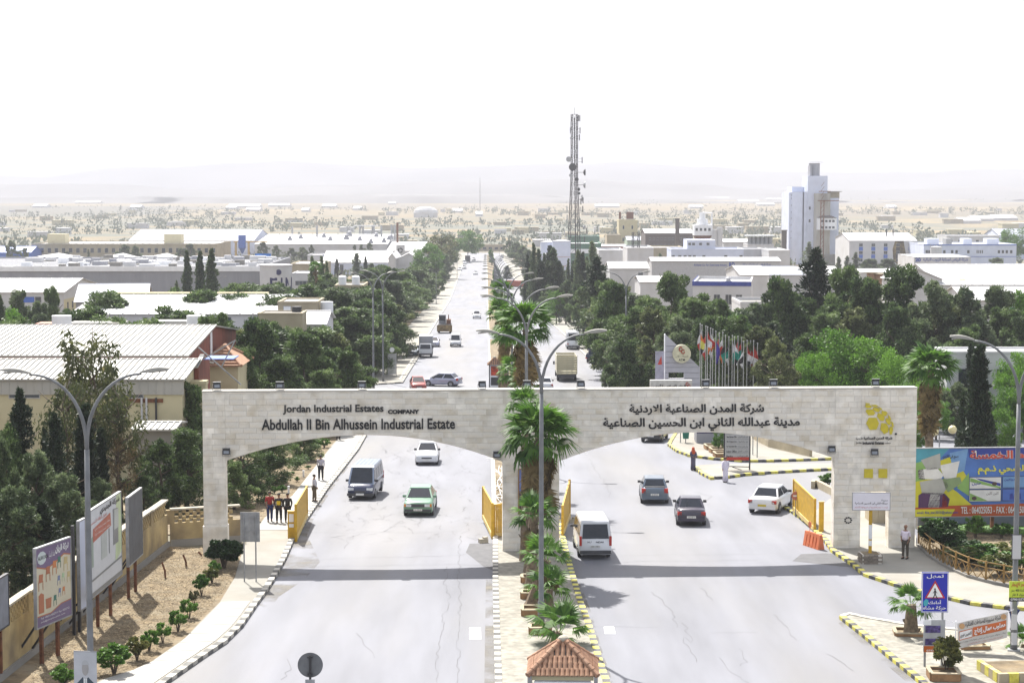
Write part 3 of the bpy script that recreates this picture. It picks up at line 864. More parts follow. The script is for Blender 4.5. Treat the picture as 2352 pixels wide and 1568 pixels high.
def leaf(label,a,b,ztop_a,ztop_b,group='open yellow gate leaves',n=None,box=True):
 """a gate leaf between two ground points, of upright boards in a frame"""
 a,b=Vector(a),Vector(b);L_=(b-a);L_.z=0;ln=L_.length
 r=E('gate_leaf',label,'gate leaf',(a.x,a.y,TZ(a.y)),math.atan2(L_.y,L_.x),group)
 f=MB();f.boxz(0,ln,-.06,.06,.05,.3);f.build('bottom_beam',M_gyd,r)
 f=MB();f.hexa([(0,-.04,ztop_a-.1),(ln,-.04,ztop_b-.1),(ln,.04,ztop_b-.1),(0,.04,ztop_a-.1)],[(0,-.04,ztop_a),(ln,-.04,ztop_b),(ln,.04,ztop_b),(0,.04,ztop_a)]);f.build('top_rail',M_gy,r)
 for x_ in (0,ln):mb=MB();mb.boxz(-.07,.07,-.07,.07,0,(ztop_a if x_==0 else ztop_b)+.02);mb.build('post',M_gy,r,loc=(x_,0,0))
 n=n or max(6,int(ln/.32));w=ln/n
 for k in range(n):
  t0,t1=(k+.04)/n,(k+.96)/n
  za,zb=ztop_a+(ztop_b-ztop_a)*t0-.1,ztop_a+(ztop_b-ztop_a)*t1-.1
  mb=MB();mb.hexa([(t0*ln,-.02,.3),(t1*ln,-.02,.3),(t1*ln,.02,.3),(t0*ln,.02,.3)],[(t0*ln,-.02,za),(t1*ln,-.02,zb),(t1*ln,.02,zb),(t0*ln,.02,za)])
  mb.build('board',M_gy,r)
 for x_ in (ln*.12,ln*.9):mb=MB();mb.tube([(x_,-.05,.08),(x_,.05,.08)],.08,10);mb.build('roller',M_dark,r)
 return r
A_=G(680,1244);B_=G(705,1197)
leaf('yellow sheet metal gate leaf standing open beside the left pavement',A_,B_,Z(1157,A_.y)-0,Z(1125,B_.y)-TZ(B_.y))
lb=E('gate_post_box','yellow post box with white notices beside the left gate leaf','gate post',G(670,1240),0)
mb=MB();mb.boxz(-.2,.2,-.15,.15,0,1.62);mb.build('body',M_gy,lb)
for z0,z1 in ((1.05,1.5),(.75,.95)):mb=MB();mb.boxz(-.12,.14,-.162,-.152,z0,z1);mb.build('notice',M_white,lb)
mb=MB();mb.boxz(-.22,.22,-.17,.17,1.62,1.67);mb.build('cap',M_gyd,lb)
A_=G(1131,1237);B_=G(1110,1199)
leaf('yellow gate leaf standing open along the left kerb of the median',A_,B_,Z(1153,A_.y),Z(1124,B_.y)-TZ(B_.y))
leaf('short yellow gate panel joining the median leaf to the middle pier',G(1134,1235),G(1154,1235),1.9,1.95,n=5)
A_=G(1292,1235);B_=G(1308,1196)
leaf('yellow gate leaf right of the middle pier behind the palm fronds',A_,B_,Z(1158,A_.y),Z(1109,B_.y)-TZ(B_.y))
A_=G(1871,1221);B_=G(1823,1181)
leaf('long yellow gate leaf standing open beside the right carriageway',A_,B_,Z(1140,A_.y),Z(1108,B_.y)-TZ(B_.y))
pb_=E('gate_post_box','plain yellow post at the near end of the right gate leaf','gate post',G(1886,1225),0)
mb=MB();mb.boxz(-.13,.13,-.1,.1,0,1.82);mb.build('body',M_gy,pb_)
mb=MB();mb.boxz(-.15,.15,-.12,.12,1.82,1.86);mb.build('cap',M_gyd,pb_)
gb=E('guard_booth','brown cabinet and yellow gate end seen through the pier doorway','booth',G(2024,1206),0)
mb=MB();mb.boxz(-.55,.5,0,2.2,0,1.9);mb.build('body',M_tan,gb)
for k in range(3):mb=MB();mb.boxz(-.5+k*.34,-.2+k*.34,-.02,0,.1,1.75);mb.build('door',M_tan,gb)
mb=MB();mb.boxz(.6,.82,-.2,-.1,0,2.1);mb.build('gate_end',M_gy,gb)
sg=E('small_sign','faded round red and white sign at the end of the right gate leaf','sign',G(1827,1187),0)
mb=MB();mb.tube([(0,0,0),(0,0,1.7)],.025,8);mb.build('post',M_steel,sg)
mb=MB();mb.tube([(0,-.04,1.3),(0,-.03,1.3)],.26,20);mb.build('disc',mat('faded_red',(.42,.16,.12),rough=.6),sg)
mb=MB();mb.boxz(-.16,.16,-.047,-.041,1.25,1.35);mb.build('bar',M_white,sg)
bp=G(1998,1296)
pl=E('brick_planter','square grey brick planter holding the yellow and white pole','planter',bp,GRZ)
M_brick=mat('grey_brick',(.2,.17,.14),rough=.9,var=.2,scale=5,objrand=.25)
mb=MB();mb.boxz(-.5,.5,-.5,.5,0,.6);mb.build('core',M_mortar,pl)
bm_=MB().boxz(-.118,.118,-.03,.03,-.045,.045).mesh('brick',M_brick)
for c in range(6):
 for s in range(4):
  for k in range(4):
   u=-.375+k*.25+(.06 if c%2 else 0)
   if u>.42:continue
   p={0:(u,-.515),1:(.515,u),2:(u,.515),3:(-.515,u)}[s]
   inst('brick',bm_,pl,(p[0],p[1],.06+c*.1),(0,0,0 if s%2==0 else math.pi/2))
mb=MB();mb.boxz(-.42,.42,-.42,.42,.6,.62);mb.build('soil',M_soil,pl)
bd=E('notice_board','white notice board on a yellow and white pole before the right pier','sign',(bp.x,bp.y,bp.z),GRZ+R(-4))
mb=MB();mb.tube([(0,0,.5),(0,0,3.6)],.09,12);mb.build('pole',M_gy,bd)
for z0,z1 in ((1.35,2.1),(1.0,1.28)):mb=MB();mb.tube([(0,0,z0),(0,0,z1)],.096,12);mb.build('white_band',M_white,bd)
q0=P(1957,1170,bp.y-.1);q1=P(2045,1131,bp.y-.1)
x0,x1,z0,z1=q0 .x-bp.x,q1 .x-bp.x,q0 .z-bp.z,q1 .z-bp.z
mb=MB();mb.boxz(x0,x1,-.16,-.11,z0,z1);mb.build('panel',mat('notice_white',(.66,.64,.7),rough=.5,var=.03),bd)
mb=MB()
for xx in (x0,x1-.03):mb.boxz(xx,xx+.03,-.17,-.1,z0-.01,z1+.01)
mb.boxz(x0,x1,-.17,-.1,z1,z1+.03);mb.boxz(x0,x1,-.17,-.1,z0-.03,z0);mb.build('frame',M_steel,bd)
hh=z1-z0;ww=x1-x0
write('مدينة',M_ink,bd,x0+ww*.76,x0+ww*.93,z0+hh*.5,z0+hh*.62,y=-.165,ar=True,bold=.02)
write('عبدالله الثاني ابن الحسين الصناعية',M_ink,bd,x0+ww*.07,x0+ww*.93,z0+hh*.28,z0+hh*.46,y=-.165,ar=True,bold=.02)
write('ترحب بمستثمريها و ضيوفها الكرام',M_red,bd,x0+ww*.07,x0+ww*.93,z0+hh*.07,z0+hh*.22,y=-.165,ar=True)
br=G(1886,1262)
ob=E('traffic_barrier','orange plastic road barrier at the foot of the right pier','barrier',br,R(112));ob.scale=(.8,.8,.85)
M_or=mat('orange_plastic',(.62,.17,.07),rough=.45,var=.1,stain=(.6,.3,.2),stain_amt=.4)
mb=MB()
for k in range(5):
 x_=k*.42;mb.hexa([(x_,-.26,0),(x_+.3,-.26,0),(x_+.3,.26,0),(x_,.26,0)],[(x_,-.09,.95),(x_+.3,-.09,.95),(x_+.3,.09,.95),(x_,.09,.95)])
mb.hexa([(.02,-.24,.02),(1.96,-.24,.02),(1.96,.24,.02),(.02,.24,.02)],[(.02,-.17,.3),(1.96,-.17,.3),(1.96,.17,.3),(.02,.17,.3)])
mb.hexa([(.02,-.12,.75),(1.96,-.12,.75),(1.96,.12,.75),(.02,.12,.75)],[(.02,-.08,.93),(1.96,-.08,.93),(1.96,.08,.93),(.02,.08,.93)])
mb.build('body',M_or,ob)
mb=MB();mb.tube([(1.5,0,.9),(1.5,0,1.25)],.02,6);mb.tube([(1.5,-.02,1.4),(1.5,.02,1.4)],.2,14);mb.build('round_plate',M_or,ob)
# ------------------------------------------------------------------ buildings
M_roofw=mat('white_metal_roof',(0.50,0.50,0.505),rough=0.45,var=0.04,scale=.25,stain=(.36,.34,.30),stain_amt=.35,stain_scale=.08)
M_roofr=mat('ribbed_roof_sheet',(0.36,0.355,0.33),rough=0.5,var=0.08,scale=.5,stain=(.26,.23,.18),stain_amt=.5,stain_scale=.25)
M_roofb=mat('bluish_metal_roof',(0.28,0.30,0.35),rough=0.45,var=0.05,scale=.3)
M_wallw=mat('white_wall',(0.50,0.50,0.51),rough=0.8,var=0.05,scale=.4,stain=(.36,.34,.3),stain_amt=.35,stain_scale=.15)
M_wallb=mat('bluish_white_wall',(0.54,0.58,0.70),rough=0.8,var=0.05,scale=.3)
M_wallg=mat('grey_sheet_wall',(0.26,0.265,0.29),rough=0.6,var=0.06,scale=.5,stretch=(1,1,.2))
M_cream=mat('cream_wall',(0.50,0.45,0.29),rough=0.85,var=0.08,scale=.5,stain=(.30,.25,.15),stain_amt=.5,stain_scale=.5)
M_tanw=mat('tan_wall',(0.36,0.31,0.215),rough=0.9,var=0.08,scale=.5,stain=(.25,.2,.14),stain_amt=.4,stain_scale=.2)
M_conc=mat('concrete',(0.22,0.21,0.19),rough=0.9,var=0.12,scale=.6,stain=(.12,.11,.1),stain_amt=.5,stain_scale=.3)
M_brown=mat('dark_brown_wall',(0.10,0.085,0.08),rough=0.85,var=0.1)
M_green=mat('green_sheet',(0.08,0.17,0.12),rough=0.6,var=0.1)
M_redw=mat('red_sheet_wall',(0.17,0.045,0.025),rough=0.7,var=0.18,scale=2,stretch=(1,1,.15))
M_tile=mat('clay_tile',(0.30,0.165,0.10),rough=0.8,var=0.15,scale=5,objrand=.18,stain=(.3,.2,.13),stain_amt=.5,stain_scale=3)
M_blue=mat('blue_paint',(0.05,0.12,0.42),rough=0.5,var=0.08)
M_frame=mat('window_frame',(0.42,0.42,0.42),rough=0.6,var=0.05)
M_win=mat('window_glass',(0.035,0.045,0.06),rough=0.1,var=0.2,spec=.7)
M_soot=mat('sooty_plaster',(0.16,0.12,0.05),rough=0.9,var=0.5,scale=.5,stain=(.04,.03,.02),stain_amt=.9,stain_scale=.4)
M_skyl=mat('skylight_sheet',(.62,.52,.22),rough=.5)
def window(parent,x,z,w,h,y=0.0,side='front',glass=None,n=1):
 """a framed window on a wall: frame proud of the wall, panes in the frame"""
 mb=MB()
 if side=='front':
  mb.boxz(-w/2,w/2,-.05,-.002,-h/2,h/2)
  f=mb.build('window',M_frame,parent,loc=(x,y,z))
  for k in range(n):
   pw=(w-.06*(n+1))/n
   p=MB();p.boxz(-pw/2,pw/2,-.075,-.051,-h/2+.07,h/2-.07)
   p.build('pane',glass or M_win,f,loc=(-w/2+.06+pw/2+k*(pw+.06),0,0))
 else:
  s=1 if side=='right' else -1
  mb.boxz(0.002*s,.05*s,-w/2,w/2,-h/2,h/2)
  f=mb.build('window',M_frame,parent,loc=(x,y,z))
  p=MB();p.boxz(.051*s,.075*s,-w/2+.07,w/2-.07,-h/2+.07,h/2-.07);p.build('pane',glass or M_win,f)
 return f
def shed(name,label,x0,x1,Y0,D,ztop,rise=1.2,axis='x',wall=None,roof=None,rz=0.0,ribs=0,cat='building',over=.3,eps=0.0,flat=False,group=None,wpart='wall'):
 """hall with walls to the ground and a pitched roof; x0..x1 at depth Y0, ztop absolute eave height; returns the Empty (origin at front left, wall foot)"""
 wall=wall or M_wallw;roof=roof or M_roofw
 zg=min(TZ(Y0),TZ(Y0+D))-.3
 r=E(name,label,cat,(x0,Y0,zg),rz,group)
 W=x1-x0;h=ztop-zg
 mb=MB()
 if flat:
  mb.boxz(0,W,0,D,0,h);mb.build(wpart,wall,r)
  mb=MB();t=.25
  for a in ((-.05,W+.05,-.05,t),(-.05,W+.05,D-t,D+.05),(-.05,t,t,D-t),(W-t,W+.05,t,D-t)):mb.boxz(*a,h,h+rise)
  mb.build('parapet',wall,r)
  mb=MB();mb.boxz(t,W-t,t,D-t,h+.002,h+.06);mb.build('roof',roof,r)
  return r,W,h
 if axis=='x':
  mb.slab([(0,0),(D,0),(D,h),(D/2,h+rise),(0,h)],0,W)
  v=[(p[1],p[0],p[2]) for p in mb.v];mb.v=v;mb.f=[list(reversed(f)) for f in mb.f]
  mb.build(wpart,wall,r)
  for s in (0,1):
   e=over;sl=rise/(D/2)
   y_e,y_r=(-e,D/2) if s==0 else (D+e,D/2)
   ze=h-e*sl+.02;zr=h+rise+.02
   pr=MB();q=[(-e,y_e,ze),(W+e,y_e,ze),(W+e,y_r,zr),(-e,y_r,zr)]
   if s:q=[q[1],q[0],q[3],q[2]]
   pr.hexa([Vector(p) for p in q],[Vector(p)+Vector((0,0,.1)) for p in q])
   o=pr.build('roof_slope',roof,r)
   if ribs and s==0:
    n=int((W+2*e)/ribs);rb=MB()
    L0=Vector((0,y_e,ze+.1));L1=Vector((0,y_r,zr+.1))
    base=MB();base.bar(L0,L1,.09,.09);me=base.mesh('roof_rib',roof)
    for k in range(n+1):inst('roof_rib',me,r,(-e+(W+2*e)*k/n,0,.04))
  rd_=MB();rd_.boxz(-over,W+over,D/2-.2,D/2+.2,h+rise+.09,h+rise+.17);rd_.build('ridge_cap',roof,r)
 else:
  mb.slab([(0,0),(W,0),(W,h),(W/2,h+rise),(0,h)],0,D);mb.build(wpart,wall,r)
  for s in (0,1):
   e=over;sl=rise/(W/2);xe,xr=(-e,W/2) if s==0 else (W+e,W/2);ze=h-e*sl+.02;zr=h+rise+.02
   q=[(xe,-e,ze),(xr,-e,zr),(xr,D+e,zr),(xe,D+e,ze)]
   if s:q=[q[1],q[0],q[3],q[2]]
   pr=MB();pr.hexa([Vector(p) for p in q],[Vector(p)+Vector((0,0,.12)) for p in q]);pr.build('roof_slope',roof,r)
 return r,W,h
def sx(x,Y):return X(x,Y)
def vent(parent,x,y,z,s=1.0,m=None):
 mb=MB();mb.boxz(-.5*s,.5*s,-.5*s,.5*s,0,.5*s);mb.cyl((0,0),.35*s,.5*s,.9*s,8);mb.cyl((0,0),.5*s,.9*s,1.15*s,8,r2=.15*s)
 return mb.build('vent',m or M_wallg,parent,loc=(x,y,z))
# --- L1: near yellow factory with ribbed roofs
Yf=130.0
x1=sx(416,Yf)
r,W,h=shed('factory','old yellow factory with ribbed grey white roofs and red gable ends at the left edge',-62,x1,Yf,12,Z(872,Yf),.75,wall=M_cream,roof=M_roofr,ribs=.42)
x0w=-62
mb=MB();mb.boxz(0,W+.15,-.12,-.01,h-1.0,h-.05);mb.build('fascia',M_roofr,r)
for k in range(int(W/.55)):mb=MB();mb.boxz(k*.55,k*.55+.05,-.15,-.12,h-1.0,h-.05);mb.build('cladding_rib',M_roofr,r) if k>40 else None
for xa,xb,ya,yb in ((20,92,890,915),(170,201,891,915),(240,330,893,915)):
 a=P(xa,(ya+yb)/2,Yf);b=P(xb,(ya+yb)/2,Yf);zz=a.z-r.location.z
 window(r,(a.x+b.x)/2-x0w,zz,b.x-a.x,(yb-ya)*MPP(Yf),n=2 if xb-xa>40 else 1)
mb=MB();a=P(266,912,Yf);mb.boxz(0,3.2,-.08,0,0,.25);mb.build('rusty_sill',M_rust,r,loc=(a.x-x0w,0,a.z-r.location.z-.35))
for xa in (88,200):a=P(xa,1090,Yf);window(r,a.x-x0w,a.z-r.location.z,.9,1.0)
for xp in (327,338,360):
 a=P(xp,980,Yf);mb=MB();mb.tube([(0,-.15,-2.2),(0,-.15,2.0)],.07,8);mb.build('drainpipe',M_wallw if xp!=360 else M_dark,r,loc=(a.x-x0w,0,a.z-r.location.z))
Yb=142.5;xr=sx(389,Yb)
r2,W2,h2=shed('factory','higher ribbed roof hall with a dark red triangular gable behind the yellow factory',-66,xr+1.2,Yb,26,Z(818,Yb),1.25,wall=M_redw,roof=M_roofr,ribs=.46)
mb=MB();mb.boxz(W2+.01,W2+.06,11.5,12.4,.5,h2+.9);mb.build('ladder_strip',M_white,r2)
Yp=134
r3,W3,h3=shed('annexe','small red sided annexe with a tangle of loose beams beside the yellow factory',x1+.35,sx(440,Yp),Yp+1,5,Z(846,Yp),.5,wall=M_redw,roof=M_roofr,axis='x')
for q in (((0,0,h3+1.4),(3.0,-.3,h3-1.2)),((.4,0,h3+.6),(2.6,-.1,h3+1.9)),((2.6,-.1,h3+1.9),(1.6,-.1,h3))):
 mb=MB();mb.bar(q[0],q[1],.08);mb.build('loose_beam',M_steel,r3)
mb=MB();mb.boxz(.3,2.4,.3,3,h3+.5,h3+.56);mb.build('blue_sheet',M_blue,r3)
r4,W4,h4=shed('canopy','low rusty white tin canopy between yellow factory and gate',sx(312,124),sx(392,124),124,4,Z(988,124),.2,wall=M_conc,roof=M_roofr,ribs=.4)
r5,W5,h5=shed('annexe','plain cream block at the right end of the yellow factory',sx(418,133),sx(470,133),133.2,.95,Z(884,133),.25,wall=M_cream,roof=M_roofr,flat=True)
Yt=155;q=[P(452,841,Yt-2),P(554,835,Yt-2)]
hx0,hx1=q[0].x,q[1].x;ze=q[0].z;zr=Z(808,Yt+1)
zg=TZ(Yt)-.2
hb=E('tiled_house','small house with a pink clay hip roof beside the red gable','house',(hx0,Yt-2,zg),0)
Wt=hx1-hx0;Dt=7
mb=MB();mb.boxz(.3,Wt-.3,.3,Dt-.3,0,ze-zg);mb.build('wall',M_cream,hb)
mb=MB();ap=(Wt/2,Dt/2,zr-zg+.5);cs=[(0,0,ze-zg),(Wt,0,ze-zg),(Wt,Dt,ze-zg),(0,Dt,ze-zg)]
mb.add(cs+[ap],[(0,1,4),(1,2,4),(2,3,4),(3,0,4),(3,2,1,0)]);mb.build('roof',M_tile,hb)
for k in range(7):
 t=k/7;a=Vector(cs[0]).lerp(Vector(ap),t);b=Vector(cs[1]).lerp(Vector(ap),t)
 mb=MB();mb.bar(a+Vector((0,-.02,.04)),b+Vector((0,-.02,.04)),.14,.12);mb.build('tile_course',M_tile,hb)
for c_ in cs:mb=MB();mb.tube([Vector(c_)+Vector((0,0,.05)),Vector(ap)+Vector((0,0,.05))],.13,8);mb.build('hip_tiles',M_tile,hb)
# --- flat roofs and sheds between
r,W,h=shed('flat_building','low pale flat roofed building with long skylight boxes behind the ribbed roofs',sx(88,172),sx(466,172),172,14,Z(775,172),.3,wall=M_tanw,roof=M_conc,flat=True)
for xa,xb,y_ in ((170,295,6),(355,440,8),(100,168,5)):
 mb=MB();mb.boxz(0,(xb-xa)*MPP(180),0,2.4,.06,.9);o=mb.build('roof_box',M_roofr if xa!=100 else mat('pink_sheet',(.4,.2,.15)),r,loc=(sx(xa,180)-r.location.x,y_,h))
for x_ in (82,475):mb=MB();mb.cyl((0,0),.9,.06,1.7,14);mb.build('water_tank',M_white,r,loc=(min(max(1.2,sx(x_,180)-r.location.x),W-1.2),4,h))
r,W,h=shed('flat_building','blank off white building among the pines right behind the pine crowns',sx(593,190),sx(695,190),190,4,Z(722,190),.15,wall=M_tanw,roof=M_conc,flat=True)
mb=MB();mb.cyl((0,0),.5,.06,.6,12);mb.build('water_tank',M_dark,r,loc=(W*.8,3,h))
r,W,h=shed('shed','small white pitched tin roof right of the blank building in the pines',sx(697,200),sx(745,200),200,10,Z(745,200),1.0,wall=M_wallw,roof=M_roofw)
r,W,h=shed('long_shed','long white roofed shed with dark square windows, left middle',sx(170,230),sx(636,230),230,30,Z(722,230),1.4,wall=M_wallw,roof=M_roofw,ribs=1.5)
for xa in (207,271,335,399,463,527,585):window(r,sx(xa,230)-r.location.x,h-.55,.62*0.9,.5)
mb=MB();mb.boxz(2,W-3,15.2,17,h+1.42,h+1.75);mb.build('ridge_vent',M_cream,r)
mb=MB();mb.boxz(2,W-6,-4,-.3,h-2.6,h-2.5);mb.build('lower_roof',M_conc,r)
r,W,h=shed('flat_building','tan rooftop block with a door at the right end of the long shed',sx(639,226),sx(730,226),226,8,Z(697,226),.25,wall=M_tanw,roof=M_roofw,flat=True)
window(r,1.1,h-1.4,.9,2.2,glass=M_white)
mb=MB();mb.cyl((0,0),.75,0,1.9,14);mb.build('water_tank',M_dark,r,loc=(W+.9,2,h-3.1));mb=MB();mb.cyl((0,0),.75,1.92,3.2,14);mb.build('water_tank',M_white,r,loc=(W+.9,2,h-3.1))
dsh=E('satellite_dish','white satellite dish on the flat roof beside the pines','dish',(sx(766,292),292,Z(706,292)))
mb=MB();mb.loft([[(1.2*rr*math.cos(k*.6283),-.35*(1-rr*rr)*-1-.1,1.2*rr*math.sin(k*.6283)) for k in range(10)] for rr in (1,.7,.4,.1)]);mb.build('reflector',M_white,dsh)
mb=MB();mb.tube([(0,.3,-1.6),(0,.2,0)],.07,6);mb.tube([(0,.1,-.9),(0,-1,0)],.03,5);mb.build('mount',M_steel,dsh)
bs=E('roof_slab','pale flat roof carrying the satellite dish','building',(sx(722,290),290,TZ(290)))
mb=MB();mb.boxz(0,3.1,0,6,0,Z(717,290)-TZ(290));mb.build('wall',M_tanw,bs);mb=MB();mb.boxz(-.1,3.15,-.1,6.1,Z(717,290)-TZ(290),Z(717,290)-TZ(290)+.2);mb.build('roof',M_roofw,bs)
Yk=300
r,W,h=shed('tank_house','tan stone house with white and black water tanks on its roof',sx(770,Yk),sx(835,Yk),Yk,10,Z(658,Yk),.25,wall=M_tanw,roof=M_conc,flat=True)
for xa in (786,817):
 mb=MB();mb.cyl((0,0),.62,.06,1.5,16);mb.cyl((0,0),.62,1.5,1.65,16,r2=.3);mb.build('water_tank',M_white,r,loc=(sx(xa,Yk)-r.location.x,1.2,h))
mb=MB();mb.boxz(-3.4,-.02,.1,8,0,h-2.3);mb.build('side_wing',M_tanw,r)
for k in range(3):
 mb=MB();mb.cyl((0,0),.5,0,1.0,12);mb.build('black_tank',M_dark,r,loc=(-2.85+k*1.1,1.0,h-2.3))
 mb=MB();mb.boxz(-.45,.45,-.3,.3,1.02,1.3);mb.build('tank_frame',M_rust,r,loc=(-2.85+k*1.1,1.3,h-2.3))
mb=MB();mb.slab([(0,0),(1.6,1.5),(1.6,3.2),(0,1.7)],0,.2);mb.build('stair_wall',M_tanw,r,loc=(W+.02,.5,h-3.2))
Yg=330
r,W,h=shed('shed','white shed with a pale yellow gable wall at the far left',-100,sx(148,Yg),Yg,28,Z(672,Yg),1.7,wall=M_wallw,roof=M_roofw,ribs=1.8)
for k in range(6):mb=MB();mb.boxz(.002,.06,-.5,.5,-.6,.6);mb.build('window',M_win,r,loc=(W,3+k*3.6,h-2.4))
mb=MB();mb.boxz(.003,.03,0.2,27.8,0,h-1.2);mb.build('yellow_band',M_cream,r,loc=(W,0,0))
for xa in (67,90):window(r,sx(xa,Yg)-r.location.x,h-1.2,2.2 if xa==67 else 1.1,1.1,glass=M_blue if xa==67 else None)
Yc=285
r,W,h=shed('shed','blue grey metal roof shed turned at an angle in front of the long grey factory',sx(176,Yc),sx(335,Yc),Yc,24,Z(694,Yc),2.0,wall=M_wallg,roof=M_roofb,rz=R(9))
for k in range(6):mb=MB();mb.boxz(.003,.05,0,.12,.2,h-.2);mb.build('wall_joint',M_dark,r,loc=(W,2+k*3.8,0))
Yl=430
r,W,h=shed('long_factory','long grey ribbed factory with rooftop skylights across the left',-150,sx(598,Yl),Yl,60,Z(622,Yl),.9,wall=M_wallg,roof=M_roofw,flat=True)
xo=r.location.x
for z0,z1,m in ((h-.1,h+1.0,M_white),(h-6.6,h-6.4,M_dark),(h-8.3,h-8.1,M_dark)):mb=MB();mb.boxz(-xo+sx(-120,Yl),W+.2,-.3,-.06,z0,z1);mb.build('wall_band',m,r)
n=int((sx(598,Yl)-sx(190,Yl))/.8)
me=MB().boxz(-.05,.05,-.06,-.01,h-6.3,h-.2).mesh('cladding_rib',M_wallg)
for k in range(n):inst('cladding_rib',me,r,(sx(190,Yl)-xo+k*.8,0,0))
for k in range(9):
 mb=MB();mb.boxz(-2.6,2.6,-.08,-.01,-1.4,1.4);mb.build('dock_door',M_wallw,r,loc=(sx(215+k*44,Yl)-xo,0,h-10.0+.2))
random.seed(31)
for k in range(130):
 x_=random.uniform(sx(-5,Yl)-xo,W-2);y_=random.uniform(3,57);s_=random.uniform(.6,1.4)
 mb=MB();mb.boxz(-s_*random.uniform(.6,2.2),s_,-s_,s_,.06,random.uniform(.5,1.7));mb.build('rooftop_unit',random.choice([M_white,M_wallw,M_wallg,M_conc,M_wallw]),r,loc=(x_,y_,h))
for k in range(26):
 y_=2+k*2.2;mb=MB();mb.boxz(2,W-2,-.35,.35,.06,.55);mb.build('skylight_row',M_roofw if k%2 else M_wallg,r,loc=(0,y_,h))
cw=E('curved_wall_block','white curved corner tower with dark blue serif lettering and a ball','building',(sx(633,424),424,TZ(424)))
Rw=37*MPP(424);Ht=Z(611,424)-TZ(424)
mb=MB();mb.cyl((0,2),Rw,0,Ht,40);mb.boxz(-Rw,-Rw+.2,2,14,0,Ht);mb.build('wall',M_wallw,cw,smooth=False)
mb=MB();mb.cyl((0,2),Rw+.03,Ht-6.9,Ht-6.7,40);mb.build('blue_line',mat('navy_paint',(.02,.02,.08)),cw)
mb=MB();mb.cyl((0,2),Rw+.12,Ht,Ht+.25,40);mb.build('parapet',M_wallw,cw)
M_nv=mat('navy_paint',(.02,.02,.08))
def curved(s,a0,a1,z0,z1):
 me,x0_,x1_,y0_,y1_=text_mesh(s,M_nv,.02,0.03)
 m2=me.copy()
 for v in m2 .vertices:
  t=a0+(a1-a0)*(v.co.x-x0_)/(x1_-x0_);zz=z0+(z1-z0)*(v.co.y-y0_)/(y1_-y0_)
  rr=Rw+.06+v.co.z*.2
  v.co=(rr*math.sin(t),2-rr*math.cos(t),zz)
 o=bpy.data.objects.new('lettering',m2);COL.objects.link(o);o.parent=cw
curved('F',R(-15),R(11),Ht-6.0,Ht-2.5);curved('I',R(24),R(30),Ht-6.0,Ht-2.5);curved('N',R(42),R(82),Ht-6.0,Ht-2.5)
mb=MB();mb.tube([(Rw*.28,2-Rw*.96-.1,Ht-1.3),(Rw*.28,2-Rw*.96+.3,Ht-1.3)],.62,20);mb.build('ball_mark',M_nv,cw)
r,W,h=shed('office_block','small tan office block with a ribbon of windows beside the lettered tower',sx(672,440),sx(722,440),440,12,Z(630,440),.3,wall=M_wallw,roof=M_roofw,flat=True)
for z_ in (h-2.0,h-4.4):window(r,W/2,z_,W*.7,1.1,n=4)
r,W,h=shed('office_block','flat tan building behind the lettered tower',sx(670,500),sx(745,500),500,20,Z(608,500),.3,wall=M_tanw,roof=M_roofw,flat=True)
hoard=E('blue_hoarding','blue rooftop hoarding above the lettered tower','billboard',(sx(588,500),500,Z(602,500)))
mb=MB();mb.boxz(0,4.1,0,.3,0,2.2);mb.build('panel',mat('hoarding_blue',(.05,.2,.6),var=.3,scale=.7),hoard);mb=MB();mb.boxz(.2,.35,.35,.5,-5,2);mb.boxz(3.7,3.85,.35,.5,-5,2);mb.build('posts',M_steel,hoard)
for k,(xa,xb) in enumerate(((-10,190),(185,305),(300,400))):
 Yq=560
 shed('shed',('low white tent like roof left of three behind the long factory','low white tent like roof, middle one behind the long factory','low white tent like roof, right one behind the long factory')[k],sx(xa,Yq),sx(xb,Yq),Yq,26,Z(605,Yq),2.0,axis='y',wall=M_wallw,roof=M_roofw,group='low tent like roofs')
Yn=880
r,W,h=shed('long_building','very long tan two storey building with roof huts far left',sx(78,Yn),sx(500,Yn),Yn,45,Z(562,Yn),.5,wall=M_tanw,roof=M_wallw,flat=True)
for k in range(13):
 for d_ in (-1.6,1.6):window(r,3+k*(W-6)/12+d_,h-2.6,1.6,2.2)
for xa,xb in ((116,157),(382,421)):
 mb=MB();a=sx(xa,Yn+20)-r.location.x;b=sx(xb,Yn+20)-r.location.x;mb.boxz(a,b,18,26,h,h+4.4);mb.build('roof_hut',M_cream,r)
me=MB().boxz(-.25,.25,-.1,.15,h-1.2,h+.6).mesh('pilaster',M_tanw)
for k in range(26):inst('pilaster',me,r,(k*W/25,0,0))
shed('hall','wide low blue white roof behind the long tan building',sx(300,1000),sx(585,1000),1000,70,Z(553,1000),5,wall=M_wallb,roof=M_roofb)
shed('blue_shed','bright blue tin roofs at the far left edge',sx(-20,860),sx(75,860),860,20,Z(580,860),2.4,wall=M_blue,roof=mat('blue_roof',(.06,.14,.45),rough=.5))
Yw=950
r,W,h=shed('white_factory','big white low factory bristling with vents and stacks, left of the road',sx(588,Yw),sx(890,Yw),Yw,110,Z(561,Yw),3.5,wall=M_wallw,roof=M_roofw)
for xa,ya,s_ in ((655,555,1),(675,551,1),(725,548,1),(748,556,1),(782,545,1.2),(782,553,1.2),(846,547,1),(873,560,1),(880,554,1),(883,551,1),(845,562,1),(815,556,1)):
 vent(r,(xa-588)*MPP(Yw)*1.03,55-(ya-541)*2.4,h+3.2-(ya-541)*.14,2.2*s_)
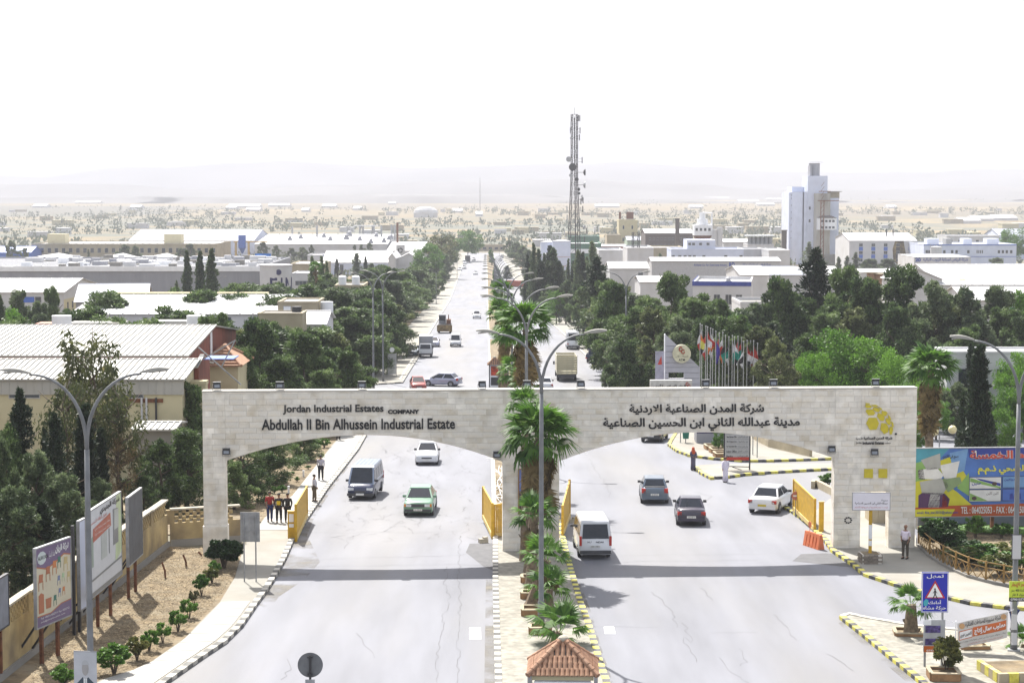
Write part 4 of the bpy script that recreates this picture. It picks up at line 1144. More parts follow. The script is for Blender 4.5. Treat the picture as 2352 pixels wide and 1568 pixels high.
for xa,y_,zt in ((640,60,7),(707,40,8),(795,70,7.5),(802,72,7),(825,70,7),(829,68,7),(855,40,8),(873,60,8),(880,60,8),(900,10,10),(765,70,7),(771,70,7)):
 mb=MB();mb.tube([(0,0,0),(0,0,zt)],.5,8);mb.build('stack',M_steel if xa!=900 else M_rust,r,loc=((xa-588)*MPP(Yw)*1.04,y_,h+.5))
for xa in (795,825):mb=MB();mb.boxz(-3,3,-2,2,7,7.4);mb.build('stack_hood',M_wallw,r,loc=((xa-588)*MPP(Yw)*1.04,70,h+.5))
r,W,h=shed('white_factory','white wing with a logo pylon at the right end of the stack factory',sx(890,Yw-20),sx(972,Yw-20),Yw-20,90,Z(576,Yw-20),3,wall=M_wallw,roof=M_roofw)
pyl=E('logo_pylon','white pylon with a round three part emblem before the stack factory','sign',(sx(921,900),900,TZ(900)))
hp=Z(562,900)-TZ(900)
mb=MB();mb.boxz(-2,2,-.8,.8,0,hp);mb.build('body',M_wallw,pyl)
for k in range(3):
 mb=MB();pts=[(.0,-.86,hp-2.4)];a=k*2.094
 mb.tube([(.95*math.cos(a+t),-.9,hp-2.6+.95*math.sin(a+t)) for t in (0,.35,.7,1.05,1.4,1.75)],.28,6);mb.build('emblem_arc',M_ink,pyl)
mb=MB();mb.boxz(-1.6,1.6,-.9,-.82,hp-5.6,hp-5.1);mb.build('text_bar',M_wallg,pyl)
Yd=760
r,W,h=shed('shed','long white shed with tall dark slots before the stack factory',sx(742,Yd),sx(895,Yd),Yd,40,Z(603,Yd),4.0,wall=M_wallb,roof=M_roofw)
for xa in (786,845,873):mb=MB();mb.boxz(-.7,.7,-.08,-.01,.5,h-.8);mb.build('slot_window',M_win,r,loc=(sx(xa,Yd)-r.location.x,0,0))
r,W,h=shed('shed','white shed with a slanting roof beside the road trees',sx(910,Yd+5),sx(968,Yd+5),Yd+5,34,Z(598,Yd),2.6,axis='y',wall=M_wallw,roof=M_roofw)
r,W,h=shed('shed','narrow double gabled end of the white sheds',sx(893,Yd-4),sx(909,Yd-4),Yd-4,34,Z(592,Yd),1.8,axis='y',wall=M_wallw,roof=M_roofw)
shed('flat_building','small white building left of the slotted shed',sx(708,780),sx(742,780),780,20,Z(588,780),.5,wall=M_wallw,roof=M_roofw,flat=True)
sheet('lawn',GL([(912,624),(915,612),(978,612),(985,624)]),.1,mat('lawn_grass',(.08,.16,.02),rough=.9,var=.2,scale=.3),h=.3)
shed('kiosk_office','small blue and white roadside building left of the tree row',sx(864,470),sx(920,470),470,10,Z(650,470),.3,wall=M_wallb,roof=M_roofw,flat=True)
dc=E('dust_collector','blue dust collector on yellow legs beside the tan building','machine',(sx(559,905),905,TZ(905)))
hz_=Z(540,905)-TZ(905)
mb=MB();mb.boxz(-1.6,1.6,-1.6,1.6,hz_-6,hz_);mb.build('hopper',M_blue,dc);mb=MB();mb.cyl((0,0),.4,hz_-8.5,hz_-6,8,r2=1.6);mb.build('cone',M_blue,dc)
for a,b in ((-3,-2),(3,-2),(3,2),(-3,2)):mb=MB();mb.boxz(a-.2,a+.2,b-.2,b+.2,0,hz_-3);mb.build('leg',M_gy,dc)
mb=MB();mb.boxz(-4,12,-.3,.3,hz_-3.3,hz_-2.9);mb.build('gantry',M_gy,dc)
r,W,h=shed('end_building','low grey building across the far end of the road',sx(1080,1110),sx(1160,1110),1110,15,Z(565,1110),.5,wall=M_tanw,roof=M_roofw,flat=True)
for k in range(6):window(r,W*(k+.5)/6,h*.6,2,1.4)
# ---------------- right hand side
def frame_tank(name,label,x,Y_,yt,rpx,m=M_wallw,mz=0):
 o=E(name,label,'tank',(sx(x,Y_),Y_,TZ(Y_)))
 H_=Z(yt,Y_)-TZ(Y_);rr=rpx*MPP(Y_)
 mb=MB();mb.cyl((0,0),rr,0,H_,28);mb.build('shell',m,o)
 mb=MB();mb.cyl((0,0),rr+.08,H_,H_+.15,28);mb.cyl((0,0),rr,H_+.15,H_+rr*.2,28,r2=.2);mb.build('lid',M_wallw,o)
 for z_ in (H_*.4,H_*.62):mb=MB();mb.cyl((0,0),rr+.05,z_,z_+.18,28);mb.build('hoop',mat('pale_red',(.45,.3,.3)),o) if m is M_wallb else None
 for k in range(10):mb=MB();a=k*.628;mb.tube([(rr*math.cos(a),rr*math.sin(a),H_+.1),(rr*math.cos(a),rr*math.sin(a),H_+1.1)],.05,4);mb.build('railing_post',M_steel,o) if rpx>12 else None
 return o
frame_tank('storage_tank','broad white cylinder tank left of the lattice mast',1261,700,556,20,M_wallb)
frame_tank('storage_tank','broad white cylinder tank touching the lattice mast',1289,690,554,21,M_wallb)
frame_tank('storage_tank','small white tank below the two broad tanks',1260,640,583,11)
r,W,h=shed('green_building','dark green box building behind the mast',sx(1306,820),sx(1376,820),820,20,Z(545,820),.5,wall=M_green,roof=M_wallw,flat=True)
r,W,h=shed('green_building','green and white low building right behind the mast foot',sx(1308,720),sx(1380,720),720,24,Z(562,720),.5,wall=M_green,roof=M_wallw,flat=True)
mb=MB();mb.boxz(0,W,-.2,-.02,h-3.2,h-1.6);mb.build('white_band',M_white,r)
shed('red_shed','long low dark red shed behind the pale factories',sx(1378,800),sx(1436,800),800,14,Z(566,800),.6,wall=M_redw,roof=M_roofw)
r,W,h=shed('cream_tower','tall cream yellow mill tower with rusty rooftop frames',sx(1420,950),sx(1463,950),950,16,Z(508,950),.6,wall=M_cream,roof=M_conc,flat=True)
for k in range(3):
 for xx in (.25,.72):window(r,W*xx,h-3-k*6,.9,1.8)
for a,b in ((.02,.14),(.42,.8)):mb=MB();mb.boxz(W*a,W*b,3,3.3,h+1,h+4.5);mb.build('rooftop_frame',M_rust,r)
shed('tan_building','low tan building at the foot of the cream tower',sx(1393,930),sx(1425,930),930,20,Z(541,930),.4,wall=M_tanw,roof=M_conc,flat=True)
shed('pale_green_hall','pale green hall right of the cream tower',sx(1440,900),sx(1498,900),900,25,Z(552,900),1.5,wall=mat('pale_green',(.3,.38,.3)),roof=M_roofb)
r,W,h=shed('brown_mill','dark brown windowed factory block with a white roof',sx(1481,850),sx(1590,850),850,30,Z(536,850),1.6,wall=M_brown,roof=M_roofw)
for k in range(11):
 for j in (0,1):window(r,2+k*(W-4)/10,h-2.4-j*2.9,.7,1.0)
ch=E('chimney','tall thin black chimney in front of the brown block','chimney',(sx(1554,800),800,TZ(800)))
mb=MB();mb.tube([(0,0,0),(0,0,Z(504,800)-TZ(800))],[1.0,.85],14);mb.build('shaft',M_brown,ch);mb=MB();mb.cyl((0,0),1.05,Z(504,800)-TZ(800),Z(504,800)-TZ(800)+.4,14);mb.build('rim',M_dark,ch)
pt=E('process_tower','white control room tower on a red flared base with pipes','tower',(sx(1611,780),780,TZ(780)))
H1=Z(529,780)-TZ(780)
mb=MB();mb.boxz(-2.5,2.5,-2.5,2.5,0,H1-3);mb.build('shaft',M_conc,pt)
mb=MB();mb.loft([[(-1.5,-1.5,H1-6),(1.5,-1.5,H1-6),(1.5,1.5,H1-6),(-1.5,1.5,H1-6)],[(-3.5,-3.5,H1-2),(3.5,-3.5,H1-2),(3.5,3.5,H1-2),(-3.5,3.5,H1-2)]]);mb.build('flared_base',M_rust,pt)
mb=MB();mb.boxz(-3.6,3.6,-3.6,3.6,H1-2,H1+2.2);mb.build('cabin',M_white,pt)
for k in range(4):window(pt,-2.6+k*1.7,H1+.4,1.0,1.2,y=-3.6)
mb=MB();mb.cyl((0,0),2.2,H1+2.2,H1+4.6,14);mb.cyl((0,0),1.2,H1+4.6,H1+7.2,12);mb.build('upper_drum',M_white,pt)
mb=MB();mb.tube([(0,0,H1+7),(3.8,0,H1+7),(3.8,0,0)],.35,8);mb.tube([(-3.6,-3.7,H1+2.6),(3.6,-3.7,H1+2.6)],.1,5);mb.build('duct',M_white,pt)
for x_,yt,rp,lb in ((1640,528,6,'white silo cylinder right of the process tower, left of two'),(1651,523,6.5,'white silo cylinder right of the process tower, taller one'),(1645,565,8,'short silo tank at the foot of the silo pair')):
 frame_tank('silo',lb,x_,775,yt,rp)
Yu=650
r,W,h=shed('office_building','long bluish white office building with a raised middle storey',sx(1540,Yu),sx(1706,Yu),Yu,18,Z(575,Yu),.5,wall=M_wallb,roof=M_roofw,flat=True)
for k,xa in enumerate((1545,1560,1572,1583,1593,1615,1665,1700)):window(r,sx(xa,Yu)-r.location.x if xa<1706 else W-1,h-2.2,1.1,1.2)
mb=MB();a=sx(1577,Yu)-r.location.x;b=sx(1642,Yu)-r.location.x;mb.boxz(a,b,1,15,h+.07,h+3.4);mb.build('upper_storey',M_wallb,r)
for xa in (1583,1592,1608,1625):window(r,sx(xa,Yu)-r.location.x,h+2.1,1.0,.9,y=1.0)
shed('flat_building','bright white stepped block right of the bluish office',sx(1706,660),sx(1764,660),660,18,Z(575,660),.5,wall=M_wallw,roof=M_roofw,flat=True)
shed('flat_building','white block with corner windows left of the silo tower',sx(1764,640),sx(1812,640),640,30,Z(578,640),.5,wall=M_wallw,roof=M_roofw,flat=True)
shed('flat_building','white low hall behind the office buildings',sx(1660,840),sx(1760,840),840,30,Z(556,840),1,wall=M_wallw,roof=M_roofw)
r,W,h=shed('flat_building','white roof terrace with pipe racks near the silo tower',sx(1715,740),sx(1775,740),740,14,Z(563,740),.4,wall=M_wallw,roof=M_roofw,flat=True)
for k in range(6):mb=MB();mb.cyl((0,0),.8,0,3.0,10);mb.build('vessel',M_steel,r,loc=(1.2+k*1.6,4,h))
mb=MB();mb.boxz(-.5,W+.5,2,7,3.4,3.7);mb.build('rack_roof',M_white,r,loc=(0,0,h))
bc=E('chimney','short brown brick chimney just left of the silo tower','chimney',(sx(1798,820),820,TZ(820)))
mb=MB();mb.boxz(-1,1,-1,1,0,Z(530,820)-TZ(820));mb.build('shaft',M_brown,bc);mb=MB();mb.boxz(-1.25,1.25,-1.25,1.25,Z(530,820)-TZ(820),Z(530,820)-TZ(820)+.4);mb.build('rim',M_conc,bc)
for (xa,xb,Y_,yt,lb) in ((1385,1490,740,585,'low white halls behind the small lattice mast'),(1440,1500,620,573,'white windowless cube beside the small lattice mast'),(1500,1570,760,572,'low tan roofed works behind the bluish office, left'),(1375,1432,650,578,'white low block right of the mast foot')):
 shed('flat_building',lb,sx(xa,Y_),sx(xb,Y_),Y_,26,Z(yt,Y_),.6,wall=M_wallw if xa!=1500 else M_tanw,roof=M_roofw,flat=True)
r,W,h=shed('shed','white roofed shed among the pines right of the road',sx(1400,450),sx(1488,450),450,18,Z(617,450),1.2,wall=M_wallw,roof=M_roofw)
window(r,W*.8,h-2,1.2,2.4)
shed('flat_building','low white building hidden behind the pines below the pale shed',sx(1470,400),sx(1545,400),400,18,Z(648,400),.8,wall=M_wallw,roof=M_roofw)
Ys=540
r,W,h=shed('lettered_shed','long grey white shed with blue Latin and Arabic lettering',sx(1496,Ys),sx(1790,Ys),Ys,14,Z(600,Ys),.8,axis='x',wall=mat('pale_grey_wall',(.40,.40,.41),var=.05),roof=M_roofw)
xo=r.location.x
write('Al-Riyadi Co. For Detergents Industry',M_blueink,r,sx(1592,Ys)-xo,sx(1668,Ys)-xo,h-1.5,h-.75,y=-.03,bold=.02)
write('RD',M_blueink,r,sx(1673,Ys)-xo,sx(1686,Ys)-xo,h-1.7,h-.3,y=-.03,bold=.05)
write('شركة الرياضي لصناعة المنظفات',M_blueink,r,sx(1700,Ys)-xo,sx(1768,Ys)-xo,h-1.6,h-.5,y=-.03,ar=True,bold=.02)
for xa,xb in ((1764,1850),(1850,1935),(1700,1762)):
 Yv=470 if xa>1762 else 440
 shed('shed',{1764:'low white roof with skylight stripes before the silo tower, left',1850:'low white roof with skylight stripes before the silo tower, right',1700:'low white roof right of the blue striped building'}[xa],sx(xa,Yv),sx(xb,Yv),Yv,30,Z(632,Yv),1.5,wall=M_wallw,roof=M_roofb if xa==1764 else M_roofw)
Ye=360
r,W,h=shed('striped_building','white building with a dark blue roof band and barred windows',sx(1590,Ye),sx(1722,Ye),Ye,24,Z(655,Ye),.6,wall=M_wallw,roof=M_roofw,flat=True,rz=R(-8))
mb=MB();mb.boxz(-.1,W+.1,-.12,-.02,h-.1,h+.75);mb.build('blue_band',mat('deep_blue_band',(.03,.05,.25)),r)
mb=MB();mb.boxz(-.1,-.02,0,24,h-.1,h+.75);mb.build('blue_band',mat('deep_blue_band',(.03,.05,.25)),r)
for xx in (.14,.42,.62,.8):window(r,W*xx,h-2.6,1.2,1.9,n=2)
vent(r,W*.6,6,h,1.2)
r,W,h=shed('flat_building','white annexe right below the blue striped building',sx(1700,300),sx(1778,300),300,12,Z(700,300),.5,wall=M_wallw,roof=M_conc,flat=True)
Yx=880
def SX(x):return sx(x,Yx)
st=E('silo_tower','giant white grain silo tower with stepped top and external stair rig','tower',(SX(1868),Yx,TZ(Yx)))
zb=TZ(Yx)
def SZ(y):return Z(y,Yx)-zb
def sb(name,xa,xb,ya,yb,y0,y1,m=M_wallb):mb=MB();mb.boxz(SX(xa)-SX(1868),SX(xb)-SX(1868),y0,y1,SZ(yb),SZ(ya));return mb.build(name,m,st)
sb('left_silo_block',1810,1850,442,606,2,26);sb('left_rear_block',1822,1850,429,443,10,26)
mb=MB()
for k in range(2):mb.cyl((SX(1838+k*4)-SX(1868),3),4.6,0,SZ(441),22)
mb.build('left_silo_bays',M_wallb,st)
sb('main_shaft',1850,1895,404,606,-1.2,16)
sb('right_silo_block',1893,1924,455,606,2,24,M_wallb);sb('right_rear_block',1919,1927,478,606,8,24,M_wallb)
sb('right_loft',1893,1926,441,456,3,20,M_tanw);sb('loft_roof',1872,1930,439.5,441,1,22,M_conc)
mb=MB();mb.cyl((SX(1870)-SX(1868),6),16*MPP(Yx)*.78,SZ(404),SZ(376),24);mb.boxz(SX(1857)-SX(1868),SX(1861)-SX(1868),2,8,SZ(404),SZ(380));mb.build('top_drum',M_wallg,st)
mb=MB();mb.cyl((SX(1870)-SX(1868),6),16*MPP(Yx)*.82,SZ(376),SZ(375),24);mb.build('drum_lid',M_conc,st)
mb=MB();mb.cyl((SX(1883)-SX(1868),-1),19*MPP(Yx),0,SZ(444),26);mb.build('front_silo',mat('stained_white_concrete',(.42,.41,.38),rough=.9,var=.1,scale=.2,stain=(.2,.17,.12),stain_amt=.7,stain_scale=.25,stretch=(1,1,.25)),st)
cb=MB()
cab=[(SX(1869)-SX(1868),-7),(SX(1876)-SX(1868),-9.5),(SX(1903)-SX(1868),-9.5),(SX(1912)-SX(1868),-7),(SX(1912)-SX(1868),0),(SX(1869)-SX(1868),0)]
cb.prism([(p[0],p[1]) for p in cab],SZ(527),SZ(500));cb.build('control_cabin',M_white,st)
cb=MB();cx_=(SX(1869)+SX(1912))/2-SX(1868)
cb.loft([[(p[0]*1.04-.04*cx_,p[1]*1.04,SZ(500)) for p in cab],[(cx_+(p[0]-cx_)*.5,-2+(p[1]+2)*.4,SZ(495)) for p in cab]]);cb.build('cabin_roof',M_brown,st)
for yy in (507,521.5):
 for xx in (1877,1886,1894,1902):window(st,SX(xx)-SX(1868)+.1,SZ(yy),1.2,1.1,y=-9.5)
mb=MB()
for a in (1873,1880):
 mb.boxz(SX(a)-SX(1868)-.18,SX(a)-SX(1868)+.18,-10.6,-10.2,0,SZ(460))
for k in range(18):z_=SZ(606)+k*2.0;mb.bar((SX(1873)-SX(1868),-10.4,z_+1),(SX(1880)-SX(1868),-10.4,z_+3),.15)
mb.build('stair_rig',M_rust,st)
for yy,xa,xb in ((461,1869,1915),(440,1872,1896)):sb('gallery',xa,xb,yy-1.2,yy+.6,-9,-5,M_rust)
for yy in (478,507):window(st,SX(1856)-SX(1868)-.2,SZ(yy),.9,1.5,y=-1.2)
for yy in (449,456,472,487,502,517,532,547):window(st,SX(1816)-SX(1868),SZ(yy),.5,.9,y=2.0)
sb('podium',1882,1926,583,606,-9,-3.9,M_conc);sb('opening',1840,1850,441,456,1.9,2.1,M_dark)
mb=MB()
for k in range(9):mb.tube([(SX(1858)-SX(1868)+k*.7,2,SZ(375)),(SX(1858)-SX(1868)+k*.7,2,SZ(372))],.05,4)
mb.bar((SX(1858)-SX(1868),2,SZ(372)),(SX(1885)-SX(1868),2,SZ(372)),.1);mb.build('top_railing',M_steel,st)
Yv=790
r,W,h=shed('warehouse','white warehouse with blue panelled window columns and one burnt bay',sx(1948,Yv),sx(2100,Yv),Yv,50,Z(553,Yv),2.6,wall=M_wallw,roof=M_roofw,rz=R(-3))
mb=MB();mb.boxz(-.06,-.01,0,50,0,h);mb.build('side_cladding',M_wallw,r)
for xa in (1974,2002,2030,2058,2086):
 u=(sx(xa,Yv)-sx(1948,Yv))
 for k in range(3):window(r,u,h-1.7-k*3.1,1.5,1.3,n=2)
 for k in range(2):mb=MB();mb.boxz(-.8,.8,-.06,-.01,-.75,.75);mb.build('blue_panel',M_blue if xa!=2058 else M_dark,r,loc=(u,0,h-3.25-k*3.1))
 mb=MB()
mb=MB();u=sx(2058,Yv)-sx(1948,Yv);mb.slab([(u-1.8,.4*h),(u+2.4,.1*h),(u+3.2,.6*h),(u+2.2,h-.05),(u-1.2,h-.05),(u-2.2,.75*h)],-.04,-.012);mb.build('burn_mark',M_soot,r)
for xx in (.62,.72):mb=MB();mb.tube([(0,0,0),(0,0,3.4)],.25,8);mb.build('stack',M_dark,r,loc=(W*xx,14,h+1.2))
Yz=760
r,W,h=shed('laboratory','long white laboratory building with blue trim and rooftop plant',sx(2118,Yz),sx(2330,Yz),Yz,30,Z(563,Yz),.4,wall=M_wallb,roof=M_roofw,flat=True)
mb=MB();mb.boxz(-.05,W+.05,-.12,-.02,h-.1,h+.25);mb.build('blue_trim',M_blue,r)
mb=MB();mb.boxz(-.05,W+.05,-.12,-.02,h-4.6,h-4.4);mb.build('blue_line',M_blue,r)
for xa in (2125,2131,2165,2183,2193,2220,2240,2244,2248,2252,2290,2299,2308,2318):window(r,sx(xa,Yz)-r.location.x,h-2.6,1.0 if not 2239<xa<2253 else .45,1.3)
for xa,xb in ((2133,2160),(2176,2190),(2216,2236),(2270,2298)):mb=MB();mb.boxz(0,(xb-xa)*MPP(Yz),6,12,h+.06,h+2.4);mb.build('rooftop_plant',M_wallb if xa in (2133,2216,2270) else M_steel,r,loc=(sx(xa,Yz)-r.location.x,0,0))
write('LABORATORIES',M_blueink,r,sx(2168,Yz)-r.location.x,sx(2195,Yz)-r.location.x,h-1.3,h-.9,y=-.03) if False else None
frame_tank('storage_tank','white squat tank in front of the laboratory',2146,700,568,13)
r,W,h=shed('flat_building','long white flat building behind the laboratory',sx(2170,900),sx(2290,900),900,20,Z(543,900),.4,wall=M_wallw,roof=M_roofw,flat=True)
for k in range(6):window(r,W*(k+.5)/6,h-2.2,1.4,1.2)
shed('shed','blue roofed shed behind the trees at the right edge',sx(2290,960),sx(2400,960),960,30,Z(541,960),3,wall=M_wallb,roof=M_roofb)
r,W,h=shed('lettered_wall','white parapet with large blue Arabic lettering before the laboratory',sx(2096,620),sx(2226,620),620,26,Z(590.5,620),.1,wall=M_wallw,roof=M_roofw,flat=True)
write('شركة الرياض لصناعة الزيوت النباتية',M_blueink,r,W*.16,W*.95,h-1.5,h-.2,y=-.03,ar=True,bold=.03)
write('20',M_blueink,r,W*.02,W*.12,h-1.5,h-.2,y=-.03,bold=.06)
shed('shed','grey low roofs behind the white gable shed',sx(1975,560),sx(2140,560),560,12,Z(626,560),.8,wall=M_wallw,roof=M_roofw)
for k,(xa,ya) in enumerate(((1998,630),(2016,633))):
 o=E('cable_reel',('brown strapped drum stack behind the pines, left one','brown strapped drum stack behind the pines, right one')[k],'drum',(sx(xa,360),360,Z(ya+26,360)))
 for j in range(4):mb=MB();mb.cyl((0,0),.85-.02*j,j*.6,j*.6+.56,16);mb.build('drum',mat('drum_brown',(.26,.16,.10),var=.15),o)
 mb=MB();mb.cyl((0,0),1.25,2.42,2.52,16);mb.build('lid',M_tanw,o)
 mb=MB();mb.cyl((0,0),1.0,-8,0,12);mb.build('support',M_conc,o)
Yr=330
r,W,h=shed('gable_shed','large white gabled shed with yellow skylights at the right',sx(2044,Yr),sx(2161,Yr),Yr,8,Z(642,Yr),1.8,axis='y',wall=M_wallw,roof=M_roofw)
r,W,h=shed('gable_shed','long white hall running to the right edge behind the pines',sx(2160,Yr-1),105,Yr-1,40,Z(654,Yr),2.7,axis='x',wall=M_wallw,roof=M_roofw,ribs=1.8)
for xa,xb in ((4,6.2),(16.5,18.9)):
 zz=h+.55;mb=MB();sl=2.7/20
 q_=[Vector((xa,4,h+4*sl+.16)),Vector((xa+1.0,4,h+4*sl+.16)),Vector((xb,13,h+13*sl+.16)),Vector((xb-1.0,13,h+13*sl+.16))]
 mb.hexa(q_,[q+Vector((0,0,.04)) for q in q_]);mb.build('skylight',M_skyl,r)
r,W,h=shed('gable_shed','second white hall lower right before the long one',sx(2215,290),80,290,16,Z(690,290),1.6,wall=M_wallw,roof=M_roofw)
mb=MB();mb.cyl((0,0),.45,0,1.0,16);o=tag(mb.build('green_tank',mat('teal_paint',(.01,.12,.14))),'dark teal cylinder tank between the pines at the right edge','tank');o.location=(sx(2326,250),250,Z(724,250))
mb=MB();mb.cyl((0,0),.2,-9,0,12);mb.build('support',M_conc,o)
Yo=172
r,W,h=shed('low_building','low white building with a flat white roof behind the garden palm',sx(2176,Yo),sx(2420,Yo),Yo,5,Z(812,Yo),.2,wall=M_wallw,roof=M_roofw,flat=True)
for xx in (.16,.3,.52):window(r,W*xx,h-2,1.1,1.4)
random.seed(8)
fs=[(600,432,60),(500,434,50),(560,441,90),(680,447,26),(200,459,70),(560,468,90),(640,466,60),(755,468,40),(530,472,30),(580,477,40),(870,455,40),(900,461,20),(265,452,30),(40,452,30),(1050,480,30),(1395,468,70),(1440,453,50),(1785,452,60),(1870,447,50),(1990,440,40),(1540,438,50),(1640,449,90),(1720,456,60),(1760,464,50),(2260,500,60),(2310,498,70),(2230,505,60),(1600,470,40),(2050,470,26),(310,470,30),(90,468,40),(1160,452,30),(1230,455,40),(1500,442,30),(2120,448,30),(700,478,20),(820,474,24),(1100,488,20)]
for i,(x_,y_,w_) in enumerate(fs):
 g=G(x_,max(y_,441)+9);w_m=w_*MPP(g.y)*.8;hh=max(3.2,3.2*MPP(g.y))
 zz=TZ(g.y);r_=E('distant_shed','long pale distant shed on the hazy plain','building',(g.x-w_m/2,g.y,zz),0,'pale sheds on the plain')
 D_=40;mb=MB();mb.boxz(0,w_m,0,D_,0,hh);mb.build('wall',M_wallw,r_)
 mb=MB();mb.hexa([(0,0,hh),(w_m,0,hh),(w_m,D_,hh),(0,D_,hh)],[(0,D_/2,hh+3),(w_m,D_/2,hh+3),(w_m,D_/2+.5,hh+3),(0,D_/2+.5,hh+3)]);mb.build('roof',M_roofw,r_)
for i in range(130):
 Y_=1120+1900*random.random()**1.4;X_=random.uniform(-.29,.29)*Y_
 w_m,d_,h_=random.uniform(6,20),random.uniform(6,16),random.uniform(2.5,5)
 mb=MB();mb.boxz(0,w_m,0,d_,0,h_);mb.boxz(-.3,w_m+.3,-.3,d_+.3,h_,h_+.4)
 o=mb.build('distant_building',random.choice([M_wallw,M_wallw,M_tanw,M_cream]));o.location=(X_,Y_,TZ(Y_));tag(o,'small pale building scattered on the hazy plain','building','small buildings on the plain')
g=G(1197-0,505);g=G(1191,497)
o=E('domed_hall','white domed building far out on the plain left of the mast','building',G(1190,498))
o.location=G(1190-213,500)
mb=MB();mb.boxz(-14,14,0,20,0,6);mb.build('wall',M_wallw,o);mb=MB();mb.ball((0,10,6),15,14,8,sc=(1,.7,.5));mb.build('dome',M_wallw,o)
# --- walls: lattice wall on the left and cross wall to the pier
M_wallc=mat('ochre_render_wall',(0.40,0.31,0.155),rough=0.95,var=0.12,scale=1.2,stain=(.14,.11,.08),stain_amt=.75,stain_scale=.55,coords='World')
M_cap=mat('wall_cap',(.36,.33,.27),rough=.9,var=.1)
def lattice_wall(name,label,a,b,za,zb,thick=.25,step=.5):
 a,b=Vector(a),Vector(b);L_=b-a;L_.z=0;ln=L_.length
 r=E(name,label,'wall',(a.x,a.y,TZ(a.y)),math.atan2(L_.y,L_.x))
 hh=za
 body=MB();body.hexa([(0,0,-.3),(ln,0,-.3),(ln,thick,-.3),(0,thick,-.3)],[(0,0,hh-.75),(ln,0,zb-.75),(ln,thick,zb-.75),(0,thick,hh-.75)]);body.build('wall_body',M_wallc,r)
 ft=MB();ft.hexa([(0,-.25,-.3),(ln,-.25,-.3),(ln,0,-.3),(0,0,-.3)],[(0,-.12,.35),(ln,-.12,.35),(ln,0,.35),(0,0,.35)]);ft.build('footing',M_conc,r)
 bay=3.4;n=max(1,int(ln/bay));bw=ln/n
 bl=MB()
 for i in range(n):
  z0=hh+(zb-hh)*(i+.5)/n
  mb=MB();mb.hexa([(-.22,-.02,-.8),(.22,-.02,-.8),(.22,thick+.02,-.8),(-.22,thick+.02,-.8)],[(-.22,-.02,-.02),(.22,-.02,-.02),(.22,thick+.02,-.02),(-.22,thick+.02,-.02)]);mb.build('pier',M_wallc,r,loc=(i*bw,0,z0))
  mb=MB();mb.hexa([(0,-.06,0),(bw-.03,-.06,0),(bw-.03,thick+.06,0),(0,thick+.06,0)],[(0,-.06,.09),(bw-.03,-.06,.09),(bw-.03,thick+.06,.09),(0,thick+.06,.09)]);mb.build('coping_slab',M_cap,r,loc=(i*bw,0,z0-.03))
  m_=int((bw-.5)/.2)
  for k in range(m_):
   for j in range(4):
    if (k+j)%2:bl.boxz(i*bw+.25+k*.2,i*bw+.25+k*.2+.2,.03,thick-.03,z0-.75+j*.18,z0-.75+j*.18+.18)
 bl.build('lattice_blocks',M_wallc,r,kind='stuff')
 return r
wa=G(0,1566);wb=G(386,1256)
wd=(wa-wb)
wa2=wb+wd*1.35
ztl=2.9
lattice_wall('lattice_wall','long ochre wall with pierced lattice top behind the billboards',wa2,wb,ztl,2.55)
wc=G(552,1246)
lattice_wall('lattice_wall','short ochre cross wall with pierced top meeting the left pier',wb+Vector((.1,.3,0)),wc+Vector((0,.3,0)),2.0,2.0)
def low_wall(label,pts,h=.6,w=.25,m=None):
 r=E('low_wall',label,'wall',G(*pts[0]))
 for a,b in zip(pts,pts[1:]):
  A,B=G(*a)-r.location,G(*b)-r.location;mb=MB();d=(B-A).normalized();nrm=Vector((-d.y,d.x,0))*w/2
  mb.hexa([A-nrm,B-nrm,B+nrm,A+nrm],[p+Vector((0,0,h)) for p in (A-nrm,B-nrm,B+nrm,A+nrm)]);mb.build('wall_body',m or M_tan,r)
 return r
low_wall('low pale wall around the shrub left of the right pier',[(1867,1122),(1872,1116),(1918,1140)],.5)
low_wall('low pale retaining wall behind the sign board, inside the gate',[(1730,1010),(1768,1030),(1862,1052)],.8)
low_wall('stone retaining wall under the tissue billboard',[(2105,1215),(2220,1212),(2420,1222)],.9,.4,M_conc)
# ------------------------------------------------------------------ vegetation
import numpy as np
rng=np.random.default_rng(4)
M_bark=mat('bark',(0.09,0.07,0.05),rough=0.95,var=0.3,scale=4)
M_palmbark=mat('palm_bark',(0.16,0.12,0.08),rough=0.95,var=0.3,scale=6)
M_pine=leafmat('pine_needles',(0.022,0.046,0.014),(0.14,0.205,0.066),.35,hi=(.22,.28,.12))
M_pine2=leafmat('pine_needles_grey',(0.032,0.054,0.026),(0.14,0.185,0.085),.35,hi=(.22,.26,.14))
M_cyp=leafmat('cypress_leaves',(0.009,0.020,0.010),(0.036,0.060,0.024),.15)
M_bright=leafmat('bright_leaves',(0.045,0.12,0.012),(0.17,0.33,0.035),.35)
M_bush=leafmat('bush_leaves',(0.03,0.09,0.012),(0.13,0.25,0.035),.3)
M_euc=leafmat('eucalypt_leaves',(0.035,0.05,0.018),(0.11,0.12,0.04),.3,hi=(.28,.25,.12))
M_dry=leafmat('dry_leaves',(0.09,0.06,0.025),(0.2,0.15,0.07),.2)
M_frond=leafmat('palm_frond',(0.025,0.075,0.012),(0.13,0.26,0.035),.4,hi=(.34,.4,.18))
M_deadf=leafmat('dead_palm_frond',(0.09,0.065,0.025),(0.26,0.19,0.08),.2)
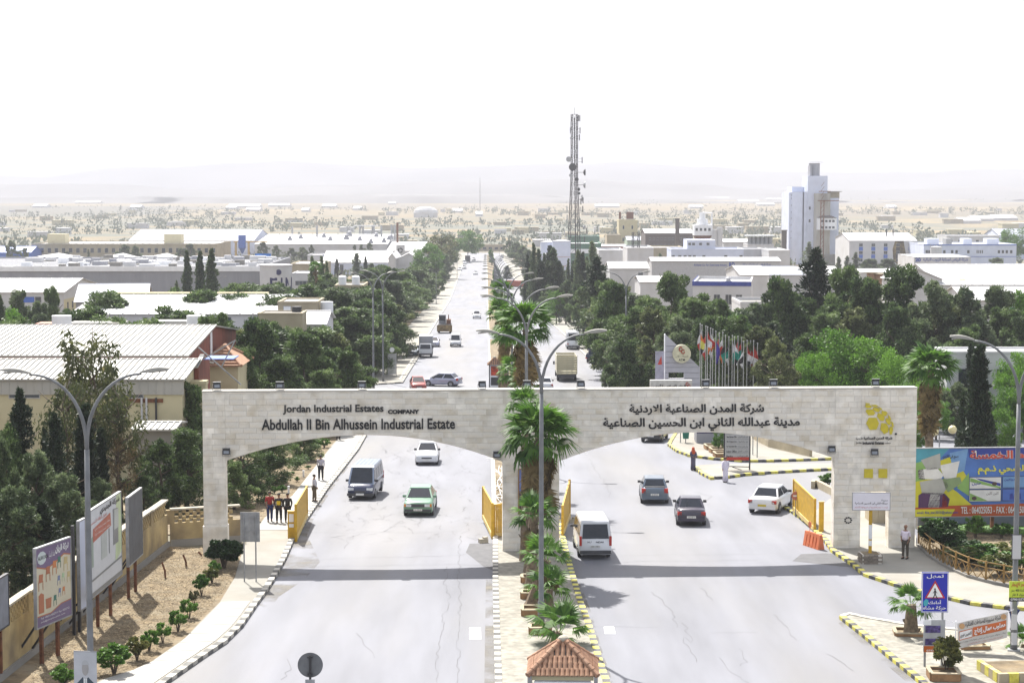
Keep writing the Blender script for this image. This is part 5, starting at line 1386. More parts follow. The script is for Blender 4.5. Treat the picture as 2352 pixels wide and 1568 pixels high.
def leaves_mesh(name,puffs,per,ll,lw,m,up=0.0,flat=1.0,shell=.55,outw=.7):
 """many small leaf blades spread through the puffs of a crown"""
 C=np.array([p[0] for p in puffs],float);Rr=np.array([p[1] for p in puffs],float)
 k=len(C);n=k*per
 c=np.repeat(C,per,0);r=np.repeat(Rr,per)
 d=rng.normal(size=(n,3));d/=np.linalg.norm(d,axis=1)[:,None]
 rad=r*(shell+(1-shell)*rng.random(n))*np.where(rng.random(n)<.15,.5,1)
 pos=c+d*rad[:,None]*np.array([1,1,flat])
 ax=d*outw+rng.normal(size=(n,3))*.6+np.array([0,0,up]);ax/=np.linalg.norm(ax,axis=1)[:,None]
 s=rng.normal(size=(n,3));w=np.cross(ax,s);w/=np.linalg.norm(w,axis=1)[:,None]+1e-9
 L_=ll*(.6+.8*rng.random(n))[:,None];W_=lw*(.6+.8*rng.random(n))[:,None]
 V=np.empty((n,4,3));V[:,0]=pos-ax*L_*.5;V[:,1]=pos+w*W_*.5;V[:,2]=pos+ax*L_*.5;V[:,3]=pos-w*W_*.5
 return quads_mesh(name,V,m)
def quads_mesh(name,V,m):
 n=len(V);me=bpy.data.meshes.new(name)
 me.vertices.add(n*4);me.vertices.foreach_set('co',V.reshape(-1).astype(np.float32))
 me.loops.add(n*4);me.loops.foreach_set('vertex_index',np.arange(n*4,dtype=np.int32))
 me.polygons.add(n);me.polygons.foreach_set('loop_start',np.arange(0,n*4,4,dtype=np.int32));me.polygons.foreach_set('loop_total',np.full(n,4,dtype=np.int32))
 me.materials.append(m);me.update(calc_edges=True)
 return me
def pine_puffs(seed,h=10.0,w=4.2,low=.25,lobes=13):
 r=random.Random(seed);out=[]
 for i in range(lobes):
  t=i/(lobes-1)
  z=h*(low+(.9-low)*t)
  rr=w*(1-abs(t-.35)**1.5)*r.uniform(.45,1)*(1 if t<.8 else .4)
  a=i*2.4+r.uniform(-.5,.5)
  c=Vector((rr*.72*math.cos(a),rr*.72*math.sin(a),z))
  R0=w*r.uniform(.30,.46)*(1-.3*t)
  for j in range(7):
   u=Vector((r.gauss(0,1),r.gauss(0,1),r.gauss(0,.6))).normalized()
   out.append((tuple(c+u*R0*.75),R0*r.uniform(.38,.6)))
 for j in range(6):out.append(((r.uniform(-.6,.6),r.uniform(-.6,.6),h*r.uniform(.8,.93)),w*.2))
 return out
def trunk_mesh(name,h,r0,lean=.3,limbs=6,seed=0,m=None):
 r=random.Random(seed);mb=MB()
 pts=[(0,0,-.2)]
 for k in range(1,6):pts.append((lean*r.uniform(-1,1)*k/5,lean*r.uniform(-1,1)*k/5,h*k/5))
 mb.tube(pts,[r0,r0*.85,r0*.7,r0*.5,r0*.35,r0*.12],7)
 for i in range(limbs):
  z=h*r.uniform(.3,.8);a=r.uniform(0,6.28);l=h*r.uniform(.18,.3)
  p=Vector((0,0,z));q=p+Vector((math.cos(a)*l,math.sin(a)*l,l*.5))
  mb.tube([p,p.lerp(q,.5)+Vector((0,0,-.1)),q],[r0*.4,r0*.28,r0*.1],5)
 return mb.mesh(name,m or M_bark,True)
M_olive=leafmat('olive_leaves',(0.04,0.056,0.02),(0.17,0.20,0.075),.35,hi=(.26,.28,.14))
KIND={}
def kind(key,variants):
 out=[]
 for cr,tr,H0,W0 in variants:
  a=np.empty(len(cr.vertices)*3,np.float32);cr.vertices.foreach_get('co',a);a=a.reshape(-1,3)
  out.append((cr,tr,float(np.percentile(a[:,2],99.7)),2*float(np.percentile(np.abs(a[:,:2]),96))))
 KIND[key]=out
kind('pine',[(leaves_mesh('crown',pine_puffs(s),170,.42,.13,M_pine,up=.25,flat=.85),trunk_mesh('trunk',8.5,.26,.4,8,s),10.0,8.6) for s in (1,2,3,4,5)])
kind('olive',[(leaves_mesh('crown',pine_puffs(s,w=4.0,low=.15,lobes=15),150,.40,.14,M_olive,up=.1,flat=.9),trunk_mesh('trunk',8.5,.24,.3,8,s),10.0,7.6) for s in (21,22)])
kind('greypine',[(leaves_mesh('crown',pine_puffs(s,w=3.7,low=.16,lobes=15),150,.42,.12,M_pine2,up=.2,flat=.9),trunk_mesh('trunk',8.5,.24,.3,8,s),10.0,7.6) for s in (11,12,13)])
kind('pinelow',[(leaves_mesh('crown',pine_puffs(s,w=4.6,low=.1,lobes=16),170,.36,.11,M_pine,up=.25,flat=.9),trunk_mesh('trunk',8.5,.24,.3,6,s),10.0,9.4) for s in (6,7)])
def cyp_puffs(seed,h=10,w=1.0,rag=.12):
 r=random.Random(seed);out=[];n=46
 for i in range(n):
  t=i/n;rr=w*(1-t)**.55*(.55+.45*min(1,t*7))*r.uniform(1-rag*2,1+rag)
  a=i*2.4;out.append(((rr*.5*math.cos(a),rr*.5*math.sin(a),.25+t*h*.95),max(.16,rr*.62)))
 return out
kind('cypress',[(leaves_mesh('crown',cyp_puffs(s),130,.4,.11,M_cyp,up=1.6,flat=1.4),trunk_mesh('trunk',5,.16,.05,0,s),10.0,2.2) for s in (1,2)])
kind('darkconifer',[(leaves_mesh('crown',cyp_puffs(s,w=1.7,rag=.3),120,.42,.12,M_cyp,up=.4,flat=1.1,outw=1.2),trunk_mesh('trunk',8,.2,.1,3,s),10.0,3.9) for s in (5,6,7)])
kind('spire',[(leaves_mesh('crown',cyp_puffs(s,w=1.5,rag=.35),110,.44,.10,M_pine2,up=.3,flat=1.0,outw=1.2),trunk_mesh('trunk',8,.2,.1,3,s),10.0,3.4) for s in (8,9,10)])
def round_puffs(seed,h=10,w=4.5,low=.2,n=60,flat=.45):
 r=random.Random(seed);out=[]
 for i in range(n):
  u=Vector((r.gauss(0,1),r.gauss(0,1),r.gauss(0,1))).normalized()*r.uniform(.5,1)
  out.append(((u.x*w*.8,u.y*w*.8,h*(low+(1-low)*.5)+u.z*h*(1-low)*.42),w*r.uniform(.16,.27)))
 return out
kind('bright',[(leaves_mesh('crown',round_puffs(s,w=5.2,low=.12,n=75),150,.3,.17,M_bright,up=.1,flat=.7),trunk_mesh('trunk',7,.2,.4,8,s),10.0,10.5) for s in (1,2)])
kind('broad',[(leaves_mesh('crown',round_puffs(s,w=4.4,low=.12,n=60),140,.34,.16,M_bush,up=.1,flat=.8),trunk_mesh('trunk',7,.2,.4,8,s),10.0,9.0) for s in (3,4)])
kind('eucalypt',[(leaves_mesh('crown',round_puffs(s,w=3.4,low=.22,n=46),60,.42,.13,M_euc,up=-.6,flat=1.1),trunk_mesh('trunk',9.4,.18,.8,10,s),10.0,6.6) for s in (5,6)])
kind('drytree',[(leaves_mesh('crown',round_puffs(s,w=2.6,low=.1,n=40),40,.4,.08,M_dry,up=.1),trunk_mesh('trunk',9.6,.18,.3,16,s),10.0,5.2) for s in (7,)])
kind('poplar',[(leaves_mesh('crown',cyp_puffs(s,w=1.35,rag=.2),110,.34,.2,leafmat('poplar_leaves',(.02,.045,.012),(.06,.10,.03),.3),up=.8,flat=1.2),trunk_mesh('trunk',8,.15,.1,0,s),10.0,3.0) for s in (3,4)])
NAMES={'pine':'pine_tree','greypine':'pine_tree','olive':'pine_tree','pinelow':'pine_tree','cypress':'cypress_tree','darkconifer':'conifer_tree','spire':'conifer_tree','bright':'leafy_tree','broad':'leafy_tree','eucalypt':'eucalyptus_tree','drytree':'dry_tree','poplar':'poplar_tree'}
def tree(k,x,ytop,ybase,wpx,label,group=None,Y=None):
 if ybase<0:Y=-ybase
 g=G(x,ybase) if Y is None else P(x,800,Y)
 z0=TZ(g.y)
 h=Z(ytop,g.y)-z0
 tree_at(k,g.x,g.y,h,wpx*MPP(g.y),label,group)
def tree_at(k,X_,Y_,h,w,label,group=None):
 cr,tr,H0,W0=random.choice(KIND[k])
 o=E(NAMES[k],label,'tree',(X_,Y_,TZ(Y_)),random.uniform(0,6.28),group)
 sx,sz=w/W0,h/H0
 o.scale=(sx,sx,sz)
 inst('crown',cr,o);inst('trunk',tr,o,sc=(max(.5,min(1.2,1/max(.3,sx)*.8)),)*2+(1,))
 return o
random.seed(77)
gL='pines along the left pavement of the far road'
for (k,x,yt,yb,w,lb) in (('pine',500,722,985,120,'dark pine tree rising just behind the small tiled hip roof'),('pine',597,735,1000,150,'broad pine tree behind the word Jordan on the gate, highest crown there'),('pine',700,765,985,150,'broad pine tree with a bare grey branch left of the stone tablet'),('pine',770,800,960,110,'low pine tree touching the coping left of the corner pavement'),('pinelow',560,800,1015,130,'dense pine tree directly above the left end of the coping'),('pinelow',650,820,1010,150,'dense pine tree filling the view above the Latin lettering'),('pinelow',745,850,1000,120,'dark pine tree whose lower boughs meet the coping by the second floodlight'),('pine',440,880,1110,110,'pine tree against the left end of the gate, beside the yellow factory'),('pinelow',430,985,1175,150,'big pine tree left of the gate pier above the lattice wall'),('pinelow',370,1010,1185,120,'bluish pine tree between the billboards and the left pier'),('pinelow',558,1000,1155,125,'pine tree seen through the left arch beside the pier'),('pinelow',618,975,1112,130,'dark pine tree seen through the left arch above the soil bed'),('pinelow',700,985,1060,80,'pine tree seen at the top of the left arch by the pavement'),('pinelow',538,1060,1172,90,'small round pine tree touching the right side of the left pier')):
 tree(k,x,yt,yb,w,lb,'pines left of the gate')
fill='pines filling the ground left of the gate'
for n_,(x,yt,Y_,w) in enumerate(((620,745,178,130),(670,752,186,120),(560,752,172,130),(520,745,182,120),(725,748,198,110),(760,760,192,110),(800,800,172,90),(740,735,240,110),(790,705,250,120),(840,690,258,120),(880,680,268,110),(760,720,262,110),(815,715,242,110),(860,725,240,100),(900,700,280,100),(700,760,236,110))):
 tree(('pine','pinelow','olive')[n_%3],x,yt+random.uniform(-8,10),-Y_,w,'full pine crown behind the left gate half, %s by the flat roofs'%ORD(n_+1),fill)
for n_,(X_,Y_,h_) in enumerate(((-27,168,9),(-33,172,9.5),(-22.5,176,8.5),(-38,180,9.5),(-28.5,183,9.5),(-33,192,10),(-19.5,192,8),(-24,200,9),(-42,190,10),(-29,238,10),(-34,243,10),(-39,240,10.5),(-24.5,236,9.5),(-31,254,10),(-37,262,11),(-44,250,10.5),(-20,239,8.5),(-29,272,10.5),(-35,285,10.5),(-49,236,10.5),(-25,160,7.5),(-30,158,8),(-36,162,8.5),(-41,168,9),(-46,176,9.5))):
 tree_at('pine' if n_%3 else 'pinelow',X_,Y_,h_,9.5,'pine inside the mass between ribbed factory and corner lamps, %s inwards'%ORD(n_+1),fill)
Y=238.0;i=0
while Y<1040:
 kx=wl((840,999),(1002,740),[Y])[0][0]
 h=random.uniform(8.0,10.8)*(1.15 if Y>700 else 1)
 k=random.choice(['pine','pine','greypine','spire'] if Y<500 else ['greypine','pine','greypine','spire'])
 tree_at(k,kx-random.uniform(6.5,9),Y,h,random.uniform(7,9.5) if k!='spire' else 4,'kerbside tree left of the far road, %s from the near end'%ORD(i+1),gL)
 if Y<560:
  tree_at(random.choice(['pine','pine','greypine']),kx-random.uniform(14,19),Y+4,h*random.uniform(.9,1.1),8.5,'second row tree left of the far road, %s from the near end'%ORD(i+1),gL)
 if Y<330:
  tree_at('pine',kx-random.uniform(22,28),Y+2,h*random.uniform(.75,.95),8,'third row tree left of the far road, %s from the near end'%ORD(i+1),gL)
 Y+=random.uniform(9,13)*(1 if Y<500 else 1.8);i+=1
for (k,x,yt,yb,w,lb) in (('pine',895,616,760,60,'tall pine tree standing out above the row beside the tan water tank house'),('eucalypt',1015,537,640,75,'tall pale green tree at the far left end of the road'),('broad',1075,530,600,60,'tall round tree closing the left side of the road far away'),('broad',985,560,660,70,'grey green tree beside the white sheds at the far end of the left row')):
 tree(k,x,yt,yb,w,lb)
gR='dense conifers right of the far road'
for (k,x,yt,yb,w,lb) in (('darkconifer',1370,592,800,66,'tall dark pine tree standing out above the mast base trees'),('pine',1402,655,850,100,'broad pine tree above the dark parked pickup'),('pine',1340,660,765,56,'pine tree at the edge of the right carriageway behind the minibus'),('pine',1410,650,870,120,'pine tree behind the double headed lamp right of the road'),('pine',1428,725,890,110,'dark pine tree over the rounded kerb corner'),('pine',1470,700,900,150,'large pine tree directly left of the bank triangle board'),('pinelow',1455,790,900,110,'low dense pine tree at the left foot of the bank board'),('pine',1540,630,880,140,'tall bushy pine tree behind the round bank sign'),('pine',1590,680,910,150,'big grey green pine tree behind the leftmost flags'),('pine',1650,690,905,130,'pine tree rising behind the middle flags'),('greypine',1720,700,915,130,'grey pine tree behind the rightmost flags'),('pine',1790,640,900,130,'tall pine tree in front of the striped skylight roof'),('darkconifer',1870,572,880,90,'tallest pine tree right of the silo tower foot'),('pine',1935,615,890,130,'dark pine tree beside the tallest one, right of it'),('pine',1990,640,900,140,'pine tree below the cable reels'),('pine',2080,615,900,170,'wide pine tree in front of the white gable shed'),('greypine',2150,650,910,130,'grey pine tree at the corner of the white gable shed'),('greypine',2215,665,910,130,'grey pine tree in front of the long white roof, right'),('greypine',2285,660,900,110,'grey pine tree near the right edge below the long roof'),('broad',2340,670,900,90,'pale leafy tree at the right edge below the long roof'),('pine',1830,700,900,120,'dark pine tree left of the bright green tree'),('pinelow',1900,720,905,140,'dark pine tree directly behind the bright green tree'),('pinelow',2030,740,905,140,'dark pine tree behind the gap between bright tree and palm'),('pinelow',2110,760,905,130,'dark pine tree behind the right hand garden palm'),('darkconifer',1770,745,930,60,'slim dark conifer right of the flags'),('darkconifer',1810,790,930,50,'slim dark conifer between flags and the bright green tree'),('pinelow',2200,770,900,110,'dark pine tree left of the low white building'),('pinelow',2290,760,860,120,'dark pine tree behind the low white building'),('bright',1915,757,960,140,'bright green leafy tree above the coping, left one'),('bright',1990,775,965,150,'bright green leafy tree above the coping, beside the garden palm'),('bright',1875,810,968,90,'yellow green leafy tree nearest the coping right of the flags'),('bright',2050,810,975,90,'low bright green tree at the palm foot above the gate end'),('bright',2335,810,990,90,'green leafy tree at the right edge under the street lamp'),('broad',1278,668,745,46,'light green round tree at the right kerb far down the road')):
 tree(k,x,yt,yb,w,lb)
fr_='pines filling the ground right of the road'
for n_,(x,yt,Y_,w) in enumerate(((1395,640,300,90),(1420,640,290,110),(1440,660,280,130),(1500,650,270,120),(1545,680,250,120),(1600,665,245,130),(1655,680,235,130),(1700,690,230,120),(1750,680,228,130),(1500,700,200,130),(1560,715,195,130),(1620,720,190,130),(1690,715,185,130),(1745,720,182,130),(1800,690,220,130),(1850,660,222,120),(1905,665,215,130),(1960,680,210,130),(2020,672,215,130),(2060,690,205,130),(2120,690,212,130),(2180,690,208,130),(2240,705,205,130),(2300,700,210,120),(2350,705,205,110),(1410,715,240,90),(1425,765,205,90),(1440,770,190,110),(1860,740,185,120),(1780,755,175,110),(2150,745,180,110),(2220,740,185,110))):
 tree(('pine','olive','greypine','pine')[n_%4],x,yt+random.uniform(-12,16)+(20 if x>1480 else 8),-Y_,w*(.8+.3*random.random()),'%s pine crown %s'%(('front row' if Y_<200 else 'middle row' if Y_<235 else 'back row'),next(t for a,t in ((1345,'at the carriageway edge behind the minibus'),(1395,'above the dark parked pickup'),(1450,'over the rounded kerb corner'),(1510,'left of the triangular bank board'),(1560,'above the triangular bank board'),(1610,'at the right edge of the bank board'),(1640,'behind the leftmost flags'),(1665,'behind the middle flags'),(1710,'behind the rightmost flags'),(1770,'just right of the flags'),(1830,'left of the bright green tree'),(1880,'straight behind the bright green tree'),(1930,'below the silo tower right side'),(1990,'below the white warehouse'),(2040,'below the cable drums'),(2090,'left of the garden palm'),(2140,'behind the garden palm'),(2200,'right of the garden palm'),(2270,'above the low white building'),(2320,'above the right street lamp head'),(9999,'at the right edge')) if x<a)),fr_)
for n_,(x,yt) in enumerate(sorted(((1225,560),(1237,573),(1250,583),(1263,565),(1271,570),(1275,575),(1284,600),(1305,595),(1318,600),(1327,575),(1338,580),(1348,590),(1360,556),(1212,585),(1290,610),(1335,600),(1258,600),(1243,600)))):
 tree('cypress' if n_%3==0 else 'spire',x,yt,715+(n_*13)%26,16+(n_*5)%18,'dark narrow cypress in the mast foot clump, %s from the left'%ORD(n_+1),'cypresses around the mast')
for x,yt,yb,w in ((1150+20,552,590,24),(1185,556,600,40),(1200,565,620,44),(1215,575,640,40),(1180,560,594,30)):
 tree('greypine',x,yt,yb,w,'hazy grey tree right of the far road at %s'%{1170:'the very end of the road',1185:'the bend before the last',1200:'the pale wall',1215:'the cypress clump, leftmost',1180:'the kerb, lowest'}[x],'hazy trees at the far right of the road')
for n_,(x,yt,yb,w) in enumerate(((1248,650,720,36),(1262,655,735,40),(1215,620,700,40),(1300,645,745,50),(1328,655,760,50))):
 tree('greypine',x,yt,yb,w,'grey tree low in the cypress clump right of the road, %s one'%ORD(n_+1),gR)
for n_,(k,x,yt,yb,w,lb) in enumerate((('spire',1515,582,645,18,'lone dark conifer by the pale shed wall left of the lettering'),('spire',1546,592,640,16,'lone dark conifer in front of the lettered shed, left'),('spire',1603,600,640,12,'tiny dark conifer below the lettered shed wall'),('spire',1693,575,645,22,'dark conifer covering the lettering on the long shed'),('spire',1802,575,640,34,'dark conifer just left of the silo tower'),('spire',1857,556,645,26,'pointed dark conifer before the silo tower'),('spire',1886,585,640,20,'small pointed conifer at the right foot of the silo tower'),('spire',1965,580,650,20,'thin leaning conifer before the white block with blue windows'),('spire',2230,563,625,34,'dark conifer in front of the blue trimmed laboratory building'),('broad',1580,605,650,30,'olive round bush tree under the lettered shed wall'),('greypine',1450,610,700,70,'thin grey pine tree right of the mast clump'),('broad',1490,590,640,30,'pale leafy tree beside the small lattice mast'),('spire',1447,578,650,18,'dark conifer left of the small lattice mast'),('greypine',2000,595,650,60,'grey tree below the burnt window bay'),('greypine',2040,595,650,60,'grey tree right below the white block with blue windows'),('greypine',1985,600,655,36,'grey tree below the white block left of the others'),('greypine',2095,592,640,26,'small grey tree by the lettered sign wall, left'),('greypine',2175,593,640,30,'small grey tree by the lettered sign wall, right'),('broad',2325,525,620,55,'large grey green tree at the right edge beside the laboratory'),('greypine',2290,592,640,60,'low grey tree line piece at the right edge'),('spire',1985-60,590,650,16,'thin conifer behind the dark pine crowns right of the tower'),('spire',1945,588,650,16,'thin conifer second right of the silo tower'))):
 tree(k,x,yt,yb,w,lb)
for (k,x,yt,yb,w,lb) in (('eucalypt',215,765,1180,150,'tall loose eucalyptus tree in front of the yellow factory'),('eucalypt',160,880,1210,110,'eucalyptus tree with pale blossom behind the left lamp arms'),('eucalypt',280,900,1200,110,'eucalyptus tree between lamp arms and gate, pale tips'),('darkconifer',52,895,1250,70,'ragged dark conifer before the yellow wall at the far left'),('cypress',107,985,1240,26,'slim dark cypress behind the left boards'),('darkconifer',132,950,1260,60,'dark conifer left of the lamp fork'),('cypress',200,930,1240,62,'blackish cypress behind the lamp fork, thickest'),('cypress',235,985,1230,40,'blackish cypress right of the lamp fork'),('drytree',275,975,1205,70,'brown dry conifer between the lamp and the grey board'),('pinelow',20,980,1260,130,'bushy conifer at the left edge behind the wall'),('greypine',90,1040,1300,120,'bushy conifer behind the billboard wall, second from left'),('greypine',150,1090,1310,120,'dark bushy conifer behind the tall leaflet board'),('greypine',30,1120,1380,150,'dark bushy conifer hanging over the wall at the left edge'),('greypine',230,1100,1250,90,'dark conifer behind the white boards'),('darkconifer',100,1150,1370,80,'dark conifer right above the furniture board'),('pinelow',330,1090,1200,90,'green pine tree behind the grey board back'),('greypine',1,1010,1330,90,'dark conifer cut by the left edge'),('greypine',45,668,-250,70,'grey tree left of the yellow gable shed'),('pine',120,660,-255,60,'dark grey tree in front of the yellow gable shed'),('greypine',90,695,-240,80,'grey leafy mass below the yellow gable shed'),('bright',30,710,-225,80,'bright green shrubby tree at the far left'),('spire',2,680,-215,30,'pointed dark tree at the left edge'),('poplar',432,577,-372,24,'tall poplar before the long grey factory, left of three'),('poplar',462,578,-368,26,'tall poplar before the long grey factory, middle of three'),('poplar',488,572,-364,30,'tall poplar before the long grey factory, right of three'),('spire',408,645,-366,14,'small dark conifer left of the poplars'),('spire',395,660,-362,10,'smallest dark conifer left of the poplars'),('broad',523,660,-360,34,'round bush tree right of the poplars'),('broad',665,668,-345,44,'round green tree at the foot of the lettered white wall'),('greypine',290,562,-845,36,'hazy tree before the long tan building, tallest'),('greypine',315,565,-840,30,'hazy tree beside the tallest before the long tan building'),('spire',207,572,-840,8,'thin dark conifer before the long tan building'),('greypine',32,552,-835,34,'hazy round tree at the far left by the blue roofs'),('greypine',158,578,-840,20,'small hazy tree before the tan building, left'),('greypine',62,570,-835,22,'hazy tree right of the blue roof'),('greypine',418,570,-850,26,'hazy tree near the right end of the tan building'),('greypine',440,560,-850,28,'hazy tree at the right end of the tan building'),('greypine',605,556,600,24,'hazy dark tree before the white factory roof, left'),('greypine',635,564,600,18,'hazy dark tree before the white factory, second'),('greypine',670,570,605,26,'hazy dark tree before the white factory, third'),('greypine',695,568,605,30,'hazy dark tree before the white factory, fourth'),('greypine',716,563,603,14,'hazy dark tree before the white factory, fifth'),('greypine',815,563,600,14,'small hazy tree behind the white sheds, left'),('greypine',830,562,600,14,'small hazy tree behind the white sheds, middle'),('greypine',848,558,600,24,'small hazy tree behind the white sheds, right'),('cypress',774,595,650,12,'thin black cypress before the white sheds'),('spire',820,582,665,26,'dark conifer before the white sheds, tall one'),('cypress',840,590,665,12,'thin cypress right of the tall conifer before the sheds'),('spire',854,605,670,26,'dark conifer rightmost before the white sheds'),('spire',718,590,-390,22,'dark conifer left of the tan tank house'),('spire',740,590,-385,24,'dark conifer behind the garden palm left of the tank house'),('spire',752,600,-380,20,'dark conifer nearest the tan tank house'),('broad',742,640,-370,30,'green bushy tree by the tan tank house')):
 tree(k,x,yt,yb,w,lb)
for (k,x,yt,yb,w,lb) in (('bright',2180,830,960,70,'green leafy tree hiding the left part of the low white building'),('darkconifer',2226,790,985,34,'slim grey conifer before the low white building'),('broad',2290,850,975,90,'loose green tree before the low white building, middle'),('greypine',2200,880,1000,80,'grey green shrubby tree under the low white building'),('bright',2350,850,1010,80,'green leafy tree under the right hand street lamp'),('broad',2260,900,1010,90,'wide green bush tree behind the black cypress'),('broad',2080,880,985,90,'dark green shrubbery tree behind the emblem end of the coping')):
 tree(k,x,yt,yb,w,lb)
for (k,x,yt,yb,w,lb) in (('cypress',2245,795,1105,62,'large black cypress behind the tissue billboard'),('cypress',2212,900,1080,30,'dark cypress left of the large black one'),('cypress',2272,950,1090,30,'dark cypress right of the large black one'),('broad',2300,940,1080,80,'pale feathery tree above the billboard, right'),('broad',2150,920,1010,70,'grey green bush tree left of the cypresses'),('broad',2335,890,1010,80,'green tree at the right edge above the billboard'),('broad',2115,960,1060,40,'green bush beside the right end of the gate'),('bright',2130,880,990,90,'green bank shrubbery behind the right end of the coping')):
 tree(k,x,yt,yb,w,lb)
def far_scatter():
 r=random.Random(9);V=[]
 def clump(X_,Y_,h,w,n):
  z=TZ(Y_)
  for _ in range(n):
   c=np.array([X_+r.uniform(-.5,.5)*w,Y_+r.uniform(-.5,.5)*w,z+h*r.uniform(.05,1)])
   s=h*.17;a=r.uniform(0,3.14)
   ax=np.array([math.cos(a)*s,math.sin(a)*s,s*r.uniform(-.5,.5)]);up=np.array([0,0,s*r.uniform(.6,1.3)])
   V.append([c-ax,c-up,c+ax,c+up])
 for _ in range(3200):
  Y_=1080+2100*r.random()**1.3;X_=r.uniform(-.31,.31)*Y_
  if noise.noise(Vector((X_/300,Y_/500,0)))<-.05:continue
  clump(X_,Y_,r.uniform(2.5,7),r.uniform(3,8),13)
 for _ in range(420):
  Y_=r.uniform(3200,7000);X_=r.uniform(-.3,.3)*Y_
  if noise.noise(Vector((X_/700,Y_/900,4)))<.12:continue
  clump(X_,Y_,r.uniform(4,8),r.uniform(30,90),12)
 for _ in range(500):
  Y_=r.uniform(640,1080);X_=r.choice([r.uniform(-.29,-.03),r.uniform(.03,.29)])*Y_
  clump(X_,Y_,r.uniform(2,5),r.uniform(3,7),12)
 me=quads_mesh('distant_trees',np.array(V),leafmat('plain_tree_leaves',(.10,.12,.09),(.18,.20,.15),.2))  # leaf colours paled, distance haze painted into them
 o=bpy.data.objects.new('distant_trees',me);COL.objects.link(o);o['kind']='stuff'
 o['label']='hazy scatter of countless trees on the dusty plain'
far_scatter()
# ---- fan palms
def frond_mesh(seed,dead=False):
 """one fan leaf along +Y: stalk, pleated blade of many segments, drooping tips"""
 r=random.Random(seed);V=[]
 st=.75;n=22
 w=.022
 V.append([(-w,0,0),(w,0,0),(w,st,-.03),(-w,st,-.03)])
 for k in range(n):
  a=-1.45+2.9*(k+.5)/n+r.uniform(-.03,.03)
  L1=(.95-.18*abs(a))*r.uniform(.9,1.05)
  dx,dy=math.sin(a),math.cos(a);px,py=dy,-dx
  b=(0,st,-.03);mid=(dx*L1*.6,st+dy*L1*.6,.03-.03*abs(a));tip=(dx*L1*1.05,st+dy*L1*1.05,-.12-(.35 if not dead else .5)*r.random())
  w0,w1=.012,.062
  V.append([(b[0]-px*w0,b[1]-py*w0,b[2]),(b[0]+px*w0,b[1]+py*w0,b[2]),(mid[0]+px*w1,mid[1]+py*w1,mid[2]+.02),(mid[0]-px*w1,mid[1]-py*w1,mid[2]-.02)])
  V.append([(mid[0]-px*w1,mid[1]-py*w1,mid[2]-.02),(mid[0]+px*w1,mid[1]+py*w1,mid[2]+.02),(tip[0]+px*.008,tip[1]+py*.008,tip[2]),(tip[0]-px*.008,tip[1]-py*.008,tip[2])])
 me=quads_mesh('frond',np.array(V),M_deadf if dead else M_frond)
 return me
FR=[frond_mesh(s) for s in (1,2,3)];FD=[frond_mesh(s,True) for s in (4,5)]
def palm(label,base,h,rc,r0=.22,ng=30,nd=26,skirt=2.0,group='fan palms on the median',seed=0,lean=(0,0)):
 """fan palm: base point, trunk height, crown radius"""
 r=random.Random(seed+50)
 o=E('fan_palm',label,'palm tree',base,0,group)
 top=Vector((lean[0],lean[1],h))
 mb=MB();k=9
 mb.tube([(0,0,-.1)]+[tuple(top*(i/k)) for i in range(1,k+1)],[r0*1.5]+[r0*(1.15-.45*i/k) for i in range(1,k+1)],10)
 for i in range(int(h/.28)):
  t=(i+.5)/max(1,int(h/.28));a=i*2.4;p=top*t;rr=r0*(1.12-.4*t)
  q=p+Vector((math.cos(a),math.sin(a),0))*rr
  mb.bar(q,q+Vector((math.cos(a)*.09,math.sin(a)*.09,.16)),.12,.05)
 mb.build('trunk',M_palmbark,o,smooth=False)
 sc=rc/1.5
 def put(me,elev,az,nm,s):
  f=inst(nm,me,o,top+Vector((math.sin(-az)*.1,math.cos(az)*.1,r.uniform(-.1,.15))),(elev,r.uniform(-.35,.35),az),s)
  return f
 for i in range(ng):
  t=i/ng;el=R(78-112*t)+r.uniform(-.1,.1)
  put(r.choice(FR),el,i*2.399+r.uniform(-.2,.2),'frond',sc*r.uniform(.85,1.08))
 for i in range(nd):
  t=i/max(1,nd)
  f=inst('dead_frond',r.choice(FD),o,top-Vector((0,0,.15+t*skirt*.55)),(R(-62-22*t)+r.uniform(-.1,.1),r.uniform(-.3,.3),i*2.399),sc*r.uniform(.7,.95))
 return o
def palm_px(label,xb,Yp,yc,rpx,xc=None,**k):
 b=P(xb,800,Yp);b.z=TZ(Yp)+.1
 h=Z(yc,Yp)-b.z
 xx=(X(xc,Yp,yc)-b.x) if xc else 0
 return palm(label,b,h,rpx*MPP(Yp),lean=(xx,0),**k)
palm_px('tallest fan palm behind the gate with a thick brown skirt',1207,122,756,68,seed=1,skirt=3.6,nd=40,r0=.25)
palm_px('fan palm far down the median, crown just above the tallest palm',1152,215,672,30,seed=2,ng=22,nd=12)
palm_px('fan palm on the median to the left behind the tallest palm',1150,165,720,34,seed=3,ng=22,nd=16)
palm_px('fan palm on the median below the tallest palm, left',1160,150,772,34,seed=21,ng=20,nd=16)
palm_px('low fan palm behind the coping, left of the lamp pole',1180,132,852,38,seed=4,ng=20,nd=4,skirt=.5)
palm_px('low fan palm behind the coping among the median shrubs',1205,126,878,38,seed=5,ng=20,nd=4,skirt=.5)
palm_px('fan palm crown poking up in front of the gate centre',1206,99.5,928,42,seed=6,ng=22,nd=4,skirt=.6)
palm_px('big shaggy fan palm in front of the gate centre',1218,96.5,1005,84,xc=1238,seed=7,ng=36,nd=46,skirt=4.2,r0=.26)
palm_px('fan palm beside the lamp pole in front of the middle pier',1217,92.5,1185,56,xc=1228,seed=8,ng=16,nd=7,skirt=1.2)
palm_px('fan palm with a stout trunk in the third planter from the gate',1222,88.3,1285,62,xc=1255,seed=9,ng=14,nd=6,skirt=.6,r0=.33)
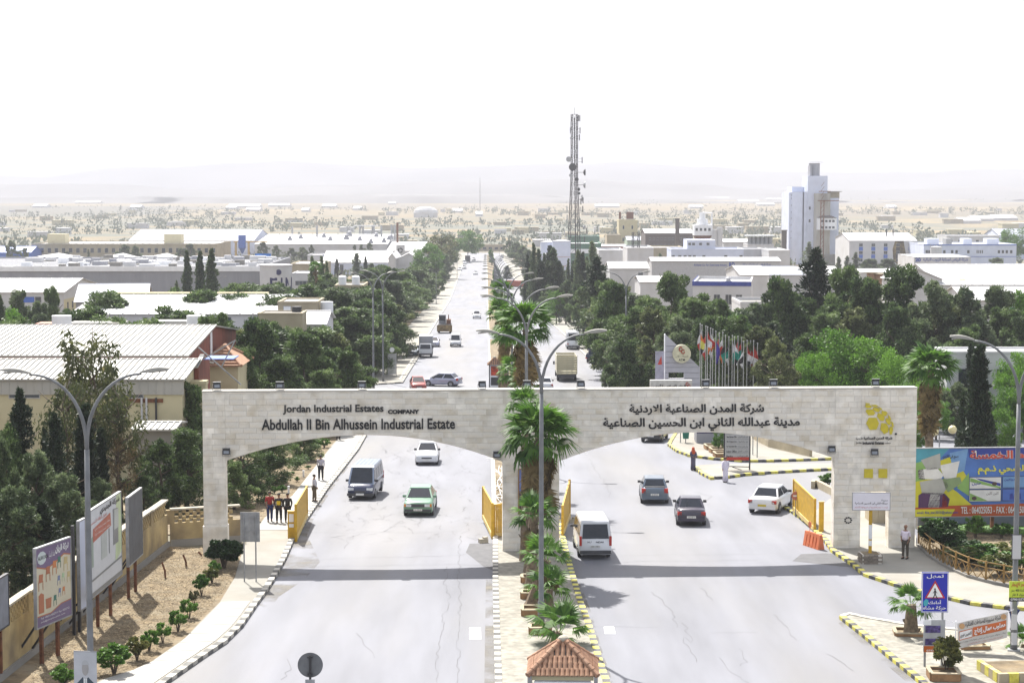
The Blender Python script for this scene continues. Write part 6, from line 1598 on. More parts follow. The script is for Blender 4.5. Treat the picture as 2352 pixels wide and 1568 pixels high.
palm_px('young fan palm between the stout one and the tiled kiosk',1262,86.4,1352,56,seed=10,ng=11,nd=0)
palm_px('young fan palm with wide fronds right behind the tiled kiosk roof',1272,81.0,1450,70,xc=1285,seed=11,ng=14,nd=0)
palm_px('fan palm behind the flags with bright green crown',1690,188,762,38,seed=12,ng=26,nd=10,group='garden palms on the right')
palm_px('tall garden fan palm with a brown skirt above the gate end',2138,125,850,62,seed=13,ng=34,nd=50,skirt=5.0,r0=.28,group='garden palms on the right')
palm_px('fan palm left of the tan tank house far on the left',727,300,615,16,seed=14,ng=16,nd=4,group='garden palms on the left')
palm_px('small fan palm on the traffic island left of the blue sign',2103,82.8,1388,52,seed=15,ng=13,nd=0,r0=.3,group='palms on the traffic island')
palm_px('sparse young palm in the planter behind the recruitment banner',2240,80.5,1450,24,seed=16,ng=6,nd=0,r0=.12,group='palms on the traffic island')
palm_px('young palm by the right edge next to the lamp base',2365,80.5,1478,40,seed=17,ng=8,nd=0,r0=.12,group='palms on the traffic island')
# ---- bushes
def bush_mesh(seed,m,n=26,per=80,ll=.13,lw=.07,h=1.2,w=.62):
 return leaves_mesh('foliage',round_puffs(seed,h=h,w=w,low=.22,n=n),per,ll,lw,m,up=.3,flat=.9,shell=.4)
BU=[bush_mesh(s,M_bush) for s in (1,2,3)];BD=[bush_mesh(9,leafmat('sparse_bush_leaves',(.05,.055,.02),(.12,.12,.05),.3),n=16,per=50)]
BY=[bush_mesh(12,leafmat('yellowing_bush_leaves',(.04,.07,.015),(.17,.16,.04),.3,hi=(.3,.26,.08)),n=32,per=90)]
BK=[bush_mesh(14,leafmat('clipped_dark_leaves',(.012,.035,.008),(.035,.075,.014),.2),n=60,per=150,ll=.11)]
st_=MB()
for a in range(5):st_.tube([(0,0,-.1),(.08*math.cos(a*1.3),.08*math.sin(a*1.3),.3),(.2*math.cos(a*1.3),.2*math.sin(a*1.3),.7)],[.03,.025,.012],5)
STEM=st_.mesh('stems',M_bark)
def bush(x,yt,yb,w,label,kind_=None,group=None,h_override=None):
 g=G(x,yb);h=Z(yt,g.y)-g.z if h_override is None else h_override
 o=E('shrub',label,'shrub',(g.x,g.y,g.z+.08),random.uniform(0,6),group)
 o.scale=(w*MPP(g.y)/1.02,)*2+(h/1.05,)
 inst('foliage',random.choice(kind_ or BU),o);inst('stems',STEM,o)
 return o
gS='young shrubs along the left pavement'
for i,(x,yt,yb,w,lb,kd) in enumerate(((515,1246,1308,70,'large dark green shrub at the foot of the left pier',BK),(494,1293,1320,30,'shrub just below the large dark shrub',BU),(487,1310,1343,34,'light green shrub under the large dark shrub',BY),(463,1328,1372,34,'small shrub beside the leaning rusty stakes, third in the row',BU),(445,1358,1398,26,'sparse greyish shrub, fourth in the row',BD),(434,1382,1425,40,'bushy green shrub, fifth in the row',BU),(409,1408,1455,42,'bright green shrub on two stems, sixth in the row',BU),(374,1436,1481,38,'round green shrub on a clear stem, seventh in the row',BU),(343,1452,1500,40,'shrub with pinkish tips, eighth in the row',BU),(315,1472,1522,44,'bicoloured shrub with grey lower half, ninth in the row',BY),(262,1490,1552,76,'largest bright green shrub beside the portrait banner',BU),(148,1535,1580,56,'bright green shrub left of the portrait banner',BU),(188,1532,1572,36,'small green shrub touching the portrait banner',BU))):
 bush(x,yt,yb,w*1.15,lb,kd,gS)
for (x,yt,yb,w,lb,kd) in ((2166,1206,1268,98,'round clipped black green hedge behind the yellow railing',BK),(2240,1190,1240,50,'leafy shrub right of the round clipped hedge',BU),(2140,1185,1215,60,'fine leaved shrub under the tissue billboard',BU),(2225,1262,1300,110,'low spreading hedge behind the middle of the railing',BY),(2295,1280,1325,90,'yellowish hedge at the right part of the railing',BY),(2345,1270,1325,60,'green hedge cut by the right edge',BU),(2300,1205,1240,50,'small wild shrub near the billboard post',BU),(2172,1475,1556,72,'yellow green shrub in a brick planter on the island',BY),(1903,1092,1118,44,'green shrub behind the low wall left of the right pier',BU),(2180,1180,1210,50,'wild shrub below the billboard middle',BU),(2330,1185,1215,50,'wild shrub below the billboard right part',BU),(2205,1240,1275,80,'dark low hedge touching the round clipped one',BK),(2262,1258,1302,110,'green middle hedge behind the railing, tallest of the spreading ones',BU),(2325,1250,1290,90,'yellow green hedge behind the right lamp pole',BY)):
 bush(x,yt,yb,w,lb,kd)
gC='green ground shrubs in the shaded bed left of the road'
for n_,(x,yt,yb,w) in enumerate(((745,1010,1030,30),(722,1012,1036,36),(700,1040,1056,28),(705,1050,1060,20),(680,1060,1080,30),(708,1072,1080,16),(650,1100,1112,26),(683,1098,1108,14),(648,1118,1133,24),(630,1120,1136,20),(670,1085,1092,20),(618,1140,1160,26))):
 bush(x,yt,yb,w,'small green ground shrub on shaded soil, %s down from the arch crown'%ORD(n_+1),BU,gC)
for x,yt,yb,w in ((1130,592,610,16),(1128,575,600,14),(1135,645,672,18),(1140,618,660,20)):
 bush(x,yt,yb,w,'grey green shrub on the far median, %s'%{1130:'leftmost',1128:'farthest',1135:'nearest and lowest',1140:'beside the spiky trees'}[x],BU,'shrubs on the far median')
for x,yt,yb,w in ((1165,610,640,24),(1148,630,665,14)):
 tree('spire',x,yt,yb,w,'dark spiky bush tree on the far median, %s one'%('taller' if x==1165 else 'shorter'),'spiky trees on the far median')
for x,yt,yb,w in ((1134,860,893,22),(1230,872,893,30),(1180,880,894,40)):
 bush(x,yt,yb+60,w,'green shrub behind the coping, %s'%{1134:'at the foot of the tile roofed pillar',1230:'right of the lamp pole',1180:'between pillar and lamp pole'}[x],BU,'median shrubs behind the coping',.9)
# ------------------------------------------------------------------ vehicles (length along +Y, front at +Y)
def paint(name,col,metal=.0,rough=.3):return mat('paint_'+name,col,rough=rough,var=.03,metal=metal,coat=.5,scale=1,stain=tuple(c*.8+.03 for c in col),stain_amt=.3,stain_scale=2)
M_tail=mat('tail_lamp',(.4,.03,.02),rough=.2);M_headl=mat('head_lamp',(.6,.62,.64),rough=.12,spec=.8);M_amber=mat('amber_lamp',(.6,.2,.02),rough=.2)
M_plate=mat('number_plate',(.65,.65,.62),rough=.5);M_trim=mat('grey_trim',(.06,.06,.065),rough=.6)
M_rim=mat('wheel_rim',(.35,.36,.38),rough=.3,metal=.7)
M_cglass=mat('car_glass',(.012,.016,.024),rough=.08,spec=.45)
_tyre=MB();_tyre.tube([(-.11,0,0),(-.1,0,0),(.1,0,0),(.11,0,0)],[.27,.315,.315,.27],18);TYRE=_tyre.mesh('tyre',M_black,True)
_rim=MB();_rim.tube([(-.115,0,0),(.115,0,0)],.19,12)
for k in range(5):a=k*1.2566;_rim.bar((.118,.05*math.cos(a),.05*math.sin(a)),(.118,.18*math.cos(a),.18*math.sin(a)),.03,.05)
RIM=_rim.mesh('rim',M_rim)
def wheel(parent,x,y,r=.315,w=1.0):
 e=inst('wheel',TYRE,parent,(x,y,r),(0,0,0),(w,r/.315,r/.315));inst('rim',RIM,e,(0,0,0),(0,0,math.pi if x<0 else 0));return e
def body_loft(stations,m,parent,name='body'):
 """stations: (y, half width, z bottom, z shoulder, z top) - rounded cross sections"""
 rings=[]
 for y,w,zb,zs,zt in stations:
  rings.append([(-w*.93,y,zb),(w*.93,y,zb),(w,y,zb+.12),(w*1.0,y,(zb+zs)/2),(w*.985,y,zs),(w*.93,y,zs+(zt-zs)*.75),(w*.7,y,zt),(0,y,zt+.015),(-w*.7,y,zt),(-w*.93,y,zs+(zt-zs)*.75),(-w*.985,y,zs),(-w*1.0,y,(zb+zs)/2),(-w,y,zb+.12)])
 mb=MB();mb.loft(rings);return mb.build(name,m,parent,smooth=True)
def quad_panel(mb,a,b,c,d,off,t=.012):
 a,b,c,d=map(Vector,(a,b,c,d));n=(b-a).cross(d-a).normalized()
 return mb.hexa([a+n*(off-t),b+n*(off-t),c+n*(off-t),d+n*(off-t)],[a+n*off,b+n*off,c+n*off,d+n*off])
def shrink(q,k,kz=None):
 q=[Vector(p) for p in q];c=(q[0]+q[1]+q[2]+q[3])/4
 return [c+(p-c)*k for p in q]
def cabin(parent,m,wb,wt,zb,zt,yb0,yb1,yt0,yt1,n_side=2,mroof=None):
 """greenhouse: yb0/yb1 rear and front at the belt, yt0/yt1 at the roof"""
 B=[(-wb,yb0,zb),(wb,yb0,zb),(wb,yb1,zb),(-wb,yb1,zb)];T=[(-wt,yt0,zt),(wt,yt0,zt),(wt,yt1,zt),(-wt,yt1,zt)]
 mb=MB();mb.hexa(B,T);mb.build('cabin',m,parent)
 mb=MB();mb.loft([[(-wt-.01,yt0-.04,zt-.03),(wt+.01,yt0-.04,zt-.03),(wt+.01,yt1+.04,zt-.03),(-wt-.01,yt1+.04,zt-.03)],[(-wt*.97,yt0,zt+.03),(wt*.97,yt0,zt+.03),(wt*.97,yt1,zt+.03),(-wt*.97,yt1,zt+.03)],[(-wt*.7,yt0+.15,zt+.055),(wt*.7,yt0+.15,zt+.055),(wt*.7,yt1-.15,zt+.055),(-wt*.7,yt1-.15,zt+.055)]])
 mb.build('roof',mroof or m,parent,smooth=False)
 mb=MB();quad_panel(mb,*shrink([B[2],B[3],T[3],T[2]],.88),.012);mb.build('windshield',M_cglass,parent)
 mb=MB();quad_panel(mb,*shrink([B[0],B[1],T[1],T[0]],.86),.012);mb.build('rear_window',M_cglass,parent)
 for s in (1,-1):
  b0,b1,t0,t1=(B[1],B[2],T[1],T[2]) if s>0 else (B[3],B[0],T[3],T[0])
  b0,b1,t0,t1=map(Vector,(b0,b1,t0,t1))
  for k in range(n_side):
   u0,u1=(k+.06)/n_side,(k+.94)/n_side
   q=[b0 .lerp(b1,u0),b0 .lerp(b1,u1),t0 .lerp(t1,u1),t0 .lerp(t1,u0)]
   c=(q[0]+q[1]+q[2]+q[3])/4;q=[Vector((c.x+(p.x-c.x)*.8,p.y,c.z+(p.z-c.z)*.8)) for p in q]
   mb=MB();quad_panel(mb,*q,.012);mb.build('side_window',M_cglass,parent)
def mirrors(parent,m,w,y,z):
 for s in (1,-1):mb=MB();mb.boxz(s*w,s*(w+.2),y-.05,y+.06,z-.06,z+.09);mb.build('mirror',m,parent)
def plate(parent,y,z,s,txt=None,col=None):
 mb=MB();mb.boxz(-.26,.26,y-.012,y+.012,z-.06,z+.06);mb.build('number_plate',col or M_plate,parent)
 if txt:write(txt,M_ink,parent,-.2,.2,z-.04,z+.04,y=y-.016 if s<0 else y+.016,face=-1 if s<0 else 1,name='plate_number')
def sedan(label,loc,rz,m,L=4.4,W=1.74,H=1.42,kind_='sedan',group=None,cat='car',txt=None,lamps=None,spoiler=False,boxy=False,taxi=None):
 r=E('parked_car' if 'parked' in label else 'car',label,cat,loc,rz,group)
 w=W/2;h=L/2;zs=.72;zh=.95 if not boxy else .93;zd=1.0
 front=[(h,w*.80,.32,.55,.62),(h-.08,w*.93,.24,.62,.74),(h-.35,w*.985,.2,zs,.84),(h-1.1,w,.2,zs+.04,zh)]
 if boxy:front=[(h,w*.93,.32,.6,.78),(h-.06,w*.96,.24,.66,.84),(h-.3,w*.985,.2,zs+.02,.88),(h-1.15,w,.2,zs+.04,zh)]
 if kind_=='hatch':
  rear=[(-h+.9,w,.22,.82,1.02),(-h+.25,w*.97,.24,.82,1.06),(-h+.05,w*.93,.28,.75,1.04),(-h,w*.86,.34,.6,.9)]
 else:
  rear=[(-h+1.1,w,.22,.78,zd),(-h+.3,w*.97,.24,.78,zd),(-h+.07,w*.93,.28,.72,.95),(-h,w*.86,.36,.6,.82)]
 body_loft(list(reversed(rear))+[(0,w*1.01,.2,.78,1.0)]+list(reversed(front)),m,r)
 zb=.93
 if kind_=='hatch':cabin(r,m,w*.93,w*.70,zb,H,-h+.28,h-1.0,-h+.85,h-2.05)
 else:cabin(r,m,w*.92,w*.70,zb,H,-h+.75,h-1.25,-h+1.35,h-2.05)
 for y in (h-.85,-h+.85):
  for s in (1,-1):
   wheel(r,s*(w-.1),y)
   mb=MB();mb.tube([(s*(w-.2),y,.33),(s*(w+.008),y,.33)],.385,16);mb.build('wheel_arch',M_trim,r)
 lx=w*.62
 for s in (1,-1):
  mb=MB()
  if boxy:mb.boxz(s*.38,s*.72,h-.06,h+.015,.6,.76)
  else:mb.hexa([(s*lx-.2,h-.05,.56),(s*lx+.16,h-.2,.56),(s*lx+.16,h-.45,.6),(s*lx-.2,h-.3,.6)],[(s*lx-.2,h-.10,.74),(s*lx+.16,h-.24,.76),(s*lx+.16,h-.5,.80),(s*lx-.2,h-.3,.79)])
  mb.build('headlight',M_headl,r)
  if boxy:mb=MB();mb.boxz(s*.73,s*.83,h-.1,h+.01,.6,.76);mb.build('indicator',M_amber,r)
  mb=MB();mb.boxz(s*(w*.66),s*(w*.95),-h-.0,-h+.22,.66 if kind_!='hatch' else .72,.86 if kind_!='hatch' else 1.0);mb.build('tail_light',M_tail,r)
 mb=MB();mb.boxz(-w*.45,w*.45,h-.05,h+(.02 if boxy else .008),.58 if boxy else .5,.76 if boxy else .6);mb.build('grille',M_trim,r)
 mb=MB();mb.boxz(-w*.9,w*.9,h-.1,h+.04,.3,.44);mb.build('front_bumper',m if not boxy else M_trim,r)
 mb=MB();mb.boxz(-w*.9,w*.9,-h-.04,-h+.1,.32,.48);mb.build('rear_bumper',m if not boxy else M_trim,r)
 if spoiler:mb=MB();mb.boxz(-w*.72,w*.72,-h+.12,-h+.34,1.04,1.10);mb.build('spoiler',M_trim,r)
 mirrors(r,lamps or M_trim,w*.93,h-1.5,1.0)
 plate(r,h+.045,.42,1,txt);plate(r,-h-(.02 if kind_!='hatch' else .02),.62 if kind_=='hatch' else .55,-1,txt,taxi)
 return r
def van(label,loc,rz,m,L=4.9,W=1.75,H=2.0,m2=None,group=None,letters=None,txt=None,snub=.75):
 r=E('van',label,'van',loc,rz,group)
 w=W/2;h=L/2;m2=m2 or m
 body_loft([(-h,w*.93,.34,.7,1.02),(-h+.08,w*.99,.26,.8,1.06),(0,w,.24,.9,1.08),(h-1.0,w,.24,.9,1.08),(h-.35,w*.97,.24,.8,.98),(h-.08,w*.92,.26,.62,.80),(h,w*.85,.34,.5,.62)],m2,r)
 B=[(-w*.985,-h+.02,1.0),(w*.985,-h+.02,1.0),(w*.97,h-.42,.98),(-w*.97,h-.42,.98)];T=[(-w*.86,-h+.28,H),(w*.86,-h+.28,H),(w*.84,h-1.25,H),(-w*.84,h-1.25,H)]
 mb=MB();mb.hexa(B,T);mb.build('cabin',m,r)
 mb=MB();mb.loft([[(-w*.87,-h+.26,H-.03),(w*.87,-h+.26,H-.03),(w*.85,h-1.2,H-.03),(-w*.85,h-1.2,H-.03)],[(-w*.8,-h+.36,H+.06),(w*.8,-h+.36,H+.06),(w*.78,h-1.4,H+.06),(-w*.78,h-1.4,H+.06)]]);mb.build('roof',m,r)
 for k in range(5):mb=MB();mb.boxz(-w*.6+k*w*.3-.02,-w*.6+k*w*.3+.02,-h+.5,h-1.55,H+.055,H+.075);mb.build('roof_rib',m,r)
 mb=MB();quad_panel(mb,*shrink([B[2],B[3],T[3],T[2]],.87),.014);mb.build('windshield',M_cglass,r)
 q=[B[0],B[1],T[1],T[0]];q=[Vector(p) for p in q];lo=[q[0].lerp(q[3],.12),q[1].lerp(q[2],.12),q[1].lerp(q[2],.88),q[0].lerp(q[3],.88)]
 c=sum((p for p in lo),Vector())/4;lo=[Vector((c.x+(p.x-c.x)*.84,p.y,p.z)) for p in lo]
 mb=MB();quad_panel(mb,*lo,.014);mb.build('rear_window',M_cglass,r)
 for s in (1,-1):
  b0,b1,t0,t1=map(Vector,((B[1],B[2],T[1],T[2]) if s>0 else (B[3],B[0],T[3],T[0])))
  n=4
  for k in range(n):
   u0,u1=(k+.07)/n,(k+.93)/n
   q=[b0 .lerp(b1,u0).lerp(t0 .lerp(t1,u0),.18),b0 .lerp(b1,u1).lerp(t0 .lerp(t1,u1),.18),b0 .lerp(b1,u1).lerp(t0 .lerp(t1,u1),.82),b0 .lerp(b1,u0).lerp(t0 .lerp(t1,u0),.82)]
   mb=MB();quad_panel(mb,*q,.014);mb.build('side_window',M_cglass,r)
  for y in (h-.95,-h+1.0):wheel(r,s*(w-.1),y,.33)
  mb=MB();mb.boxz(s*.42,s*.8,h-.2,h-.015,.62,.78);mb.build('headlight',M_headl,r)
  mb=MB();mb.boxz(s*(w*.84),s*(w*.99),-h-.01,-h+.1,.75,1.25);mb.build('tail_light',M_tail,r)
 mb=MB();mb.boxz(-.35,.35,h-.1,h+.01,.5,.6);mb.build('grille',M_trim,r)
 mb=MB();mb.boxz(-w*.95,w*.95,h-.12,h+.06,.28,.46);mb.build('front_bumper',M_trim,r)
 mb=MB();mb.boxz(-w*.95,w*.95,-h-.07,-h+.1,.32,.50);mb.build('rear_bumper',M_trim,r)
 mirrors(r,M_trim,w*.97,h-.85,1.15)
 plate(r,h+.07,.40,1,txt);plate(r,-h-.03,.72,-1,txt)
 if letters:
  for s_,a,b in letters:write(s_,M_ink,r,a,b,.90,.99,y=-h-.012,bold=.03)
 return r
def at_v(x,y):g=G(x,y);g.z+=.01;return g
NR=ROADR
SR=ROADR+math.pi
P_white=paint('white',(.62,.63,.65));P_silver=paint('silver',(.36,.37,.40),metal=.4);P_navy=paint('navy',(.012,.02,.06));P_mint=paint('mint',(.13,.25,.17))
P_red=paint('red',(.27,.035,.025));P_blueg=paint('blue_grey',(.10,.13,.17),metal=.3);P_purple=paint('dusk_purple',(.035,.03,.05),metal=.2);P_dark=paint('dark',(.03,.03,.035));P_pale=paint('pale_lilac',(.34,.35,.44),metal=.3)
def off(g,rz,d):return g+Vector((-math.sin(rz)*d,math.cos(rz)*d,0))
def place(x,y,rz,L,front=True):
 """vehicle centre when the picture shows its nearer end at (x, y)"""
 g=at_v(x,y);toward=Vector((-math.sin(rz),math.cos(rz),0))
 s=1 if toward.y<0 else -1
 return g-toward*(s*L/2)*1.0
v1=van('dark blue and silver minibus van driving out towards the camera, left carriageway',place(827,1149,SR-R(5),4.9),SR-R(5),paint('steel_blue',(.17,.21,.29),metal=.3),m2=P_navy)
sedan('silver white sedan driving out under the left arch, farthest of three',place(980,1069,SR,4.3),SR,P_white,L=4.2,W=1.68)
sedan('mint green boxy old saloon car driving out in the left carriageway',place(960,1186,SR-R(2),4.6),SR-R(2),P_mint,L=4.7,W=1.79,H=1.43,boxy=True,lamps=P_mint,txt='13-7314')
sedan('small red car just behind the coping turning out of the side street',place(963,899,SR+R(6),4),SR+R(6),P_red,L=4.0,W=1.7,kind_='hatch')
sedan('silver lilac hatchback seen from the side crossing the junction',at_v(1015,886),R(72),P_pale,L=4.46,W=1.75,H=1.49,kind_='hatch')
van('white van driving towards the camera further down the left carriageway',place(1046,797,SR,4.6),SR,P_white,L=4.6,W=1.7,H=1.9)
sedan('white estate car driving down the middle of the left carriageway',place(1095,732,SR,4.4),SR,P_white,kind_='hatch',H=1.6)
sedan('silver car far down the left carriageway near the road end trees',place(1092,631,SR,4.4),SR,P_white)
sedan('tiny pale car farthest down the left carriageway',place(1088,599,SR,4.4),SR,P_silver)
sedan('silver car parked under the pines behind the box truck',place(996,797,SR,4.2),SR,P_pale,kind_='hatch')
sedan('dark green car parked under the pines left of the box truck',place(944,820,SR-R(10),4.4),SR-R(10),P_blueg)
sedan('white car parked at the left kerb far away, nearer of two',place(1056,622,SR,4.2),SR,P_white);sedan('white car parked at the left kerb far away, closer to the road',place(1066,618,SR,4.2),SR,P_silver)
sedan('white car parked far down beside the black lorry',place(1067,607,SR,4.4),SR,P_white,kind_='hatch',H=1.7)
van('white passenger van with black lettering on its tailgate, nearest vehicle in the right carriageway',place(1368,1286,NR+R(2),4.8),NR+R(2),P_white,L=4.7,W=1.72,H=1.97,letters=(('H',-.42,-.32),('/',-.27,-.21),('NDAI',.02,.42)),txt='18 1-403')
sedan('blue grey hatchback with a black spoiler driving in through the right arch',place(1504,1158,NR-R(3),4.4),NR-R(3),P_blueg,L=4.45,W=1.75,H=1.49,kind_='hatch',spoiler=True,txt='20 39630')
sedan('dark purple sedan driving in beside the blue grey hatchback',place(1588,1209,NR-R(4),4.5),NR-R(4),P_purple,L=4.5,W=1.72,txt='20 57874')
sedan('white sedan turning right by the yellow gate leaf',place(1750,1181,NR-R(22),4.8),NR-R(22),P_white,L=4.85,W=1.83,H=1.45,taxi=mat('yellow_plate',(.5,.4,.05)))
sedan('small white car beside the median seen over the coping',place(1253,900,NR,4.2),NR,P_white)
sedan('dark pickup like car mostly hidden above the right arch with lit tail lamp',place(1494,1017,NR-R(14),4.6),NR-R(14),P_dark)
sedan('pale car far away in the right carriageway, left one',place(1149,600,NR,4.4),NR,P_white);sedan('pale car far away in the right carriageway, right one',place(1153,593,NR,4.4),NR,P_silver)
sedan('white car parked at the right kerb beyond the palms, nearer',place(1233,704,NR,4.4),NR,P_white);sedan('silver car parked at the right kerb beyond the palms, farther',place(1222,692,NR,4.4),NR,P_silver)
def truck(label,loc,rz,cab,box,L=6.5,W=2.2,Hc=2.2,Hb=2.8,kind_='box',group=None,cat='truck'):
 r=E('truck',label,cat,loc,rz,group);w=W/2;h=L/2
 mb=MB();mb.boxz(-w*.8,w*.8,-h,h-.3,.5,.8);mb.build('chassis',M_trim,r)
 mb=MB();cw=w*.92
 mb.loft([[(-cw,h-1.7,.45),(cw,h-1.7,.45),(cw,h,.45),(-cw,h,.45)],[(-cw,h-1.7,1.25),(cw,h-1.7,1.25),(cw,h+.0,1.2),(-cw,h+.0,1.2)],[(-cw*.92,h-1.65,Hc),(cw*.92,h-1.65,Hc),(cw*.9,h-.5,Hc),(-cw*.9,h-.5,Hc)]]);mb.build('cab',cab,r)
 mb=MB();quad_panel(mb,*shrink([(cw,h,1.25),(-cw,h,1.25),(-cw*.9,h-.45,Hc-.05),(cw*.9,h-.45,Hc-.05)],.85),.02);mb.build('windshield',M_cglass,r)
 for s in (1,-1):
  b0,b1,t1,t0=Vector((s*cw,h-1.5,1.25)),Vector((s*cw,h-.15,1.25)),Vector((s*cw*.91,h-.6,Hc-.1)),Vector((s*cw*.92,h-1.5,Hc-.1))
  q=[b0,b1,t1,t0] if s>0 else [b1,b0,t0,t1]
  mb=MB();quad_panel(mb,*shrink(q,.85),.02);mb.build('side_window',M_cglass,r)
  for y in (h-1.0,-h+1.1):wheel(r,s*(w-.18),y,.42,1.3)
  mb=MB();mb.boxz(s*.5,s*.85,h-.02,h+.03,.7,.9);mb.build('headlight',M_headl,r)
  mb=MB();mb.boxz(s*.7,s*.95,-h-.03,-h+.02,.62,.78);mb.build('tail_light',M_tail,r)
  mb=MB();mb.boxz(s*w,s*(w+.2),h-.5,h-.4,1.4,1.8);mb.build('mirror',M_trim,r)
 mb=MB();mb.boxz(-w*.95,w*.95,h-.05,h+.1,.4,.65);mb.build('bumper',M_trim,r)
 y0,y1=-h,h-1.9
 if kind_=='box':mb=MB();mb.boxz(-w,w,y0,y1,.85,Hb);mb.build('box_body',box,r);mb=MB();mb.boxz(-w-.02,w+.02,y0-.02,y1+.02,Hb,Hb+.08);mb.build('box_roof',box,r)
 elif kind_=='stake':
  mb=MB();mb.boxz(-w,w,y0,y1,.85,1.0);mb.build('bed',box,r)
  n=7
  for k in range(n):
   z=1.03+k*(Hb-1.0)/n
   for nm,a in (('tail_board',(-w,w,y0,y0+.06)),('side_board',(-w,-w+.06,y0+.07,y1)),('side_board',(w-.06,w,y0+.07,y1)),('front_board',(-w+.07,w-.07,y1-.06,y1))):
    mb=MB();mb.boxz(*a,z,z+(Hb-1.0)/n-.06);mb.build(nm,box,r)
  for x_ in (-w,-w*.5,0,w*.5,w):
   mb=MB();mb.boxz(x_-.04,x_+.04,y0-.05,y0-.005,.9,Hb+.1);mb.build('stake',box,r)
  mb=MB();mb.boxz(-w*.9,w*.9,y0-.08,y0,.55,.8);mb.build('tail_beam',M_trim,r)
 elif kind_=='pickup':
  mb=MB();mb.boxz(-w,w,y0,y1,.7,.82);mb.build('bed',box,r)
  for a in ((-w,w,y0,y0+.06),(-w,-w+.06,y0+.07,y1),(w-.06,w,y0+.07,y1)):mb=MB();mb.boxz(*a,.83,Hb);mb.build('bed_side',box,r)
  mb=MB();quad_panel(mb,*shrink([(-cw,h-1.7,1.25),(cw,h-1.7,1.25),(cw*.92,h-1.65,Hc-.05),(-cw*.92,h-1.65,Hc-.05)],.85),.02);mb.build('rear_window',M_cglass,r)
 return r
P_cream=paint('cream',(.46,.42,.28),rough=.6);P_oran=paint('orange_red',(.30,.06,.03),rough=.5)
truck('white cabbed box truck parked under the pines on the left',place(977,822,SR,5.6),SR,P_white,M_wallg,L=5.6,W=1.95,Hc=2.0,Hb=2.9)
truck('cream stake sided lorry driving in through the right carriageway',place(1302,876,NR,7.5),NR,P_cream,P_cream,L=7.8,W=2.4,Hc=2.5,Hb=3.0,kind_='stake')
truck('dark blue pickup parked at the right side under the pines',place(1360,834,NR-R(8),4.9),NR-R(8),P_navy,P_navy,L=4.9,W=1.75,Hc=1.75,Hb=1.2,kind_='pickup')
truck('white double cab pickup at the left side street behind the pines',place(826,868,R(78),4.9),R(62),P_white,P_white,L=4.9,W=1.75,Hc=1.75,Hb=1.2,kind_='pickup')
truck('black lorry parked far down on the left',place(1074,604,NR,7),NR,P_dark,P_dark,L=7,W=2.4,Hc=2.6,Hb=3.3)
truck('orange red lorry body far down in the right carriageway',place(1184,664,NR,8),NR+R(50),P_oran,P_oran,L=8,W=2.4,Hc=2.6,Hb=2.6)
truck('dark covered lorry far down in the right carriageway',place(1206,601,NR,8),NR,P_dark,M_brown,L=8,W=2.4,Hc=2.8,Hb=3.5)
def bus(label,loc,rz,m,L=7,W=2.1,H=2.7):
 r=E('minibus',label,'bus',loc,rz);w=W/2;h=L/2
 body_loft([(-h,w*.95,.4,1.0,1.3),(-h+.1,w,.35,1.0,1.4),(h-.3,w,.35,1.0,1.4),(h,w*.92,.4,.9,1.2)],m,r)
 mb=MB();B=[(-w*.99,-h+.05,1.3),(w*.99,-h+.05,1.3),(w*.99,h-.15,1.3),(-w*.99,h-.15,1.3)];T=[(-w*.9,-h+.2,H),(w*.9,-h+.2,H),(w*.9,h-.5,H),(-w*.9,h-.5,H)]
 mb.hexa(B,T);mb.build('upper_body',m,r);mb=MB();mb.boxz(-w*.85,w*.85,-h+.4,h-.7,H+.001,H+.1);mb.build('roof',m,r)
 for nm,q in (('rear_window',[B[0],B[1],T[1],T[0]]),('windshield',[B[2],B[3],T[3],T[2]])):mb=MB();quad_panel(mb,*shrink(q,.78),.02);mb.build(nm,M_cglass,r)
 for s in (1,-1):
  b0,b1,t0,t1=map(Vector,((B[1],B[2],T[1],T[2]) if s>0 else (B[3],B[0],T[3],T[0])))
  for k in range(5):
   u0,u1=(k+.06)/5,(k+.94)/5;q=[b0 .lerp(b1,u0).lerp(t0 .lerp(t1,u0),.15),b0 .lerp(b1,u1).lerp(t0 .lerp(t1,u1),.15),b0 .lerp(b1,u1).lerp(t0 .lerp(t1,u1),.8),b0 .lerp(b1,u0).lerp(t0 .lerp(t1,u0),.8)]
   mb=MB();quad_panel(mb,*q,.02);mb.build('side_window',M_cglass,r)
  for y in (h-1.4,-h+1.6):wheel(r,s*(w-.15),y,.38,1.1)
  mb=MB();mb.boxz(s*w*.75,s*w*.93,-h-.03,-h+.05,.8,1.0);mb.build('tail_light',M_tail,r)
 mb=MB();mb.boxz(-w*.95,w*.95,-h-.1,-h+.1,.35,.6);mb.build('rear_bumper',M_trim,r)
 return r
bus('white minibus seen from behind at the right kerb',place(1317,803,NR,6.5),NR,P_white,W=2.05,L=6.4,H=2.6)
bus('blue and white bus parked far down at the right kerb',place(1213,690,NR,8),NR,P_pale,L=8,W=2.4,H=3.0)
ld=E('loader','old yellow and grey road machine parked at the left kerb under the pines','machine',place(1021,766,SR,6),SR)
mb=MB();mb.boxz(-1.2,1.2,-2.6,2.2,.7,1.6);mb.build('chassis',M_trim,ld)
mb=MB();mb.boxz(-.2,1.1,-1.2,.6,1.6,3.3);mb.build('cab',M_wallg,ld);mb=MB();mb.boxz(-.1,1.0,.6,.64,2.2,3.1);mb.build('windshield',M_cglass,ld)
mb=MB();mb.boxz(-1.4,1.4,2.6,2.75,.35,1.5);mb.bar((-1,2.6,.9),(-.8,1.5,1.2),.2);mb.bar((1,2.6,.9),(.8,1.5,1.2),.2);mb.build('blade',mat('worn_yellow',(.2,.14,.06),var=.3),ld)
